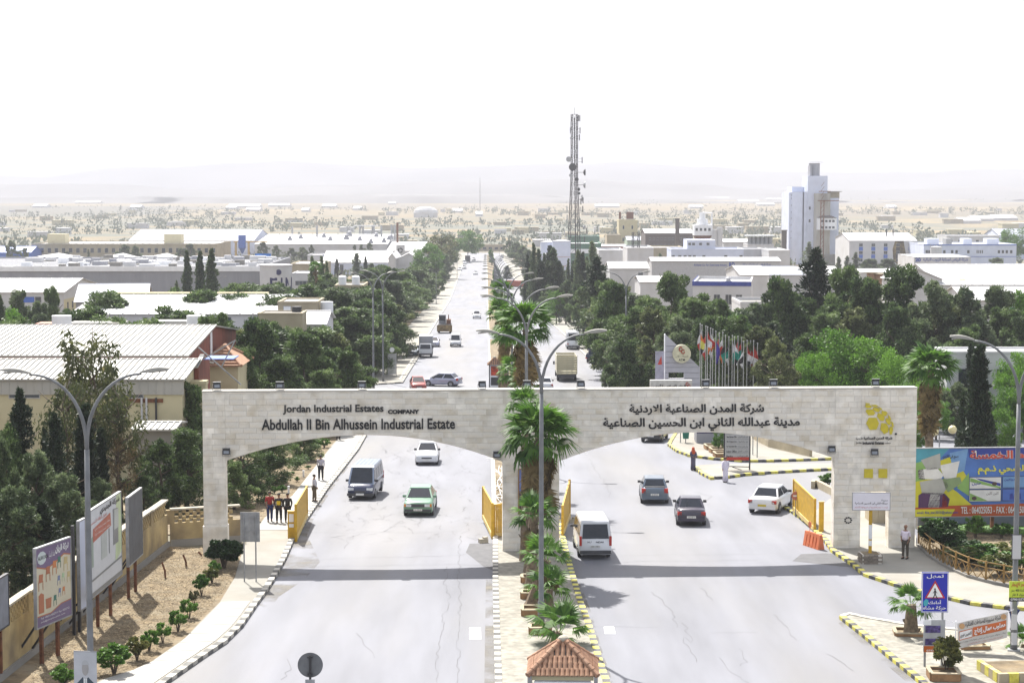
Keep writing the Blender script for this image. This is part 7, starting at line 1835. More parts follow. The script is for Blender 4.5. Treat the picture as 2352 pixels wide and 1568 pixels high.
mb=MB();mb.boxz(-1.1,-.3,-1.5,1.3,1.6,2.4);mb.build('engine_hood',M_rust,ld);mb=MB();mb.tube([(-.7,.6,2.4),(-.7,.6,3.3)],.09,8);mb.build('exhaust',M_rust,ld)
for s in (1,-1):
 for y in (1.3,-1.6):wheel(ld,s*1.05,y,.62,2.0)
# ------------------------------------------------------------------ people
M_skin=mat('skin',(.22,.12,.075),rough=.6,var=.05);M_hair=mat('dark_hair',(.015,.012,.01),rough=.8);M_shoe=mat('shoe_leather',(.02,.018,.016),rough=.5)
def skin_obj(name,verts,edges,radii,m,parent,root=0,sub=1):
 me=bpy.data.meshes.new(name);me.from_pydata([tuple(v) for v in verts],edges,[]);me.materials.append(m)
 o=bpy.data.objects.new(name,me)
 md=o.modifiers.new('skin','SKIN');md.use_smooth_shade=True
 sv=me.skin_vertices[0].data
 for i,r_ in enumerate(radii):sv[i].radius=(r_,r_) if not isinstance(r_,tuple) else r_;sv[i].use_root=(i==root)
 s=o.modifiers.new('sub','SUBSURF');s.levels=sub;s.render_levels=sub
 m2=evaluated_mesh(o)
 m2 .name=name;o.modifiers.clear();o.data=m2;COL.objects.link(o)
 if parent is not None:o.parent=parent
 if not m2 .materials:m2 .materials.append(m)
 return o
def person(label,loc,rz,shirt,trousers,stride=.0,arms=((.0,.0),(.0,.0)),robe=None,veil=None,cap=None,H=1.74,belly=0.0,patch=None,long_sleeve=True,group=None):
 """figure facing +Y; stride is the half step; arms = (swing, elbow bend) left and right"""
 r=E('person',label,'person',loc,rz,group);k=H/1.74;r.scale=(k,k,k)
 hip,sh=.92,1.42
 V=[(0,0,.95),(0,0,1.12),(0,-.01,1.28),(0,-.01,1.42),(0,0,1.50),(0,.01,1.56)];Ed=[(0,1),(1,2),(2,3),(3,4),(4,5)];Rr=[.135,.12,.14,.12,.055,.055]
 V+=[(0,.02,1.63),(0,.02,1.70)];Ed+=[(5,6),(6,7)];Rr+=[.092,.075]
 def chain(start,pts,rad):
  p=start
  for q,a in zip(pts,rad):V.append(q);Rr.append(a);Ed.append((p,len(V)-1));p=len(V)-1
  return p
 hands=[];feet=[];legs=[];armp=[]
 for s,st in ((1,stride),(-1,-stride)):
  pts=[(s*.10,0,.88),(s*.11,st*.5+(.03 if st else 0),.50),(s*.11,st,.10),(s*.11,st+.16,.045)]
  if st<0:pts[1]=(s*.11,st*.35,.50)
  legs.append(pts);chain(0,pts,[.10,.062,.045,.038]);feet.append(pts[-2:])
 for s,(sw,be) in ((1,arms[0]),(-1,arms[1])):
  e=(s*.25,sw*.28,1.14+abs(sw)*.04);hnd=(s*(.25-be*.12),e[1]+math.sin(be)*.24+sw*.12,e[2]-math.cos(be)*.25)
  pts=[(s*.19,0,1.40),e,hnd];armp.append(pts);last=chain(3,pts,[.06,.042,.03])
  d=Vector(hnd)-Vector(e);d.normalize();palm=Vector(hnd)+d*.07
  V.append(tuple(palm));Rr.append(.032);Ed.append((last,len(V)-1));pi=len(V)-1
  side=Vector((0,1,0)) if abs(d.y)<.8 else Vector((0,0,1))
  for j in range(4):V.append(tuple(palm+d*(.075-.008*abs(j-1))+side*(j-1.5)*.02));Rr.append(.009);Ed.append((pi,len(V)-1))
  V.append(tuple(Vector(hnd)+d*.05+side*.05));Rr.append(.010);Ed.append((last,len(V)-1))
  hands.append(pi)
 skin_obj('body',V,Ed,Rr,M_skin,r)
 mb=MB();mb.add([(-.014,.1,1.66),(.014,.1,1.66),(0,.125,1.63),(0,.1,1.625)],[(0,1,2),(1,3,2),(3,0,2)]);mb.build('nose',M_skin,r)
 for s in (1,-1):
  mb=MB();mb.ball((s*.033,.098,1.668),.010,6,4);mb.build('eye',M_hair,r);mb=MB();mb.ball((s*.088,.015,1.65),.022,6,4,sc=(.5,1,1.3));mb.build('ear',M_skin,r)
 mb=MB();mb.boxz(-.024,.024,.097,.103,1.602,1.61);mb.build('mouth',mat('lips',(.16,.05,.04)),r)
 if veil:
  mb=MB();mb.ball((0,.0,1.655),.118,12,8,sc=(1,1.02,1.12));mb.loft([[(.13*math.cos(t),.11*math.sin(t),1.58) for t in [a*.6283 for a in range(10)]],[(.19*math.cos(t),.15*math.sin(t),1.42) for t in [a*.6283 for a in range(10)]],[(.16*math.cos(t),.16*math.sin(t),1.25) for t in [a*.6283 for a in range(10)]]]);mb.build('headscarf',veil,r)
 else:mb=MB();mb.ball((0,-.012,1.69),.098,12,8,sc=(1,1.05,.82));mb.build('hair',cap or M_hair,r)
 if robe:
  n=14;rings=[]
  for z,a,b in ((.07,.20,.17+abs(stride)*.9),(.5,.18,.15+abs(stride)*.4),(.95,.19,.15),(1.2,.185,.145),(1.40,.20,.125),(1.48,.10,.09)):rings.append([(a*math.cos(2*math.pi*q/n),b*math.sin(2*math.pi*q/n),z) for q in range(n)])
  mb=MB();mb.loft(rings);mb.build('robe',robe,r,smooth=True)
  V2=[];E2=[];R2=[]
  for pts in armp:b0=len(V2);V2+=[pts[0],pts[1],tuple(Vector(pts[2])*.97+Vector(pts[1])*.03)];R2+=[.085,.065,.055];E2+=[(b0,b0+1),(b0+1,b0+2)]
  V2 .append((0,0,1.38));R2 .append(.11);E2+=[(len(V2)-1,0),(len(V2)-1,3)];skin_obj('sleeves',V2,E2,R2,robe,r,root=6)
 else:
  V2=[(0,belly*.5,.96),(0,belly,1.1),(0,belly*.3,1.28),(0,-.005,1.41),(0,0,1.475)];E2=[(0,1),(1,2),(2,3),(3,4)];R2=[(.165,.145),.158+belly*.3,.165,.14,.075]
  for pts in armp:
   b0=len(V2);V2+=[pts[0],pts[1]];R2+=[.078,.058];E2+=[(3,b0),(b0,b0+1)]
   if long_sleeve:V2 .append(tuple(Vector(pts[2])*.94+Vector(pts[1])*.06));R2 .append(.044);E2 .append((b0+1,b0+2))
  skin_obj('shirt',V2,E2,R2,shirt,r)
  V3=[(0,0,.97)];E3=[];R3=[.155]
  for pts in legs:
   b0=len(V3);V3+=[pts[0],pts[1],(pts[2][0],pts[2][1],.09)];R3+=[.122,.084,.066];E3+=[(0,b0),(b0,b0+1),(b0+1,b0+2)]
  skin_obj('trousers',V3,E3,R3,trousers,r)
  mb=MB();mb.loft([[(.168*math.cos(t),.15*math.sin(t),z) for t in [a*.5236 for a in range(12)]] for z in (.985,1.02)]);mb.build('belt',M_dark,r)
 for s,pts in zip((1,-1),legs):
  mb=MB();x,y=pts[2][0],pts[2][1];mb.loft([[(x-.045,y-.08,0),(x+.045,y-.08,0),(x+.045,y-.08,.08),(x-.045,y-.08,.08)],[(x-.05,y+.05,0),(x+.05,y+.05,0),(x+.04,y+.05,.09),(x-.04,y+.05,.09)],[(x-.04,y+.19,0),(x+.04,y+.19,0),(x+.03,y+.19,.045),(x-.03,y+.19,.045)]]);mb.build('shoe',M_shoe,r)
 if patch:mb=MB();mb.boxz(-.11,.11,.158,.172,1.08,1.32);mb.build('shirt_print',patch,r)
 return r
C=lambda n,c:mat('cloth_'+n,c,rough=.9,var=.08,scale=8)
def gp(x,y,h=.14):g=G(x,y);g.z=TZ(g.y)+h;return g
person('man in a white shirt walking away on the left pavement',gp(737,1107),NR,C('pale_shirt',(.42,.40,.46)),C('charcoal',(.03,.03,.035)),.17,((-.5,.2),(.5,.2)))
person('man in a pale shirt and brown trousers standing at the left kerb',gp(722,1157),NR-R(75),C('pale_shirt2',(.45,.43,.46)),C('brown_trousers',(.10,.075,.045)),.06,((.1,.5),(.1,.6)),belly=.05)
person('man in a red shirt walking towards the camera, left of three',gp(620,1203),SR+R(12),C('red_shirt',(.26,.02,.02)),C('jeans',(.02,.03,.10)),.14,((.3,.5),(-.3,.3)),long_sleeve=False,H=1.78)
person('man in a black shirt with a yellow print, middle of three',gp(641,1205),SR,C('black_shirt',(.02,.02,.022)),C('black_trousers',(.015,.015,.017)),.12,((-.3,.3),(.3,.4)),patch=C('yellow_print',(.5,.36,.02)),H=1.72)
person('man in black partly behind the yellow gate box, right of three',gp(661,1204),SR,C('black_shirt',(.02,.02,.022)),C('black_trousers',(.015,.015,.017)),.12,((.3,.3),(-.3,.4)),H=1.7)
person('man whose legs show below the beam on the left pavement',gp(777,1014),NR,C('grey_shirt',(.15,.15,.16)),C('black_trousers',(.015,.015,.017)),.14,((.3,.2),(-.3,.2)))
person('woman in a long grey coat and orange red headscarf at the island',gp(1592,1080,.02),SR+R(15),None,None,.05,((.1,1.2),(.1,1.3)),robe=C('grey_blue_coat',(.09,.085,.13)),veil=C('orange_scarf',(.42,.08,.03)),H=1.66)
person('man in a long white robe walking at the striped kerb',gp(1666,1107,.02),NR+R(6),None,None,.12,((.55,.1),(-.5,.1)),robe=C('white_robe',(.62,.58,.66)),H=1.74,cap=mat('brown_hair',(.12,.05,.03)))
person('bald man in a pink white shirt standing in the pier shade',gp(2079,1288),SR-R(35),C('pinkish_shirt',(.62,.55,.63)),C('olive_trousers',(.07,.06,.045)),.02,((.0,.9),(.0,.5)),belly=.08,long_sleeve=False,cap=M_skin,H=1.75)
person('man in a white shirt walking behind the right lamp pole',gp(2328,1450,.02),NR+R(20),C('white_shirt',(.6,.58,.62)),C('jeans',(.02,.03,.10)),.2,((.5,.2),(-.5,.2)))
person('man in a white cap among the bank shrubs above the billboard',gp(2291,1078),SR,C('white_shirt',(.6,.58,.62)),C('tan_trousers',(.2,.15,.1)),.02,((.1,.3),(.1,.3)),cap=C('white_cap',(.6,.6,.6)))
person('tiny person standing at the right kerb far down the road',gp(1281,731),SR,C('blue_shirt',(.05,.07,.12)),C('black_trousers',(.015,.015,.017)),.05,((.1,.2),(.1,.2)))
# ------------------------------------------------------------------ street lamps
M_lamp=mat('lamp_pole_grey',(0.16,0.165,0.17),rough=0.55,var=0.15,scale=1.5,metal=.2)
M_head=mat('lamp_head',(0.27,0.26,0.23),rough=0.5,var=0.08)
M_lens2=mat('lamp_lens',(.30,.29,.26),rough=.3)
def lamp(double=True,H=13.0,arm=1.9):
 r=E('street_lamp','','street lamp')
 mb=MB();mb.tube([(0,0,0),(0,0,1.2),(0,0,1.25),(0,0,H*.62),(0,0,H*.80)],[.15,.15,.115,.10,.085],12);mb.build('pole',M_lamp,r,smooth=True)
 mb=MB();mb.boxz(-.25,.25,-.25,.25,0,.06);mb.build('base_plate',M_steel,r)
 for s in ((1,-1) if double else (1,)):
  pts=[]
  for k in range(13):
   t=k/12;pts.append((s*arm*(1-math.cos(t*math.pi/2))**1.0,0,H*.80+(H*.20)*math.sin(t*math.pi/2)**.9))
  mb=MB();mb.tube(pts,[.075-.035*k/12 for k in range(13)],8);mb.build('arm',M_lamp,r,smooth=True)
  x0,x1=s*(arm-.05),s*(arm+.95)
  mb=MB();n=7;rings=[]
  for k in range(n):
   t=k/(n-1);x=x0+(x1-x0)*t;w_=.07+.15*math.sin(min(1,t*1.25)*math.pi/2)*(1 if t<.85 else .75);hgt=.05+.08*math.sin(t*math.pi);z=H+.02+t*.13
   rings.append([(x,-w_,z),(x,w_,z),(x,w_*.8,z+hgt),(x,-w_*.8,z+hgt)])
  if s<0:rings=rings[::-1]
  mb.loft(rings);mb.build('lamp_head',M_head,r)
  mb=MB();xa,xb=sorted((x0+s*.3,x1-s*.08));mb.hexa([(xa,-.13,H+.03),(xb,-.14,H+.10),(xb,.14,H+.10),(xa,.13,H+.03)],[(xa,-.13,H+.07),(xb,-.14,H+.16),(xb,.14,H+.16),(xa,.13,H+.07)]);mb.build('lens',M_lens2,r)
 return r
def glamp(Y_,x=None,label='',g='median lamps',rz=ROADR,proto=[None],**k):
 xx=x if x is not None else 0
 loc=Vector((xx,Y_,TZ(Y_)+.12))
 if proto[0] is None:proto[0]=lamp();o=proto[0];o.location=loc;o.rotation_euler.z=rz;o['label']=label;o['group']=g
 else:o=dup(proto[0],loc,rz,label,g)
 return o
ctr=lambda Y_:(wl((1138,1241),(1121,720),[Y_])[0][0]+wl((1293,1240),(1204,900),[Y_])[0][0])/2
glamp(84,X(1243,84,1400),'double armed street lamp in front of the gate centre, nearest on the median')
glamp(118.5,ctr(118.5)+.1,'double armed median lamp right behind the gate, second along the median')
glamp(141,ctr(141)+.1,'double armed median lamp beside the tallest palm, third along the median')
Y_=176;n_=0
while Y_<560:
 glamp(Y_,ctr(Y_),'double armed lamp in the median row, %s beyond the tallest palm'%ORD(n_+1),'receding row of median lamps');Y_+=34;n_+=1
glamp(66,X(212,66,1750),'double armed street lamp at the left front carrying the portrait banner','lamps along the left side',rz=R(4))
glamp(80,X(2328,80,1505),'tall street lamp at the right front carrying the yellow notice','lamps along the right side',rz=R(-14))
glamp(G(858,900).y,G(858,900).x,'double armed lamp on the corner pavement, left of two','lamps along the left side',rz=R(35))
glamp(G(880,878).y,G(880,878).x,'double armed lamp on the corner pavement, right of two','lamps along the left side',rz=R(-20))
glamp(G(1437,890).y,G(1437,890).x,'double headed lamp rising between the pines right of the road','lamps along the right side',rz=R(10))
for x_,y_,lb in ((1223,655,'lamp at the right kerb before the cypress clump'),(1002,700,'lamp among the left pines further down'),(1050,640,'lamp at the left kerb far down the road'),(1148,590,'lamp on the median at the far end of the road'),(855-592,724,'lamp before the blue grey shed'),(497-363,735,'lamp beside the yellow gable shed'),(437,690,'lamp by the left poplar'),(542,690,'lamp before the long grey factory, right'),(500,740,'lamp in front of the long white roofed shed')):
 g_=G(x_,y_);h_=9.0
 o=glamp(g_.y,g_.x,lb,'smaller lamps further off',rz=R(random.uniform(-60,60)));o.scale=(.7,.7,.72)
for x_,y_,lb in ((2157,1028,'pair of cream globe lights on a post above the billboard'),(2374/4+1764,1010,'pair of cream globe lights near the low white building')):
 if y_==1010:x_,y_=2255,990
 g_=G(x_,y_+20);hh=Z(998 if x_<2200 else 818,g_.y)-g_.z
 if x_>2200:g_=G(2370/4+1671,930);hh=3.4
 o=E('globe_light',lb,'light',g_)
 mb=MB();mb.tube([(0,0,0),(0,0,hh)],.05,8);mb.bar((-.1,0,hh-.25),(1.0,0,hh-.25),.05);mb.bar((0,0,hh),(-.45,-.1,hh),.04);mb.build('post',M_steel,o)
 for dx,dz in ((-.4,.25),(1.0,.4)):mb=MB();mb.ball((dx,0,hh+dz),.34,12,8);mb.build('globe',mat('cream_globe',(.62,.55,.30),rough=.3),o)
# ------------------------------------------------------------------ lattice masts
def mast(label,x,Ym,yt,w0,w1,name='lattice_mast',seg=3.2,th=.13,gear=True):
 zb=TZ(Ym);H_=Z(yt,Ym)-zb
 r=E(name,label,'mast',(sx(x,Ym),Ym,zb),R(12))
 def W(z):t=min(1,z/(H_*.62));return w0+(w1-w0)*t
 n=int(H_/seg)
 lg=[(-1,-1),(1,-1),(1,1),(-1,1)]
 for a,b in lg:mb=MB();mb.tube([(a*W(z)/2,b*W(z)/2,z) for z in [H_*k/12 for k in range(13)]],th,5);mb.build('leg',M_lattice,r)
 br=MB()
 for k in range(n):
  z0,z1=k*H_/n,(k+1)*H_/n
  for i in range(4):
   a,b=lg[i],lg[(i+1)%4]
   p0=Vector((a[0]*W(z0)/2,a[1]*W(z0)/2,z0));q0=Vector((b[0]*W(z0)/2,b[1]*W(z0)/2,z0));p1=Vector((a[0]*W(z1)/2,a[1]*W(z1)/2,z1));q1=Vector((b[0]*W(z1)/2,b[1]*W(z1)/2,z1))
   br.bar(p0,q1,th*.7);br.bar(q0,p1,th*.7);br.bar(p1,q1,th*.7)
 br.build('bracing',M_lattice,r,kind='stuff')
 if gear:
  mb=MB();mb.tube([(.15*W(0),0,0),(0,0,H_*.98)],.2,6);mb.build('cable_ladder',M_lattice,r)
  mb=MB();mb.tube([(0,0,H_),(0,0,H_+2.4)],.05,5);mb.build('lightning_rod',M_lattice,r)
 return r,H_,W
M_lattice=mat('mast_steel',(.03,.03,.032),rough=.7,var=.2)
M_dish=mat('dish_grey',(.30,.31,.32),rough=.5)
mr,MH,MW=mast('very tall lattice radio mast with dishes and antennas right of the road',1318,700,263,4.6,2.0)
zof=lambda y:Z(y,700)-TZ(700)
def dish(y,dx,rad,m=M_dish,a=0):
 z=zof(y);mb=MB();n=14
 d=Vector((math.sin(a),-math.cos(a),0));u=Vector((math.cos(a),math.sin(a),0));c=Vector((dx,-1.2,z))
 mb.loft([[c+d*q+u*(rad*k_*math.cos(t))+Vector((0,0,rad*k_*math.sin(t))) for t in [j*2*math.pi/n for j in range(n)]] for q,k_ in ((.25,1),(-.1,.95),(-.5,.4))])
 mb.build('dish',m,mr);mb=MB();mb.bar(c+d*-.4,(dx*.3,0,z),.14);mb.build('dish_arm',M_lattice,mr)
for y_,dx,rd_,m_,a_ in ((366,-2.3,1.0,M_dish,-.4),(384,-1.0,1.4,M_lattice,.1),(403,-1.6,.6,M_dish,-.3),(396,3.6,1.2,M_lattice,1.25),(425,3.6,1.2,M_dish,1.25),(412,.6,.7,M_lattice,0),(435,1.3,.6,M_lattice,.5),(318,-1.6,.4,M_dish,0),(522,3.4,.7,M_dish,.6),(347,.2,.4,M_dish,0),(444,1.6,.5,M_lattice,1)):dish(y_,dx,rd_,m_,a_)
for y_,dx in ((272,1.7),(272,1.2),(288,-1.6),(300,-1.8),(300,1.8),(316,1.6),(368,2.6),(455,2.6),(460,3.0),(480,-3.0),(480,2.9),(530,4.4),(534,-3.9),(500,-2.9),(550,3.6),(548,-3.3),(310,-1.5),(463,2.2)):
 mb=MB();mb.boxz(-.14,.14,-.12,.12,-1.1,1.1);mb.bar((0,0,.6),(-dx*.5,.6,.6),.08);mb.bar((0,0,-.6),(-dx*.5,.6,-.6),.08);mb.build('panel_antenna',M_dish if dx<0 else M_lattice,mr,loc=(dx,-1.2,zof(y_)))
mast('small square lattice mast among the white sheds right of the big mast',1459,640,534,3.2,2.0,seg=2.2,th=.12,gear=False)
mb=MB();mb.cyl((0,0),1.2,3,5.2,14)
for p_,(x_,yt_,Y_) in {'far':(1103,463-30,2600)}.items():
 o=E('thin_mast','very thin hazy mast on the plain left of the big mast','mast',(sx(1350/2.45+0,Y_) if False else sx(1103,Y_),Y_,TZ(Y_)))
 mb=MB();mb.tube([(0,0,0),(0,0,50)],[.6,.3],6);mb.build('shaft',M_steel,o)
# ------------------------------------------------------------------ tiled kiosks
def tiled_roof(r,w,d,z,h,tile_w=.2,rows=5):
 """hipped roof of clay tiles, every front tile its own piece"""
 mb=MB();ap=(0,0,z+h);cs=[(-w,-d,z),(w,-d,z),(w,d,z),(-w,d,z)]
 mb.add(cs+[ap],[(0,1,4),(1,2,4),(2,3,4),(3,0,4),(3,2,1,0)]);mb.build('roof_deck',M_dark,r)
 tb=MB();L_=math.hypot(d,h)/rows
 prof=[(-tile_w*.5,0),(-tile_w*.3,.045),(0,.062),(tile_w*.3,.045),(tile_w*.5,0)]
 A=[(p[0],-L_*.58,p[1]-.012) for p in prof];B=[(p[0]*.94,L_*.58,p[1]+.006) for p in prof]
 n=len(prof);tb.add(A+B,[(i,i+1,i+1+n,i+n) for i in range(n-1)]+[tuple(reversed(range(n)))]);tile=tb.mesh('roof_tile',M_tile,False)
 for s in range(4):
  ang=s*math.pi/2;ww,dd=(w,d) if s%2==0 else (d,w)
  sl=math.atan2(h,dd)
  for k in range(rows):
   t=(k+.5)/rows;half=ww*(1-t)-.02
   nn=max(1,int(2*half/tile_w))
   for j in range(nn):
    x=-half+(j+.5)*2*half/nn
    p=Vector((x,-dd*(1-t),z+h*t+.02+.012*(k%2==0)))
    M_=Matrix.Rotation(ang,3,'Z')
    o=bpy.data.objects.new('roof_tile',tile);COL.objects.link(o);o.parent=r
    o.location=M_@p;o.rotation_euler=(M_@Matrix.Rotation(sl,3,'X')).to_euler()
 for cx,cy_ in ((-w,-d),(w,-d),(w,d),(-w,d)):
  nn=rows+1
  for k in range(nn):
   a=Vector((cx,cy_,z+.03)).lerp(Vector((0,0,z+h+.05)),k/nn);b=Vector((cx,cy_,z+.03)).lerp(Vector((0,0,z+h+.05)),(k+1.08)/nn)
   mb=MB();mb.tube([a,b],[.105,.085],10);mb.build('hip_tile',M_tile,r)
 mb=MB();mb.ball((0,0,z+h+.03),.16,10,6,sc=(1.2,1.2,.8));mb.build('apex_mortar',M_cap,r)
Yk_=67.5
kz=Z(1553,Yk_-1.2);xk=X(1293,Yk_,1500);half=81*MPP(Yk_)
kk=E('tiled_kiosk','kiosk with a clay tile pyramid roof at the bottom of the median','kiosk',(xk,Yk_,.14),R(-2))
tiled_roof(kk,half,half*.95,kz-.14,Z(1468,Yk_)-kz,.17,6)
mb=MB();mb.boxz(-half*.88,half*.88,-half*.82,half*.82,kz-.32,kz-.145);mb.build('beam',M_cream,kk)
mb=MB();mb.boxz(-half*.8,half*.8,-half*.74,half*.74,0,kz-.33);mb.build('wall',M_white,kk)
for sx_ in (-1,1):
 for sy_ in (-1,1):mb=MB();mb.boxz(sx_*half*.95-.06,sx_*half*.95+.06,sy_*half*.88-.06,sy_*half*.88+.06,0,kz-.15);mb.build('post',M_steel,kk)
mb=MB();mb.boxz(-half*.82,half*.82,-half*.86,-half*.83,kz-.75,kz-.36);mb.build('sign_panel',M_white,kk)
write('شركة المدن الصناعية',M_ink,kk,-half*.6,half*.7,kz-.66,kz-.42,y=-half*.87,ar=True,bold=.02)
gk=G(1136,905);kk=E('advert_kiosk','narrow advertising pillar with red poster and tile roof on the median','kiosk',(gk.x,gk.y,gk.z+.1),R(0))
wk=12*MPP(gk.y);zt_=Z(837,gk.y)-gk.z-.1;zb_=Z(888,gk.y)-gk.z-.1
mb=MB();mb.boxz(-wk*1.05,wk*1.05,-.35,.35,0,zb_);mb.build('plinth',M_stone,kk)
mb=MB();mb.boxz(-wk*.92,wk*.92,-.25,.25,zb_,zt_);mb.build('body',M_white,kk)
for s in (-1,1):mb=MB();mb.boxz(s*wk*1.0-.05,s*wk*1.0+.05,-.3,.3,zb_-.1,zt_);mb.build('post',M_dark,kk)
mb=MB();mb.boxz(-wk*.7,wk*.7,-.29,-.26,zb_+(zt_-zb_)*.52,zt_-.15);mb.build('red_poster',mat('red_poster',(.40,.05,.02),var=.5,scale=3),kk)
mb=MB();mb.boxz(-wk*.7,wk*.7,-.29,-.26,zb_+.2,zb_+(zt_-zb_)*.44);mb.build('dark_poster',M_dark,kk)
tiled_roof(kk,wk*1.3,.6,zt_,(Z(821,gk.y)-Z(837,gk.y)),.2,3)
# ------------------------------------------------------------------ planters in the median and on the island
M_plbr=mat('brown_brick',(.27,.155,.075),rough=.85,var=.15,scale=4,objrand=.15)
def planter(label,x,y,w=.95,rz=0.0,group=None,h=.28,d=None,z=.14):
 g_=G(x,y);d=d or w
 r=E('planter',label,'planter',(g_.x,g_.y+d/2,g_.z+z),rz,group)
 for s in (-1,1):
  mb=MB();mb.boxz(-w/2,w/2,s*d/2-.06,s*d/2+.06,0,h);mb.build('brick_wall',M_plbr,r)
  mb=MB();mb.boxz(s*w/2-.06,s*w/2+.06,-d/2+.065,d/2-.065,0,h);mb.build('brick_wall',M_plbr,r)
  mb=MB();mb.boxz(-w/2-.02,w/2+.02,s*d/2-.08,s*d/2+.08,h,h+.04);mb.build('coping',M_tanw,r)
  mb=MB();mb.boxz(s*w/2-.08,s*w/2+.08,-d/2+.085,d/2-.085,h,h+.04);mb.build('coping',M_tanw,r)
 mb=MB();mb.boxz(-w/2+.07,w/2-.07,-d/2+.07,d/2-.07,0,h-.08);mb.build('soil',M_soil,r)
 return r
for x_,y_,w_,lb in ((1216,1345,.75,'brown square planter on the median, first from the gate'),(1216,1382,.75,'brown square planter on the median, second from the gate'),(1225,1422,1.0,'brown square planter around the stout palm trunk'),(1241,1464,.9,'brown square planter just behind the kiosk palm')):
 planter(lb,x_,y_,w_,group='brown planters on the median')
planter('brown planter around the small palm left of the blue sign',2092,1468,1.15,R(-6),'planters on the traffic island',.12)
planter('low tan planter under the recruitment banner',2240,1498,1.15,R(4),'planters on the traffic island',.12)
planter('brick planter holding the yellow green shrub',2174,1572,1.1,R(-3),'planters on the traffic island',.3)
for x_,y_,lb in ((1643,1037,'brown planter by the sign board, left'),(1655,1045,'brown planter by the sign board, middle'),(1665,1055,'brown planter by the sign board, right')):
 planter(lb,x_,y_,1.4,R(5),'planters inside the gate',.3)
tree('broad',1650,990,1043,26,'small dark leafy tree in a planter behind the directory board')
kp=G(2345,1575);r=E('striped_planter','low planter with yellow and black painted edge in the bottom right corner','planter',(kp.x,kp.y,.14),R(8))
for k in range(6):mb=MB();mb.boxz(-.9+k*.42,-.9+k*.42+.4,0,.2,0,.38);mb.build('edge_block',M_yel if k%2 else M_tanw,r)
for k in range(5):mb=MB();mb.boxz(-.92,-.72,.22+k*.42,.22+k*.42+.4,0,.38);mb.build('edge_block',M_tanw if k%2 else M_yel,r)
mb=MB();mb.boxz(-.72,1.6,.21,2.3,0,.3);mb.build('soil',M_soil,r)
# ------------------------------------------------------------------ flags
M_polew=mat('flagpole_paint',(.36,.36,.35),rough=.5,var=.1)
fl_cols={'w':(.55,.55,.56),'r':(.36,.03,.02),'g':(.01,.2,.15),'k':(.02,.02,.02),'o':(.5,.15,.03),'y':(.5,.48,.1),'b':(.06,.04,.25)}
FM={k:mat('flag_'+k,c,rough=.8,var=.1,scale=3) for k,c in fl_cols.items()}
FW={'w':'white','r':'red','g':'green','k':'black','o':'orange','y':'yellow','b':'blue'}
Yfl=178
fp=[(1608,745,'oyk'),(1612,748,'wr'),(1621,750,'rwr'),(1625,752,'rwo'),(1632,755,'wro'),(1637,757,'yw'),(1644,762,'b'),(1652,766,'rw'),(1660,765,'wro'),(1666,772,'kg'),(1674,775,'kgw'),(1682,772,'wg'),(1687,775,'wgk'),(1695,774,'rgw'),(1703,777,'rgw'),(1708,786,'wkw'),(1716,783,'rwk'),(1724,784,'rwr'),(1731,784,'rw'),(1740,790,'rg')]
for i,(x_,yt_,cs) in enumerate(fp):
 Yi=Yfl+(i%3)*1.6
 g_=P(x_,800,Yi);zb_=TZ(Yi);zt_=Z(yt_,Yi)
 cname=' and '.join(FW[c] for c in cs)
 r=E('flagpole','flagpole with a limp %s flag, %s from the left'%(cname,ORD(i+1)),'flagpole',(g_.x,Yi,zb_),0,'flagpoles beside the bank board')
 mb=MB();mb.tube([(0,0,0),(0,0,zt_-zb_)],[.055,.035],8);mb.build('pole',M_polew,r)
 mb=MB();mb.ball((0,0,zt_-zb_+.05),.07,8,5);mb.build('finial',M_polew,r)
 rr=random.Random(i);top=zt_-zb_-.25-rr.random()*.5;ln=rr.uniform(1.7,2.5);side=rr.choice((-1,1));n=7
 for ci,c in enumerate(cs):
  mb=MB();z0=top-ln*ci/len(cs);z1=top-ln*(ci+1)/len(cs)
  rows_=4;v=[];f=[]
  for a in range(rows_+1):
   t=ci/len(cs)+a/rows_/len(cs);z=z0+(z1-z0)*a/rows_
   wd=.10+.30*math.sin(min(1,t*1.15)*math.pi)**.8
   for b in range(5):
    u=b/4;v.append((side*(.03+u*wd),.09*math.sin(u*7+a*.9+ci*2+i),z-u*.45*(1-t)))
  for a in range(rows_):
   for b in range(4):q=a*5+b;f.append((q,q+1,q+6,q+5))
  mb.add(v,f);mb.build('flag_panel',FM[c],r)
# ------------------------------------------------------------------ bank board, directory, signs
M_bank=mat('bank_board_stone',(.36,.36,.40),rough=.7,var=.04);M_cr=mat('cream_disc',(.50,.48,.34),rough=.5)
Yb_=176
def PX(x,y,Y_):p=P(x,y,Y_);return p.x,p.z
bx,bz=PX(1527,900,Yb_);bz=TZ(Yb_)
bk=E('bank_board','tall grey triangular board with a round cash machine disc','sign',(bx,Yb_,bz))
def rel(x,y,Y_=Yb_,o=bk):p=P(x,y,Y_);return p.x-o.location.x,p.z-o.location.z
zb0=0
courses=[767,794,807,820,832,843,855,868,882,905]
T0,T1,T2=rel(1527,767),rel(1607,843),rel(1607,900)
def redge(z):
 if z>T0[1]:return 0
 if z>T1[1]:return T1[0]*(T0[1]-z)/(T0[1]-T1[1])
 return T1[0]
wx0,wz0=rel(1535,868);wx1,wz1=rel(1571,857)
zs_=sorted(set([0]+[rel(1527,y)[1] for y in courses if rel(1527,y)[1]>.1]))
zs_.append(T0[1]) if T0[1] not in zs_ else None
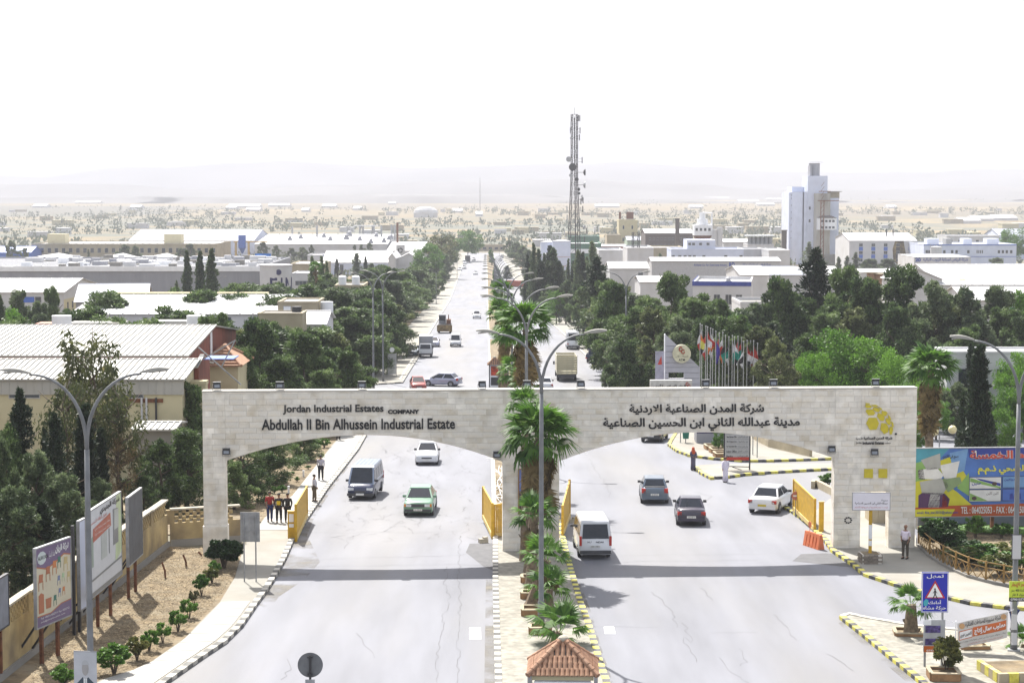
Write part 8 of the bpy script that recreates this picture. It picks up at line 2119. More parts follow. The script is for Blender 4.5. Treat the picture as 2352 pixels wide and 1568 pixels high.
for a,b in zip(zs_,zs_[1:]):
 if a>=T0[1]-.01:break
 b=min(b,T0[1])
 segs=[(0,None)]
 if a<wz1 and b>wz0+.05 and False:pass
 pa,pb_2=redge(a),redge(b)
 if b>wz0 and a<wz1:
  mb=MB();mb.slab([(0,a+.015),(wx0,a+.015),(wx0,b-.015),(0,b-.015)],-.25,.25);mb.build('stone_course',M_bank,bk)
  mb=MB();mb.slab([(wx1,a+.015),(pa,a+.015),(pb_2,b-.015),(wx1,b-.015)],-.25,.25);mb.build('stone_course',M_bank,bk)
 else:mb=MB();mb.slab([(0,a+.015),(pa,a+.015),(max(pb_2,.02),b-.015),(0,b-.015)],-.25,.25);mb.build('stone_course',M_bank,bk)
mb=MB();mb.boxz(-.08,-.005,-.28,.28,0,T0[1]);mb.build('white_edge',M_white,bk)
cxx,czz=rel(1564.5,811);rr_=21*MPP(Yb_)
mb=MB();mb.tube([(cxx,-.7,czz),(cxx,-.26,czz)],rr_,36);mb.build('disc',M_cr,bk)
M_brk=mat('bank_red',(.30,.04,.015),rough=.5)
def loops(parent,cx_,cz_,s,y,m=None):
 mb=MB()
 for k,(ox,oz) in enumerate(((-.28,.3),(.28,-.3))):
  mb.tube([(cx_+s*(ox+.36*math.cos(t)),y,cz_+s*(oz+.48*math.sin(t))) for t in [j*.5236+.5 for j in range(12)]],s*.13,6)
 mb.build('loop_emblem',m or M_brk,parent)
loops(bk,cxx,czz+rr_*.38,.38,-.74)
write('الصراف الآلي',M_ink,bk,cxx-rr_*.7,cxx+rr_*.7,czz-rr_*.45,czz-rr_*.15,y=-.72,ar=True)
write('ATM',M_ink,bk,cxx-rr_*.35,cxx+rr_*.35,czz-rr_*.78,czz-rr_*.52,y=-.72,bold=.02)
Yb2=171
b2=E('bank_sign','long low grey sign with black Arabic bank name and red loops','sign',(P(1493.5,880,Yb2).x,Yb2,TZ(Yb2)))
w2,z2=rel(1590,873,Yb2,b2);_,z1_=rel(1590,905,Yb2,b2)
mb=MB();mb.boxz(0,w2,0,.6,max(0,z1_-.5),z2);mb.build('panel',mat('sign_stone',(.44,.43,.40),rough=.7),b2)
mb=MB();mb.boxz(.2,w2-.2,.1,.5,0,max(.05,z1_-.5));mb.build('plinth',M_conc,b2)
q0,q1=rel(1500,893,Yb2,b2),rel(1575,882,Yb2,b2);write('البنك الإسلامي الأردني',M_ink,b2,q0[0],q1[0],q0[1],q1[1],y=-.02,ar=True,bold=.03)
q=rel(1580.5,884,Yb2,b2);loops(b2,q[0],q[1],.3,-.04)
o=E('poster_board','small pale board left of the triangular bank board','sign',(P(1505,870,175).x,175,TZ(175)))
mb=MB();zz_=rel(1505,847,158,o)[1];mb.boxz(0,.8,0,.1,0,zz_);mb.build('panel',mat('lilac_board',(.3,.29,.36)),o);mb=MB();mb.slab([(.2,zz_-1.2),(.6,zz_-1.2),(.55,zz_-.4)],-.02,0);mb.build('red_print',M_red,o)
gd=G(1722,1083);ddx=E('directory_board','white directory board with black bilingual lines on two posts','sign',(G(1665,1080).x,gd.y,gd.z))
def relo(o,x,y):p=P(x,y,o.location.y);return p.x-o.location.x,p.z-o.location.z
a,b=relo(ddx,1665,1056),relo(ddx,1721,985)
mb=MB();mb.boxz(a[0],b[0],-.06,0,a[1],b[1]);mb.build('panel',mat('directory_white',(.36,.36,.36),var=.03),ddx)
for x_ in (a[0]-.05,b[0]+.05):mb=MB();mb.boxz(x_-.05,x_+.05,-.05,.06,0,b[1]);mb.build('post',M_dark,ddx)
mb=MB();mb.bar((b[0],0,a[1]-.9),(b[0]-1.2,0,a[1]-.5),.05);mb.bar((a[0],0,a[1]-.45),(b[0],0,a[1]-.5),.06);mb.build('brace',M_dark,ddx)
hh_=b[1]-a[1]
L_=[('',''),('Head Quarters Office','مكتب المدينة الصناعية'),('Office of Companies Control','مكتب مراقبة الشركات'),('New Vehicles Safety Office','مكتب الامن و السلامة'),('Labor Office','مكتب العمل'),('Banks','البنوك')]
for k,(e_,ar_) in enumerate(L_):
 z=b[1]-hh_*(.06+.155*k)
 if e_:
  write(e_,M_ink,ddx,a[0]+.1,a[0]+.1+(b[0]-a[0])*(.42 if len(e_)>6 else .26),z-hh_*.07,z,y=-.07,bold=.02);write(ar_,M_ink,ddx,b[0]-.1-(b[0]-a[0])*.42,b[0]-.1,z-hh_*.07,z,y=-.07,ar=True)
 mb=MB();mb.boxz(a[0]+.06,b[0]-.06,-.068,-.061,z-hh_*.10,z-hh_*.095);mb.build('rule_line',M_dark,ddx)
mb=MB();mb.boxz(a[0],b[0],-.07,-.061,a[1],a[1]+hh_*.1);mb.build('red_strip',M_red,ddx)
gb_=G(1575,1020);r=E('litter_bin','green litter bin on a post at the striped kerb','bin',(gb_.x,gb_.y,gb_.z+.13))
mb=MB();mb.loft([[(-.22,-.2,.35),(.22,-.2,.35),(.22,.2,.35),(-.22,.2,.35)],[(-.28,-.25,1.1),(.28,-.25,1.1),(.28,.25,1.1),(-.28,.25,1.1)]]);mb.build('bucket',mat('bin_green',(.01,.15,.11),rough=.6),r)
mb=MB();mb.tube([(0,.05,0),(0,.05,.35)],.04,8);mb.build('post',M_steel,r)
for x_,y_,h_,lb in ((1563,1020,3.0,'thin grey post left of the litter bin'),(1729,1048,3.4,'thin grey post right of the directory board, left'),(1739,1054,3.4,'thin grey post right of the directory board, right')):
 g_=G(x_,y_);o=E('steel_post',lb,'post',(g_.x,g_.y,g_.z+.1));mb=MB();mb.tube([(0,0,0),(0,0,h_)],.04,8);mb.build('shaft',M_steel,o);mb=MB();mb.cyl((0,0),.1,0,.04,8);mb.build('foot',M_steel,o)
gk=G(1600,1021);r=E('navy_kiosk','grey kiosk with dark purple upper panel showing under the right arch','kiosk',(gk.x,gk.y,gk.z+.13))
mb=MB();mb.boxz(0,3.2,0,2.2,0,.8);mb.build('base',M_wallg,r);mb=MB();mb.boxz(0,3.2,0,2.2,.82,2.4);mb.build('upper_panel',mat('navy_purple',(.02,.015,.10),rough=.3),r);mb=MB();mb.boxz(-.2,3.4,-.2,2.4,2.41,2.55);mb.build('roof',M_wallw,r)
gt=G(900,865);r=E('stone_tablet','white slatted sign tablet with a white disc above, left pavement','sign',gt)
a,b=relo(r,891,859),relo(r,910,812)
for k in range(14):zz=a[1]+(b[1]-a[1])*k/14;mb=MB();mb.boxz(a[0],b[0],-.08,.04,zz,zz+(b[1]-a[1])/14-.03);mb.build('name_slat',mat('slat_white',(.40,.40,.40)),r)
for x_ in (a[0],b[0]):mb=MB();mb.boxz(x_-.04,x_+.04,-.03,.05,0,b[1]+.1);mb.build('post',M_steel,r)
cx_,cz_=relo(r,900.5,803);mb=MB();mb.tube([(cx_,-.1,cz_),(cx_,0,cz_)],.3,18);mb.build('disc',M_whiteink,r)
gt=G(856,858);r=E('small_board','small cream board leaning beside the left lamp pole','sign',gt);mb=MB();mb.boxz(-.4,.4,0,.08,.5,1.7);mb.build('panel',M_cr,r)
for x_ in (-.35,.35):mb=MB();mb.boxz(x_-.03,x_+.03,.02,.07,0,.5);mb.build('leg',M_steel,r)
g_=G(1284,745);r=E('square_sign','white square sign with a red rosette on a grey post at the right kerb','sign',g_);H_=relo(r,1284,716)[1]
mb=MB();mb.boxz(-.05,.05,0,.1,0,H_);mb.build('post',M_steel,r);mb=MB();mb.boxz(-.5,.5,-.06,0,H_-.1,H_+.85);mb.build('panel',M_white,r);mb=MB();mb.tube([(0,-.09,H_+.37),(0,-.07,H_+.37)],.28,8);mb.build('rosette',M_red,r)
M_sblue=mat('sign_blue',(.012,.02,.36),rough=.4,var=.04);M_sred=mat('sign_red',(.42,.02,.02),rough=.4)
gs=G(2124,1537);r=E('crossing_sign','big blue warning sign with a walking figure in a red triangle','sign',(gs.x,gs.y,.14),0)
a,b=relo(r,2115.5,1405),relo(r,2178.5,1312.5);w_=b[0]-a[0];h_=b[1]-a[1]
for x_ in (relo(r,2124.5,1500)[0],relo(r,2163.5,1500)[0]):mb=MB();mb.boxz(x_-.04,x_+.04,0,.08,0,b[1]-.1);mb.build('post',M_steel,r)
mb=MB();mb.boxz(a[0],b[0],-.05,-.01,a[1],b[1]);mb.build('panel',M_sblue,r)
mb=MB()
for q in ((a[0]+.015,b[0]-.015,a[1]+.015,a[1]+.04),(a[0]+.015,b[0]-.015,b[1]-.04,b[1]-.015),(a[0]+.015,a[0]+.04,a[1]+.04,b[1]-.04),(b[0]-.04,b[0]-.015,a[1]+.04,b[1]-.04)):mb.boxz(q[0],q[1],-.056,-.051,q[2],q[3])
mb.build('white_border',M_whiteink,r)
tri=lambda k:[(a[0]+w_*(.5-.38*k),a[1]+h_*(.47-.115*k)),(a[0]+w_*(.5+.38*k),a[1]+h_*(.47-.115*k)),(a[0]+w_*.5,a[1]+h_*(.47+.325*k))]
mb=MB();mb.slab(tri(1),-.058,-.052);mb.build('red_triangle',M_sred,r)
mb=MB();mb.slab(tri(.78),-.062,-.0585);mb.build('white_triangle',M_whiteink,r)
cx_=a[0]+w_*.5;cz_=a[1]+h_*.4;s_=h_*.013
mb=MB()
def seg(x0,z0,x1,z1,w__):mb.bar((cx_+x0*s_,-.064,cz_+z0*s_),(cx_+x1*s_,-.064,cz_+z1*s_),w__*s_,.004) if False else mb.slab([(cx_+(x0-w__/2)*s_,cz_+z0*s_),(cx_+(x1-w__/2)*s_,cz_+z1*s_),(cx_+(x1+w__/2)*s_,cz_+z1*s_),(cx_+(x0+w__/2)*s_,cz_+z0*s_)][::1],-.066,-.0625)
seg(0,3,0,12,3.2);seg(-4.5,-5,0,4,2);seg(5,-5,.4,4,2);seg(-4,6,-.5,11,1.2);seg(4,6,.5,11,1.2)
mb.tube([(cx_-.3*s_,-.066,cz_+14*s_),(cx_-.3*s_,-.0625,cz_+14*s_)],1.7*s_,12)
for k in range(4):x_=-8+k*4.4;mb.slab([(cx_+x_*s_,cz_-6.6*s_),(cx_+(x_+2.4)*s_,cz_-6.6*s_),(cx_+(x_+3.2)*s_,cz_-5*s_),(cx_+(x_+.8)*s_,cz_-5*s_)],-.066,-.0625)
mb.build('walking_figure',M_ink,r)
write('تمهل',M_whiteink,r,a[0]+w_*.18,a[0]+w_*.82,a[1]+h_*.84,a[1]+h_*.95,y=-.06,ar=True,bold=.02)
write('أمامك',M_whiteink,r,a[0]+w_*.25,a[0]+w_*.75,a[1]+h_*.21,a[1]+h_*.31,y=-.06,ar=True,bold=.02)
write('حركة مشاه',M_whiteink,r,a[0]+w_*.06,a[0]+w_*.92,a[1]+h_*.05,a[1]+h_*.165,y=-.06,ar=True,bold=.02)
mb=MB();mb.slab([(a[0]+w_*.08,a[1]+h_*.17),(a[0]+w_*.22,a[1]+h_*.17),(a[0]+w_*.26,a[1]+h_*.3),(a[0]+w_*.17,a[1]+h_*.34),(a[0]+w_*.07,a[1]+h_*.27)],-.063,-.058);mb.build('turquoise_sticker',mat('turquoise',(.05,.35,.42)),r)
c0,c1=relo(r,2120,1496),relo(r,2171,1422)
ps=E('poster','torn poster of factory photos hung under the blue sign','poster',(gs.x,gs.y,.14),0)
mb=MB();mb.boxz(c0[0],c1[0],-.04,-.01,c0[1],c1[1]);mb.build('sheet',mat('poster_grey',(.36,.37,.38),var=.1,scale=3),ps)
pw,ph=c1[0]-c0[0],c1[1]-c0[1]
M_pp=mat('poster_purple',(.07,.05,.16),var=.5,scale=9)
for z0,z1 in ((.6,.82),(.22,.42)):mb=MB();mb.boxz(c0[0]+pw*.08,c0[0]+pw*.78,-.05,-.041,c0[1]+ph*z0,c0[1]+ph*z1);mb.build('printed_photo',M_pp,ps)
mb=MB();mb.boxz(c0[0]+.02,c0[0]+pw*.55,-.05,-.041,c0[1],c0[1]+ph*.19);mb.build('orange_strip',mat('poster_orange',(.5,.12,.02)),ps)
mb=MB();mb.boxz(c0[0]-.02,c0[0]+pw*.35,-.05,-.041,c0[1]+ph*.84,c0[1]+ph*1.0);mb.build('white_flyer',M_white,ps)
write('0797',M_whiteink,ps,c0[0]+pw*.15,c0[0]+pw*.5,c0[1]+ph*.02,c0[1]+ph*.08,y=-.055,bold=.02)
r=E('banner','white and orange cloth banner tied between a pole and the right lamp','banner',(P(2257,1450,79.6).x,79.6,.14))
def bp_(x,y):p=P(x,y,79.6);return Vector((p.x-r.location.x,0,p.z-r.location.z))
TL,TR,BR_,BL=bp_(2199,1431),bp_(2315,1404),bp_(2313,1463),bp_(2200,1490)
def bq(u,v,y=0):p=(TL.lerp(TR,u)).lerp(BL.lerp(BR_,u),v);return Vector((p.x,y+.05*math.sin(u*6),p.z))
def bpatch(u0,u1,v0,v1,y,m,name,n=10):
 v=[];f=[]
 for k in range(n+1):
  u=u0+(u1-u0)*k/n;v+=[bq(u,v0,y),bq(u,v1,y),bq(u,v0,y+.006),bq(u,v1,y+.006)]
 for k in range(n):q=4*k;f+=[(q,q+1,q+5,q+4),(q+2,q+6,q+7,q+3)]
 mb=MB();mb.add(v,f);return mb.build(name,m,r)
M_ban=mat('banner_white',(.55,.53,.50),rough=.8,var=.03);M_bor=mat('banner_orange',(.50,.13,.04),rough=.8)
bpatch(0,1,0,1,0,M_ban,'cloth',16);bpatch(.31,.97,.30,.66,-.012,M_bor,'orange_field');bpatch(.03,.30,.33,.68,-.010,M_bor,'orange_frame');bpatch(.04,.29,.36,.65,-.016,M_whiteink,'white_box')
def btext(s,u0,u1,v0,v1,m,y=-.03,bold=.02):
 me,x0_,x1_,y0_,y1_=text_mesh(arabic(s),m,bold);m2=me.copy()
 for v in m2 .vertices:
  u=u0+(u1-u0)*(v.co.x-x0_)/(x1_-x0_);vv=v1+(v0-v1)*(v.co.y-y0_)/(y1_-y0_);v.co=bq(u,vv,y)
 o=bpy.data.objects.new('lettering',m2);COL.objects.link(o);o.parent=r
btext('شركة سنيورة للصناعات الغذائية',.16,.85,.03,.25,M_ink);btext('مطلوب عمال إنتاج',.34,.95,.35,.62,M_whiteink,bold=.04);btext('التعيين فوري',.05,.28,.42,.62,M_ink)
btext('برواتب وحوافز مجزية وتأمين صحي ومواصلات ووجبة غداء',.03,.97,.72,.83,M_ink,bold=0);btext('المدينة الصناعية بجانب الدفاع المدني',.2,.9,.87,.95,M_red,bold=0)
for u in (.09,.91):
 c_=bq(u,.14,-.03);mb=MB();mb.tube([c_,c_+Vector((0,-.004,0))],.12,14);mb.build('round_emblem',mat('emblem_tan',(.5,.3,.15)),r)
mb=MB();mb.tube([(TL.x-.05,.05,-.14),(TL.x-.05,.05,TL.z+.1)],.03,8);mb.build('pole',M_white,r)
for p_,q_ in ((TL,(-.9,0,.28)),(TR,(.25,0,.1)),(BR_,(.25,0,-.3))):mb=MB();mb.bar(p_,p_+Vector(q_),.012);mb.build('rope',M_white,r)
r=E('yellow_notice','yellow and black rental notice tied to the right lamp pole','sign',(X(2335,79.5,1350),79.5,0),R(0))
a,b=relo(r,2317,1380),relo(r,2362,1334);w_=b[0]-a[0];h_=b[1]-a[1]
mb=MB();mb.boxz(a[0],b[0],-.03,0,a[1],b[1]);mb.build('panel',mat('notice_yellow',(.45,.55,.04),rough=.5),r)
mb=MB();mb.boxz(a[0],b[0],-.04,-.031,a[1],a[1]+h_*.2);mb.build('black_strip',M_ink,r)
write('متجر للإيجار',M_red,r,a[0]+w_*.1,b[0]-w_*.05,a[1]+h_*.7,a[1]+h_*.95,y=-.035,ar=True,bold=.03)
write('مساحة 400 متر',M_ink,r,a[0]+w_*.1,b[0]-w_*.05,a[1]+h_*.46,a[1]+h_*.62,y=-.035,ar=True,bold=.02)
write('كهرباء 3 فاز',M_ink,r,a[0]+w_*.15,b[0]-w_*.1,a[1]+h_*.25,a[1]+h_*.4,y=-.035,ar=True,bold=.02)
write('0790157735',M_whiteink,r,a[0]+w_*.08,b[0]-w_*.05,a[1]+h_*.05,a[1]+h_*.16,y=-.045,bold=.02)
r=E('pole_board','narrow pale framed board on the right lamp pole above the notice','sign',(X(2335,79.6,1270),79.6,0),R(0));a,b=relo(r,2325,1286),relo(r,2349,1228)
mb=MB();mb.boxz(a[0],b[0],.12,.16,a[1],b[1]);mb.build('frame',M_dark,r);mb=MB();mb.boxz(a[0]+.03,b[0]-.03,.11,.119,a[1]+.03,b[1]-.03);mb.build('face',M_wallw,r)
r=E('flyer','white paper flyers stuck on the right lamp pole','flyer',(X(2329,79.8,1430),79.8,0));
for y0,y1 in ((1445,1410),(1480,1452)):a,b=relo(r,2322,y0),relo(r,2336,y1);mb=MB();mb.boxz(a[0],b[0],-.03,-.02,a[1],b[1]);mb.build('sheet',M_wallw,r)
# ------------------------------------------------------------------ big billboard on the right
def quadboard(name,label,pts,Y_,rz,post_px,cat='billboard'):
 pass
Yq=108.5
r=E('tissue_billboard','huge blue and yellow tissue billboard right of the gate','billboard',(P(2102,1100,Yq).x,Yq,0),GRZ+R(1))
def rb(x,y):
 d=ray(x,y);n=Vector((math.sin(GRZ+R(1)),-math.cos(GRZ+R(1)),0));O=r.location
 t=(O-Vector((0,0,CAMZ))).dot(n)/d.dot(n);p=Vector((0,0,CAMZ))+d*t
 return (p-O).dot(Vector((math.cos(GRZ+R(1)),math.sin(GRZ+R(1)),0))),p.z
a,b=rb(2102,1186),rb(2440,1027);w_=b[0]-a[0];h_=b[1]-a[1];z0=a[1]
U=lambda x:rb(x,1100)[0]
W_=lambda y:rb(2200,y)[1]
mb=MB();mb.boxz(0,w_,0,.12,z0,z0+h_);mb.build('panel',mat('billboard_blue',(.06,.15,.42),rough=.35,var=.15,scale=.8),r)
mb=MB()
for q in ((-.05,w_,z0+h_,z0+h_+.05),(-.05,w_,z0-.05,z0),(-.06,0,z0-.05,z0+h_+.05)):mb.boxz(q[0],q[1],-.04,.14,q[2],q[3])
mb.build('frame',M_steel,r)
def bt(pts,m,y,nm='printed_shape'):
 pp=[(U(p[0]),W_(p[1])) for p in pts];
 ar2=sum(p[0]*q[1]-q[0]*p[1] for p,q in zip(pp,pp[1:]+pp[:1]))
 if ar2<0:pp=pp[::-1]
 mb=MB();mb.slab(pp,y,y+.004);return mb.build(nm,m,r)
F=lambda n,c:mat('print_'+n,c,rough=.35,var=.06)
Fy=F('yellow',(.48,.46,.03));Fg=F('green',(.20,.36,.10));Ft=F('teal',(.06,.26,.34));Flb=F('light_blue',(.14,.28,.5));Fdb=F('deep_blue',(.025,.045,.26));Fo=F('orange_red',(.36,.07,.02));Fw=F('white',(.62,.63,.62));Fgr=F('grey',(.34,.35,.33));Fcar=F('carton',(.07,.045,.05))
bt([(2102,1029),(2180,1029),(2150,1060),(2102,1070)],Ft,-.006);bt([(2102,1062),(2150,1050),(2165,1090),(2102,1110)],Fg,-.008);bt([(2102,1105),(2150,1095),(2200,1130),(2240,1165),(2102,1166)],Fy,-.010)
bt([(2150,1060),(2190,1045),(2230,1110),(2180,1120)],Fy,-.0125);bt([(2180,1040),(2222,1030),(2215,1080),(2190,1090)],Flb,-.015);bt([(2225,1085),(2198,1120),(2228,1140)],Fg,-.0175)
bt([(2222,1028),(2440,1027),(2440,1055),(2225,1050)],Fdb,-.02)
bt([(2102,1164),(2190,1160),(2440,1155),(2440,1184),(2102,1186)],Fo,-.0225);bt([(2102,1168),(2195,1168),(2185,1185),(2102,1186)],Fy,-.025)
for pts,m in (([(2114,1055),(2158,1040),(2160,1075),(2128,1078)],Fgr),([(2108,1078),(2150,1072),(2167,1090),(2160,1100),(2110,1098)],Fw),([(2108,1078),(2120,1076),(2124,1100),(2110,1098)],Fcar),([(2157,1068),(2203,1058),(2196,1095),(2170,1100)],Fw),([(2164,1098),(2205,1095),(2209,1108),(2178,1130),(2172,1122)],F('carton_green',(.2,.28,.14))),([(2112,1105),(2160,1097),(2180,1112),(2165,1135),(2118,1132)],Fgr),([(2110,1136),(2120,1129),(2170,1132),(2182,1145),(2178,1163),(2110,1165)],F('carton_purple',(.07,.03,.09))),([(2138,1131),(2160,1131),(2158,1164),(2132,1164)],Fw),([(2166,1134),(2180,1144),(2176,1163),(2164,1163)],F('carton_red',(.3,.04,.04)))):
 bt(pts,m,-.028,'printed_carton')
for (x0,y0,x1,y1,m) in ((2226,1095,2300,1123,Fw),(2302,1094,2372,1121,Flb),(2226,1124,2300,1152,Fw),(2302,1123,2372,1151,F('mid_blue',(.06,.14,.45)))):
 bt([(x0,y0),(x1,y0),(x1,y1),(x0,y1)],F('frame_dark',(.02,.03,.1)),-.032,'printed_frame');bt([(x0+1.2,y0+1.2),(x1-1.2,y0+1.2),(x1-1.2,y1-1.2),(x0+1.2,y1-1.2)],m,-.035,'printed_photo')
bt([(2228,1097),(2298,1118),(2298,1122),(2228,1106)],Fg,-.038);bt([(2240,1097),(2298,1110),(2298,1117),(2250,1103)],Fdb,-.038);bt([(2228,1132),(2270,1150),(2228,1150)],Fg,-.038)
for x_,y_ in ((2238,1144),(2284,1111)):bt([(x_+6*math.cos(t),y_+4.6*math.sin(t)) for t in [k*.6283 for k in range(10)]],Fcar,-.041)
for k in range(3):bt([(2320+k*9,1135),(2326+k*9,1133),(2328+k*9,1147),(2319+k*9,1147)],Fdb,-.041)
def bwrite(s,x0,y0,x1,y1,m,ar=True,bold=.02,y=-.045):write(s,m,r,U(x0),U(x1),W_(y1),W_(y0),y=y,ar=ar,bold=bold)
bwrite('نجوم الخمسة',2226,1034,2395,1063,Fw,bold=.075,y=-.042);bwrite('نجوم الخمسة',2226,1034,2395,1063,F('headline_red',(.5,.07,.04)),bold=.04,y=-.05)
bwrite('للورق الصحي ذ.م.م',2245,1068,2410,1090,F('headline_yellow',(.6,.58,.06)),bold=.04)
bwrite('صنع في الأردن',2164,1043,2200,1053,M_ink);bwrite('حنين',2232,1106,2253,1115,Fdb);bwrite('دولفين',2306,1098,2330,1105,Fdb);bwrite('كلين كلين',2266,1129,2294,1137,Fcar,bold=0)
bwrite('TEL : 064025053 - FAX : 064025053 - M',2208,1163,2380,1179,Fw,ar=False,bold=.015);bwrite('email: five_star2015@yahoo.com',2107,1172,2201,1180,Fdb,ar=False,bold=.01)
for x_ in (2180,2283):u=U(x_);mb=MB();mb.boxz(u-.09,u+.09,.13,.3,-.1,z0+h_*.9);mb.build('post',M_rust if x_>2200 else M_dark,r)
# ------------------------------------------------------------------ billboards on the left
def board(name,label,TL_,TR_,BR2,BL_,posts,front=True,m=None,back=None,cat='billboard',post_m=None):
 """an upright board given by where its posts stand: its vertical plane runs through the two post feet"""
 A,B=G(*posts[0]),G(*posts[1]);d=B-A;d.z=0;d.normalize();ang=math.atan2(d.y,d.x)
 o=E(name,label,cat,(A.x,A.y,0.1),ang)
 n=Vector((d.y,-d.x,0))
 def rl(x,y):
  dd=ray(x,y);t=(A-Vector((0,0,CAMZ))).dot(n)/dd.dot(n);p=Vector((0,0,CAMZ))+dd*t
  return (p-A).dot(d),p.z-.1
 q=[rl(*p) for p in (TL_,TR_,BR2,BL_)]
 x0=(q[0][0]+q[3][0])/2;x1=(q[1][0]+q[2][0])/2;z1=(q[0][1]+q[1][1])/2;z0=(q[2][1]+q[3][1])/2
 mb=MB();mb.boxz(x0,x1,-.05,.05,z0,z1);mb.build('panel',m,o)
 mb=MB()
 for a in ((x0-.05,x1+.05,z1,z1+.06),(x0-.05,x1+.05,z0-.06,z0),(x0-.05,x0,z0,z1),(x1,x1+.05,z0,z1)):mb.boxz(a[0],a[1],-.07,.07,a[2],a[3])
 mb.build('frame',back or M_steel,o)
 for p in posts:
  u=rl(*p)[0];mb=MB();mb.boxz(u-.07,u+.07,.07,.2,-.1,z1-.1);mb.build('post',post_m or M_rust,o)
  mb=MB();mb.bar((u,.2,z0+.2),(u,1.5,0),.08);mb.build('strut',M_dark,o)
 return o,x0,x1,z0,z1
bd1,x0,x1,z0,z1=board('furniture_billboard','purple and cream billboard showing plastic chairs, leftmost printed board',(77,1267),(158,1231),(162,1404),(86,1446),[(103,1529),(140,1512)],m=mat('board_cream',(.48,.44,.33),rough=.5,var=.03))
w_,h_=x1-x0,z1-z0
def pr(o,pts,m,y=-.055,nm='printed_shape'):
 mb=MB();pp=[(x0+w_*p[0],z0+h_*p[1]) for p in pts]
 if sum(p[0]*q[1]-q[0]*p[1] for p,q in zip(pp,pp[1:]+pp[:1]))<0:pp=pp[::-1]
 mb.slab(pp,y,y+.004);return mb.build(nm,m,o)
Fp=F('purple',(.13,.09,.17));Fbr=F('terracotta',(.33,.11,.045));Fgn=F('bottle_green',(.03,.13,.09));Fsl=F('slate_blue',(.12,.15,.26));Fyg=F('pale_green',(.3,.42,.25));Fst=F('straw',(.42,.33,.15))
pr(bd1,[(0,.78),(.3,.72),(.6,.78),(.8,.84),(1,.80),(1,1),(0,1)],Fp);pr(bd1,[(0,0),(1,0),(1,.2),(.7,.19),(.4,.12),(0,.13)],Fp)
pr(bd1,[(0,.765),(.3,.70),(.6,.76),(.8,.82),(1,.785),(1,.80),(.8,.84),(.6,.78),(.3,.72),(0,.78)],Fbr,-.058);pr(bd1,[(0,.13),(.4,.12),(.7,.19),(1,.2),(1,.215),(.7,.205),(.4,.135),(0,.145)],Fbr,-.058)
pr(bd1,[(.16+.13*math.cos(t),.87+.085*math.sin(t)) for t in [k*.6283 for k in range(10)]],F('pale_disc',(.45,.5,.5)),-.06)
write('ALRAYAN',M_ink,bd1,x0+w_*.05,x0+w_*.33,z0+h_*.85,z0+h_*.9,y=-.065,bold=.02)
write('شركة الريان',Fw,bd1,x0+w_*.55,x0+w_*.96,z0+h_*.86,z0+h_*.97,y=-.065,ar=True,bold=.05);write('للصناعات البلاستيكية',Fw,bd1,x0+w_*.36,x0+w_*.54,z0+h_*.83,z0+h_*.93,y=-.065,ar=True)
def chair(cx,cz,s,m):
 for pts in ([(-.5,.1),(.5,.1),(.5,.25),(-.5,.25)],[(-.45,.25),(.4,.25),(.5,1),(-.35,1.05)],[(-.5,-.8),(-.38,-.8),(-.38,.1),(-.5,.1)],[(.38,-.8),(.5,-.8),(.5,.1),(.38,.1)]):
  pr(bd1,[(cx+p[0]*s*.09,cz+p[1]*s*.075) for p in pts],m,-.06,'printed_furniture')
chair(.12,.55,1.5,Fbr);chair(.33,.63,1.4,Fbr);chair(.52,.68,1.3,F('orange',(.45,.15,.04)));chair(.66,.73,1.1,Fgn);chair(.85,.68,1.3,Fst);chair(.64,.5,.9,Fsl);chair(.77,.52,.8,Fyg);chair(.93,.5,1,Fst);chair(.52,.26,1.0,Fgn);chair(.66,.34,.8,Fsl);chair(.78,.34,.8,F('orange',(.45,.15,.04)))
pr(bd1,[(.05,.17),(.2,.17),(.2,.4),(.12,.43),(.05,.4)],Fbr,-.06,'printed_barrel');pr(bd1,[(.26,.2),(.4,.2),(.42,.33),(.25,.33)],Fbr,-.06,'printed_basket')
write('Tel: +962 6 4022711 Fax: 4022712',Fw,bd1,x0+w_*.1,x0+w_*.93,z0+h_*.09,z0+h_*.115,y=-.065);write('info@alrayan-plast.com',Fw,bd1,x0+w_*.1,x0+w_*.8,z0+h_*.04,z0+h_*.065,y=-.065)
bd2,x0,x1,z0,z1=board('white_billboard','large white billboard with water heaters and a red panel behind the left lamp',(196,1183),(268,1132),(284,1312),(205,1372),[(232,1444),(261,1418)],m=mat('board_white',(.50,.51,.53),rough=.5,var=.03))
w_,h_=x1-x0,z1-z0
Fgy=F('mid_grey',(.15,.16,.17));Fpg=F('pale_green2',(.42,.5,.3));Fgl=F('pale_grey',(.36,.39,.38))
pr(bd2,[(.8,.2),(1,.28),(1,1),(.86,1)],Fpg);pr(bd2,[(.12,.62),(.68,.68),(.66,.84),(.14,.78)],F('brick_red',(.34,.06,.03)),-.06);pr(bd2,[(.74,.42),(.9,.42),(.9,.84),(.74,.86)],Fgy,-.06);pr(bd2,[(.77,.6),(.91,.6),(.91,.83),(.78,.84)],Fgl,-.063)
pr(bd2,[(.37,.35),(.55,.35),(.55,.66),(.37,.64)],Fgl,-.06);pr(bd2,[(.6,.36),(.63,.36),(.63,.66),(.6,.66)],Fgy,-.06);pr(bd2,[(.05,.34),(.14,.34),(.14,.7),(.05,.68)],F('grey_green',(.2,.26,.22)),-.06)
pr(bd2,[(0,0),(1,0),(1,.045),(0,.045)],Fgy,-.058);pr(bd2,[(0,.17),(1,.20),(1,.225),(0,.195)],Fgy,-.058)
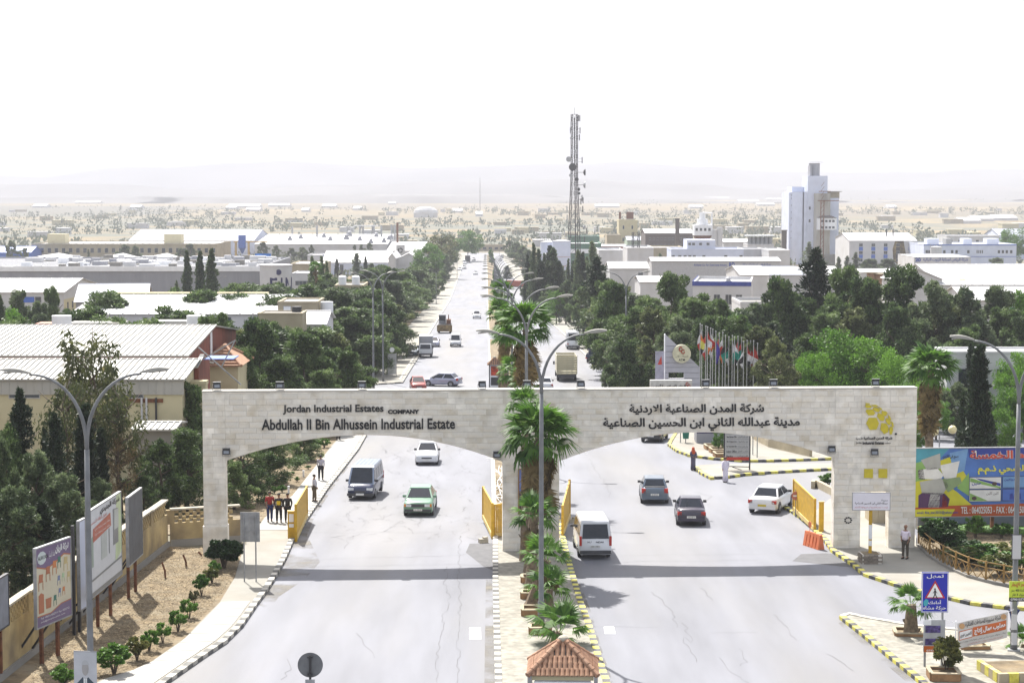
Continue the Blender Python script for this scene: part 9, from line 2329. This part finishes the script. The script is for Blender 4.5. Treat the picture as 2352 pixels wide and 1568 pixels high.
write('شركة الجنيدي',M_ink,bd2,x0+w_*.35,x0+w_*.95,z0+h_*.88,z0+h_*.98,y=-.065,ar=True,bold=.04);write('لحلول الطاقة الشمسية',M_red,bd2,x0+w_*.05,x0+w_*.55,z0+h_*.83,z0+h_*.88,y=-.065,ar=True)
for k in range(2):write('سخانات شمسية و مضخات حرارية',Fw,bd2,x0+w_*.18,x0+w_*.64,z0+h_*(.74-.06*k),z0+h_*(.78-.06*k),y=-.066,ar=True)
bd4,*_=board('narrow_board','narrow pale board edge right beside the left lamp pole',(176,1202),(192,1190),(198,1388),(186,1400),[(178,1463),(190,1455)],m=M_wallb,post_m=M_dark)
bd3,*_=board('grey_board','tall dark grey board seen from its blank side, third billboard',(290,1147),(322,1121),(326,1268),(295,1299),[(302,1379),(318,1363)],m=mat('board_back',(.085,.09,.10),rough=.6))
bd0,*_=board('grey_board','grey board cut by the left edge of the picture',(-35,1350),(14,1318),(19,1425),(-30,1470),[(-10,1580),(10,1565)],m=mat('board_back2',(.17,.18,.21),rough=.6),back=M_dark)
g_=G(561,1341);r=E('road_sign','two grey sign panels seen from behind on two posts by the left pier','sign',(g_.x,g_.y,.13))
for xa,xb in ((552,572.5),(573.5,596)):
 a,b=relo(r,xa,1244),relo(r,xb,1176);mb=MB();mb.boxz(a[0],b[0],.04,.07,a[1],b[1]);mb.build('panel',M_steel,r)
for x_ in (561,588):
 u=relo(r,x_,1300)[0];mb=MB();mb.tube([(u,0,0),(u,0,relo(r,561,1180)[1])],.035,8);mb.build('post',M_steel,r)
for z in (.35,.8):
 zz=relo(r,561,1244)[1]+z*(relo(r,561,1176)[1]-relo(r,561,1244)[1])*1.0;mb=MB();mb.boxz(relo(r,553,1200)[0],relo(r,595,1200)[0],.005,.035,zz,zz+.05);mb.build('rail',M_steel,r)
Yr_=64;r=E('round_sign','round grey sign seen from behind with its clamp, bottom left of centre','sign',(X(712.5,Yr_,1560),Yr_,.13))
cz_=relo(r,712,1527)[1];rr_=29*MPP(Yr_)*1.02
mb=MB();mb.tube([(0,.05,cz_),(0,.075,cz_)],rr_,40);mb.build('disc',mat('sign_back',(.13,.135,.14),rough=.55,var=.1,scale=4),r)
mb=MB();mb.tube([(0,0,0),(0,0,cz_+rr_*.8)],.04,10);mb.build('post',M_dark,r)
for dz in (-.72,.68):mb=MB();mb.boxz(-.09,.09,-.05,.05,cz_+rr_*dz-.03,cz_+rr_*dz+.03);mb.build('clamp',M_dark,r)
mb=MB();mb.boxz(-.16,.16,-.06,-.042,cz_-rr_*1.45,cz_-rr_*1.1);mb.build('lower_plate',M_steel,r)
Yp_=65.6;r=E('portrait_banner','hanging banner with a generic suited figure on the left lamp pole','banner',(X(201,Yp_,1530),Yp_,.13),R(-6))
a,b=relo(r,174.5,1600),relo(r,226.5,1492)
w_,h_=b[0]-a[0],b[1]-a[1];x0,z0=a[0],a[1]
mb=MB();mb.boxz(a[0],b[0],-.2,-.19,a[1],b[1]);mb.build('cloth',mat('banner_pale',(.42,.43,.45),rough=.7,var=.06,scale=2),r)
def ptr(pts,m,y):
 mb=MB();mb.slab([(x0+w_*p[0],z0+h_*p[1]) for p in pts],y,y+.003);mb.build('printed_figure',m,r)
ptr([(.1,.0),(.95,.0),(.95,.30),(.62,.46),(.5,.40),(.38,.46),(.12,.32)],F('suit_slate',(.04,.06,.08)),-.205);ptr([(.42,.0),(.56,.0),(.57,.44),(.5,.4),(.42,.45)],Fw,-.209);ptr([(.47,.1),(.53,.1),(.52,.4),(.48,.4)],Fgl,-.212)
ptr([(.5+.15*math.cos(t),.64+.155*math.sin(t)) for t in [k*.5236 for k in range(12)]],F('face_grey',(.30,.29,.28)),-.207);ptr([(.5+.155*math.cos(t),.72+.10*math.sin(t)) for t in [k*.5236 for k in range(7)]],F('hair_grey',(.36,.37,.38)),-.211)
mb=MB();mb.tube([(a[0],-.19,b[1]),(b[0],-.19,b[1])],.02,6);mb.bar((0,0,b[1]-.05),(0,-.19,b[1]-.05),.03);mb.build('hanger',M_steel,r)
for x_,y_,yt_,lb in ((380,1331,1295,'bent rusty stake in the soil bed, leftmost of three'),(428,1306,1277,'bent rusty stake in the soil bed, middle of three'),(463,1281,1270,'short rusty stake near the pier, rightmost of three')):
 g_=G(x_,y_);h_=Z(yt_,g_.y)-g_.z;o=E('rusty_stake',lb,'stake',(g_.x,g_.y,g_.z+.05));mb=MB();mb.tube([(0,0,0),(-.02,0,h_*.5),(-.14,0,h_)],.05,6);mb.build('shaft',M_rust,o);mb=MB();mb.tube([(-.14,0,h_),(-.17,0,h_+.03)],.055,6);mb.build('tip',M_rust,o)
for x_,y_,lb in ((697,1133+12,'small white marker post in the shaded bed, upper'),(663,1178-12,'small white marker post in the shaded bed, lower')):
 g_=G(x_ if 'upper' in lb else 663,1097 if 'upper' in lb else 1134);o=E('marker_post',lb,'post',g_);mb=MB();mb.boxz(-.06,.06,-.06,.06,0,.5);mb.build('shaft',M_white,o);mb=MB();mb.boxz(-.07,.07,-.07,.07,.5,.53);mb.build('cap',M_white,o)
# ------------------------------------------------------------------ yellow iron railing on the right
M_rail=mat('ochre_iron',(.24,.14,.035),rough=.6,var=.2,scale=4,stain=(.16,.09,.03),stain_amt=.5,stain_scale=3)
rp_=[(2109,1258),(2135,1283),(2166,1303),(2195,1318),(2224,1331),(2264,1342),(2305,1350),(2352,1360),(2410,1370)]
tops=[1233,1256,1272,1284,1294,1306,1316,1323,1330]
r=E('railing','ochre iron railing with crossed bars round the right garden','fence',G(*rp_[0]))
pts=[G(*p)-r.location+Vector((0,0,.13)) for p in rp_];hs=1.0
for p in pts:mb=MB();mb.boxz(-.04,.04,-.04,.04,0,hs+.06);mb.build('post',M_rail,r,loc=p)
for a,b in zip(pts,pts[1:]):
 for z in (.1,hs*.72,hs):mb=MB();mb.bar(a+Vector((0,0,z)),b+Vector((0,0,z)),.045);mb.build('rail',M_rail,r)
 n=max(2,int((b-a).length/.5))
 for k in range(n):
  p,q=a.lerp(b,k/n),a.lerp(b,(k+1)/n)
  for u,v in ((p+Vector((0,0,.1)),q+Vector((0,0,hs*.72))),(q+Vector((0,0,.1)),p+Vector((0,0,hs*.72)))):mb=MB();mb.bar(u,v,.03);mb.build('cross_bar',M_rail,r)
 kb=MB();kb.bar(a+Vector((0,0,.02)),b+Vector((0,0,.02)),.22,.22);kb.build('kerb_wall',M_conc,r)
r=E('wire_coil','bundle of white wires on the median beside the middle pier','wire',G(1146,1150))
rr=random.Random(3)
for k in range(6):
 pts=[(rr.uniform(-.5,.5),j*2.2-6,.15+.5*rr.random()) for j in range(9)];mb=MB();mb.tube(pts,.02,4);mb.build('wire',M_whiteink,r)
for x_,y_,lb in ((1110,1246,'white concrete block at the foot of the median gate leaf'),(1350,1204,'pale stone lying right of the middle pier')):
 g_=G(x_,y_) if x_!=1350 else G(1316,1200);o=tag(MB().box((0,0,.12),(.5,.3,.24),.3).box((.1,.05,.28),(.25,.2,.1),.6).build('stone_block',M_cap),lb,'block');o.location=g_
def litter(name,poly,n,m,s=.05,z=.11):
 bb=[G(*p) for p in poly];xs=[p.x for p in bb];ys=[p.y for p in bb];V=[]
 P2=[(p.x,p.y) for p in bb]
 def inside(x,y):
  c=False;j=len(P2)-1
  for i in range(len(P2)):
   if (P2[i][1]>y)!=(P2[j][1]>y) and x<(P2[j][0]-P2[i][0])*(y-P2[i][1])/(P2[j][1]-P2[i][1])+P2[i][0]:c=not c
   j=i
  return c
 rr=random.Random(n)
 while len(V)<n:
  x,y=rr.uniform(min(xs),max(xs)),rr.uniform(min(ys),max(ys))
  if not inside(x,y):continue
  a=rr.uniform(0,6.28);l=s*rr.uniform(.5,2.2);w=s*rr.uniform(.2,.8);c=np.array([x,y,TZ(y)+z+rr.random()*.05]);u=np.array([math.cos(a)*l,math.sin(a)*l,rr.uniform(-.3,.3)*l]);v=np.array([-math.sin(a)*w,math.cos(a)*w,rr.uniform(-.6,.6)*w])
  V.append([c-u,c-v,c+u,c+v])
 o=bpy.data.objects.new(name,quads_mesh(name,np.array(V),m));COL.objects.link(o);o['kind']='stuff';return o
litter('dry_straw',[(40,1640),(230,1562),(330,1530),(470,1415),(540,1330),(550,1262),(470,1262),(388,1262),(250,1355),(100,1485)],26000,M_straw,.032)
litter('dry_leaves',[(603,1199),(670,1144),(735,1061),(785,1002),(700,985),(560,1160)],6000,M_straw,.035,.08)
litter('dry_leaves',[(2112,1240),(2220,1300),(2352,1350),(2420,1200),(2120,1120)],14000,M_straw,.032,.13)
litter('ground_plants',[(2112,1160),(2112,1225),(2230,1232),(2420,1240),(2420,1170)],9000,M_bush,.12,.25)
litter('dry_grass',[(1138,1100),(1150,1230),(1180,1230),(1175,1100)],1500,M_straw,.07,.15)
bpy.data.scenes.remove(BENCH)
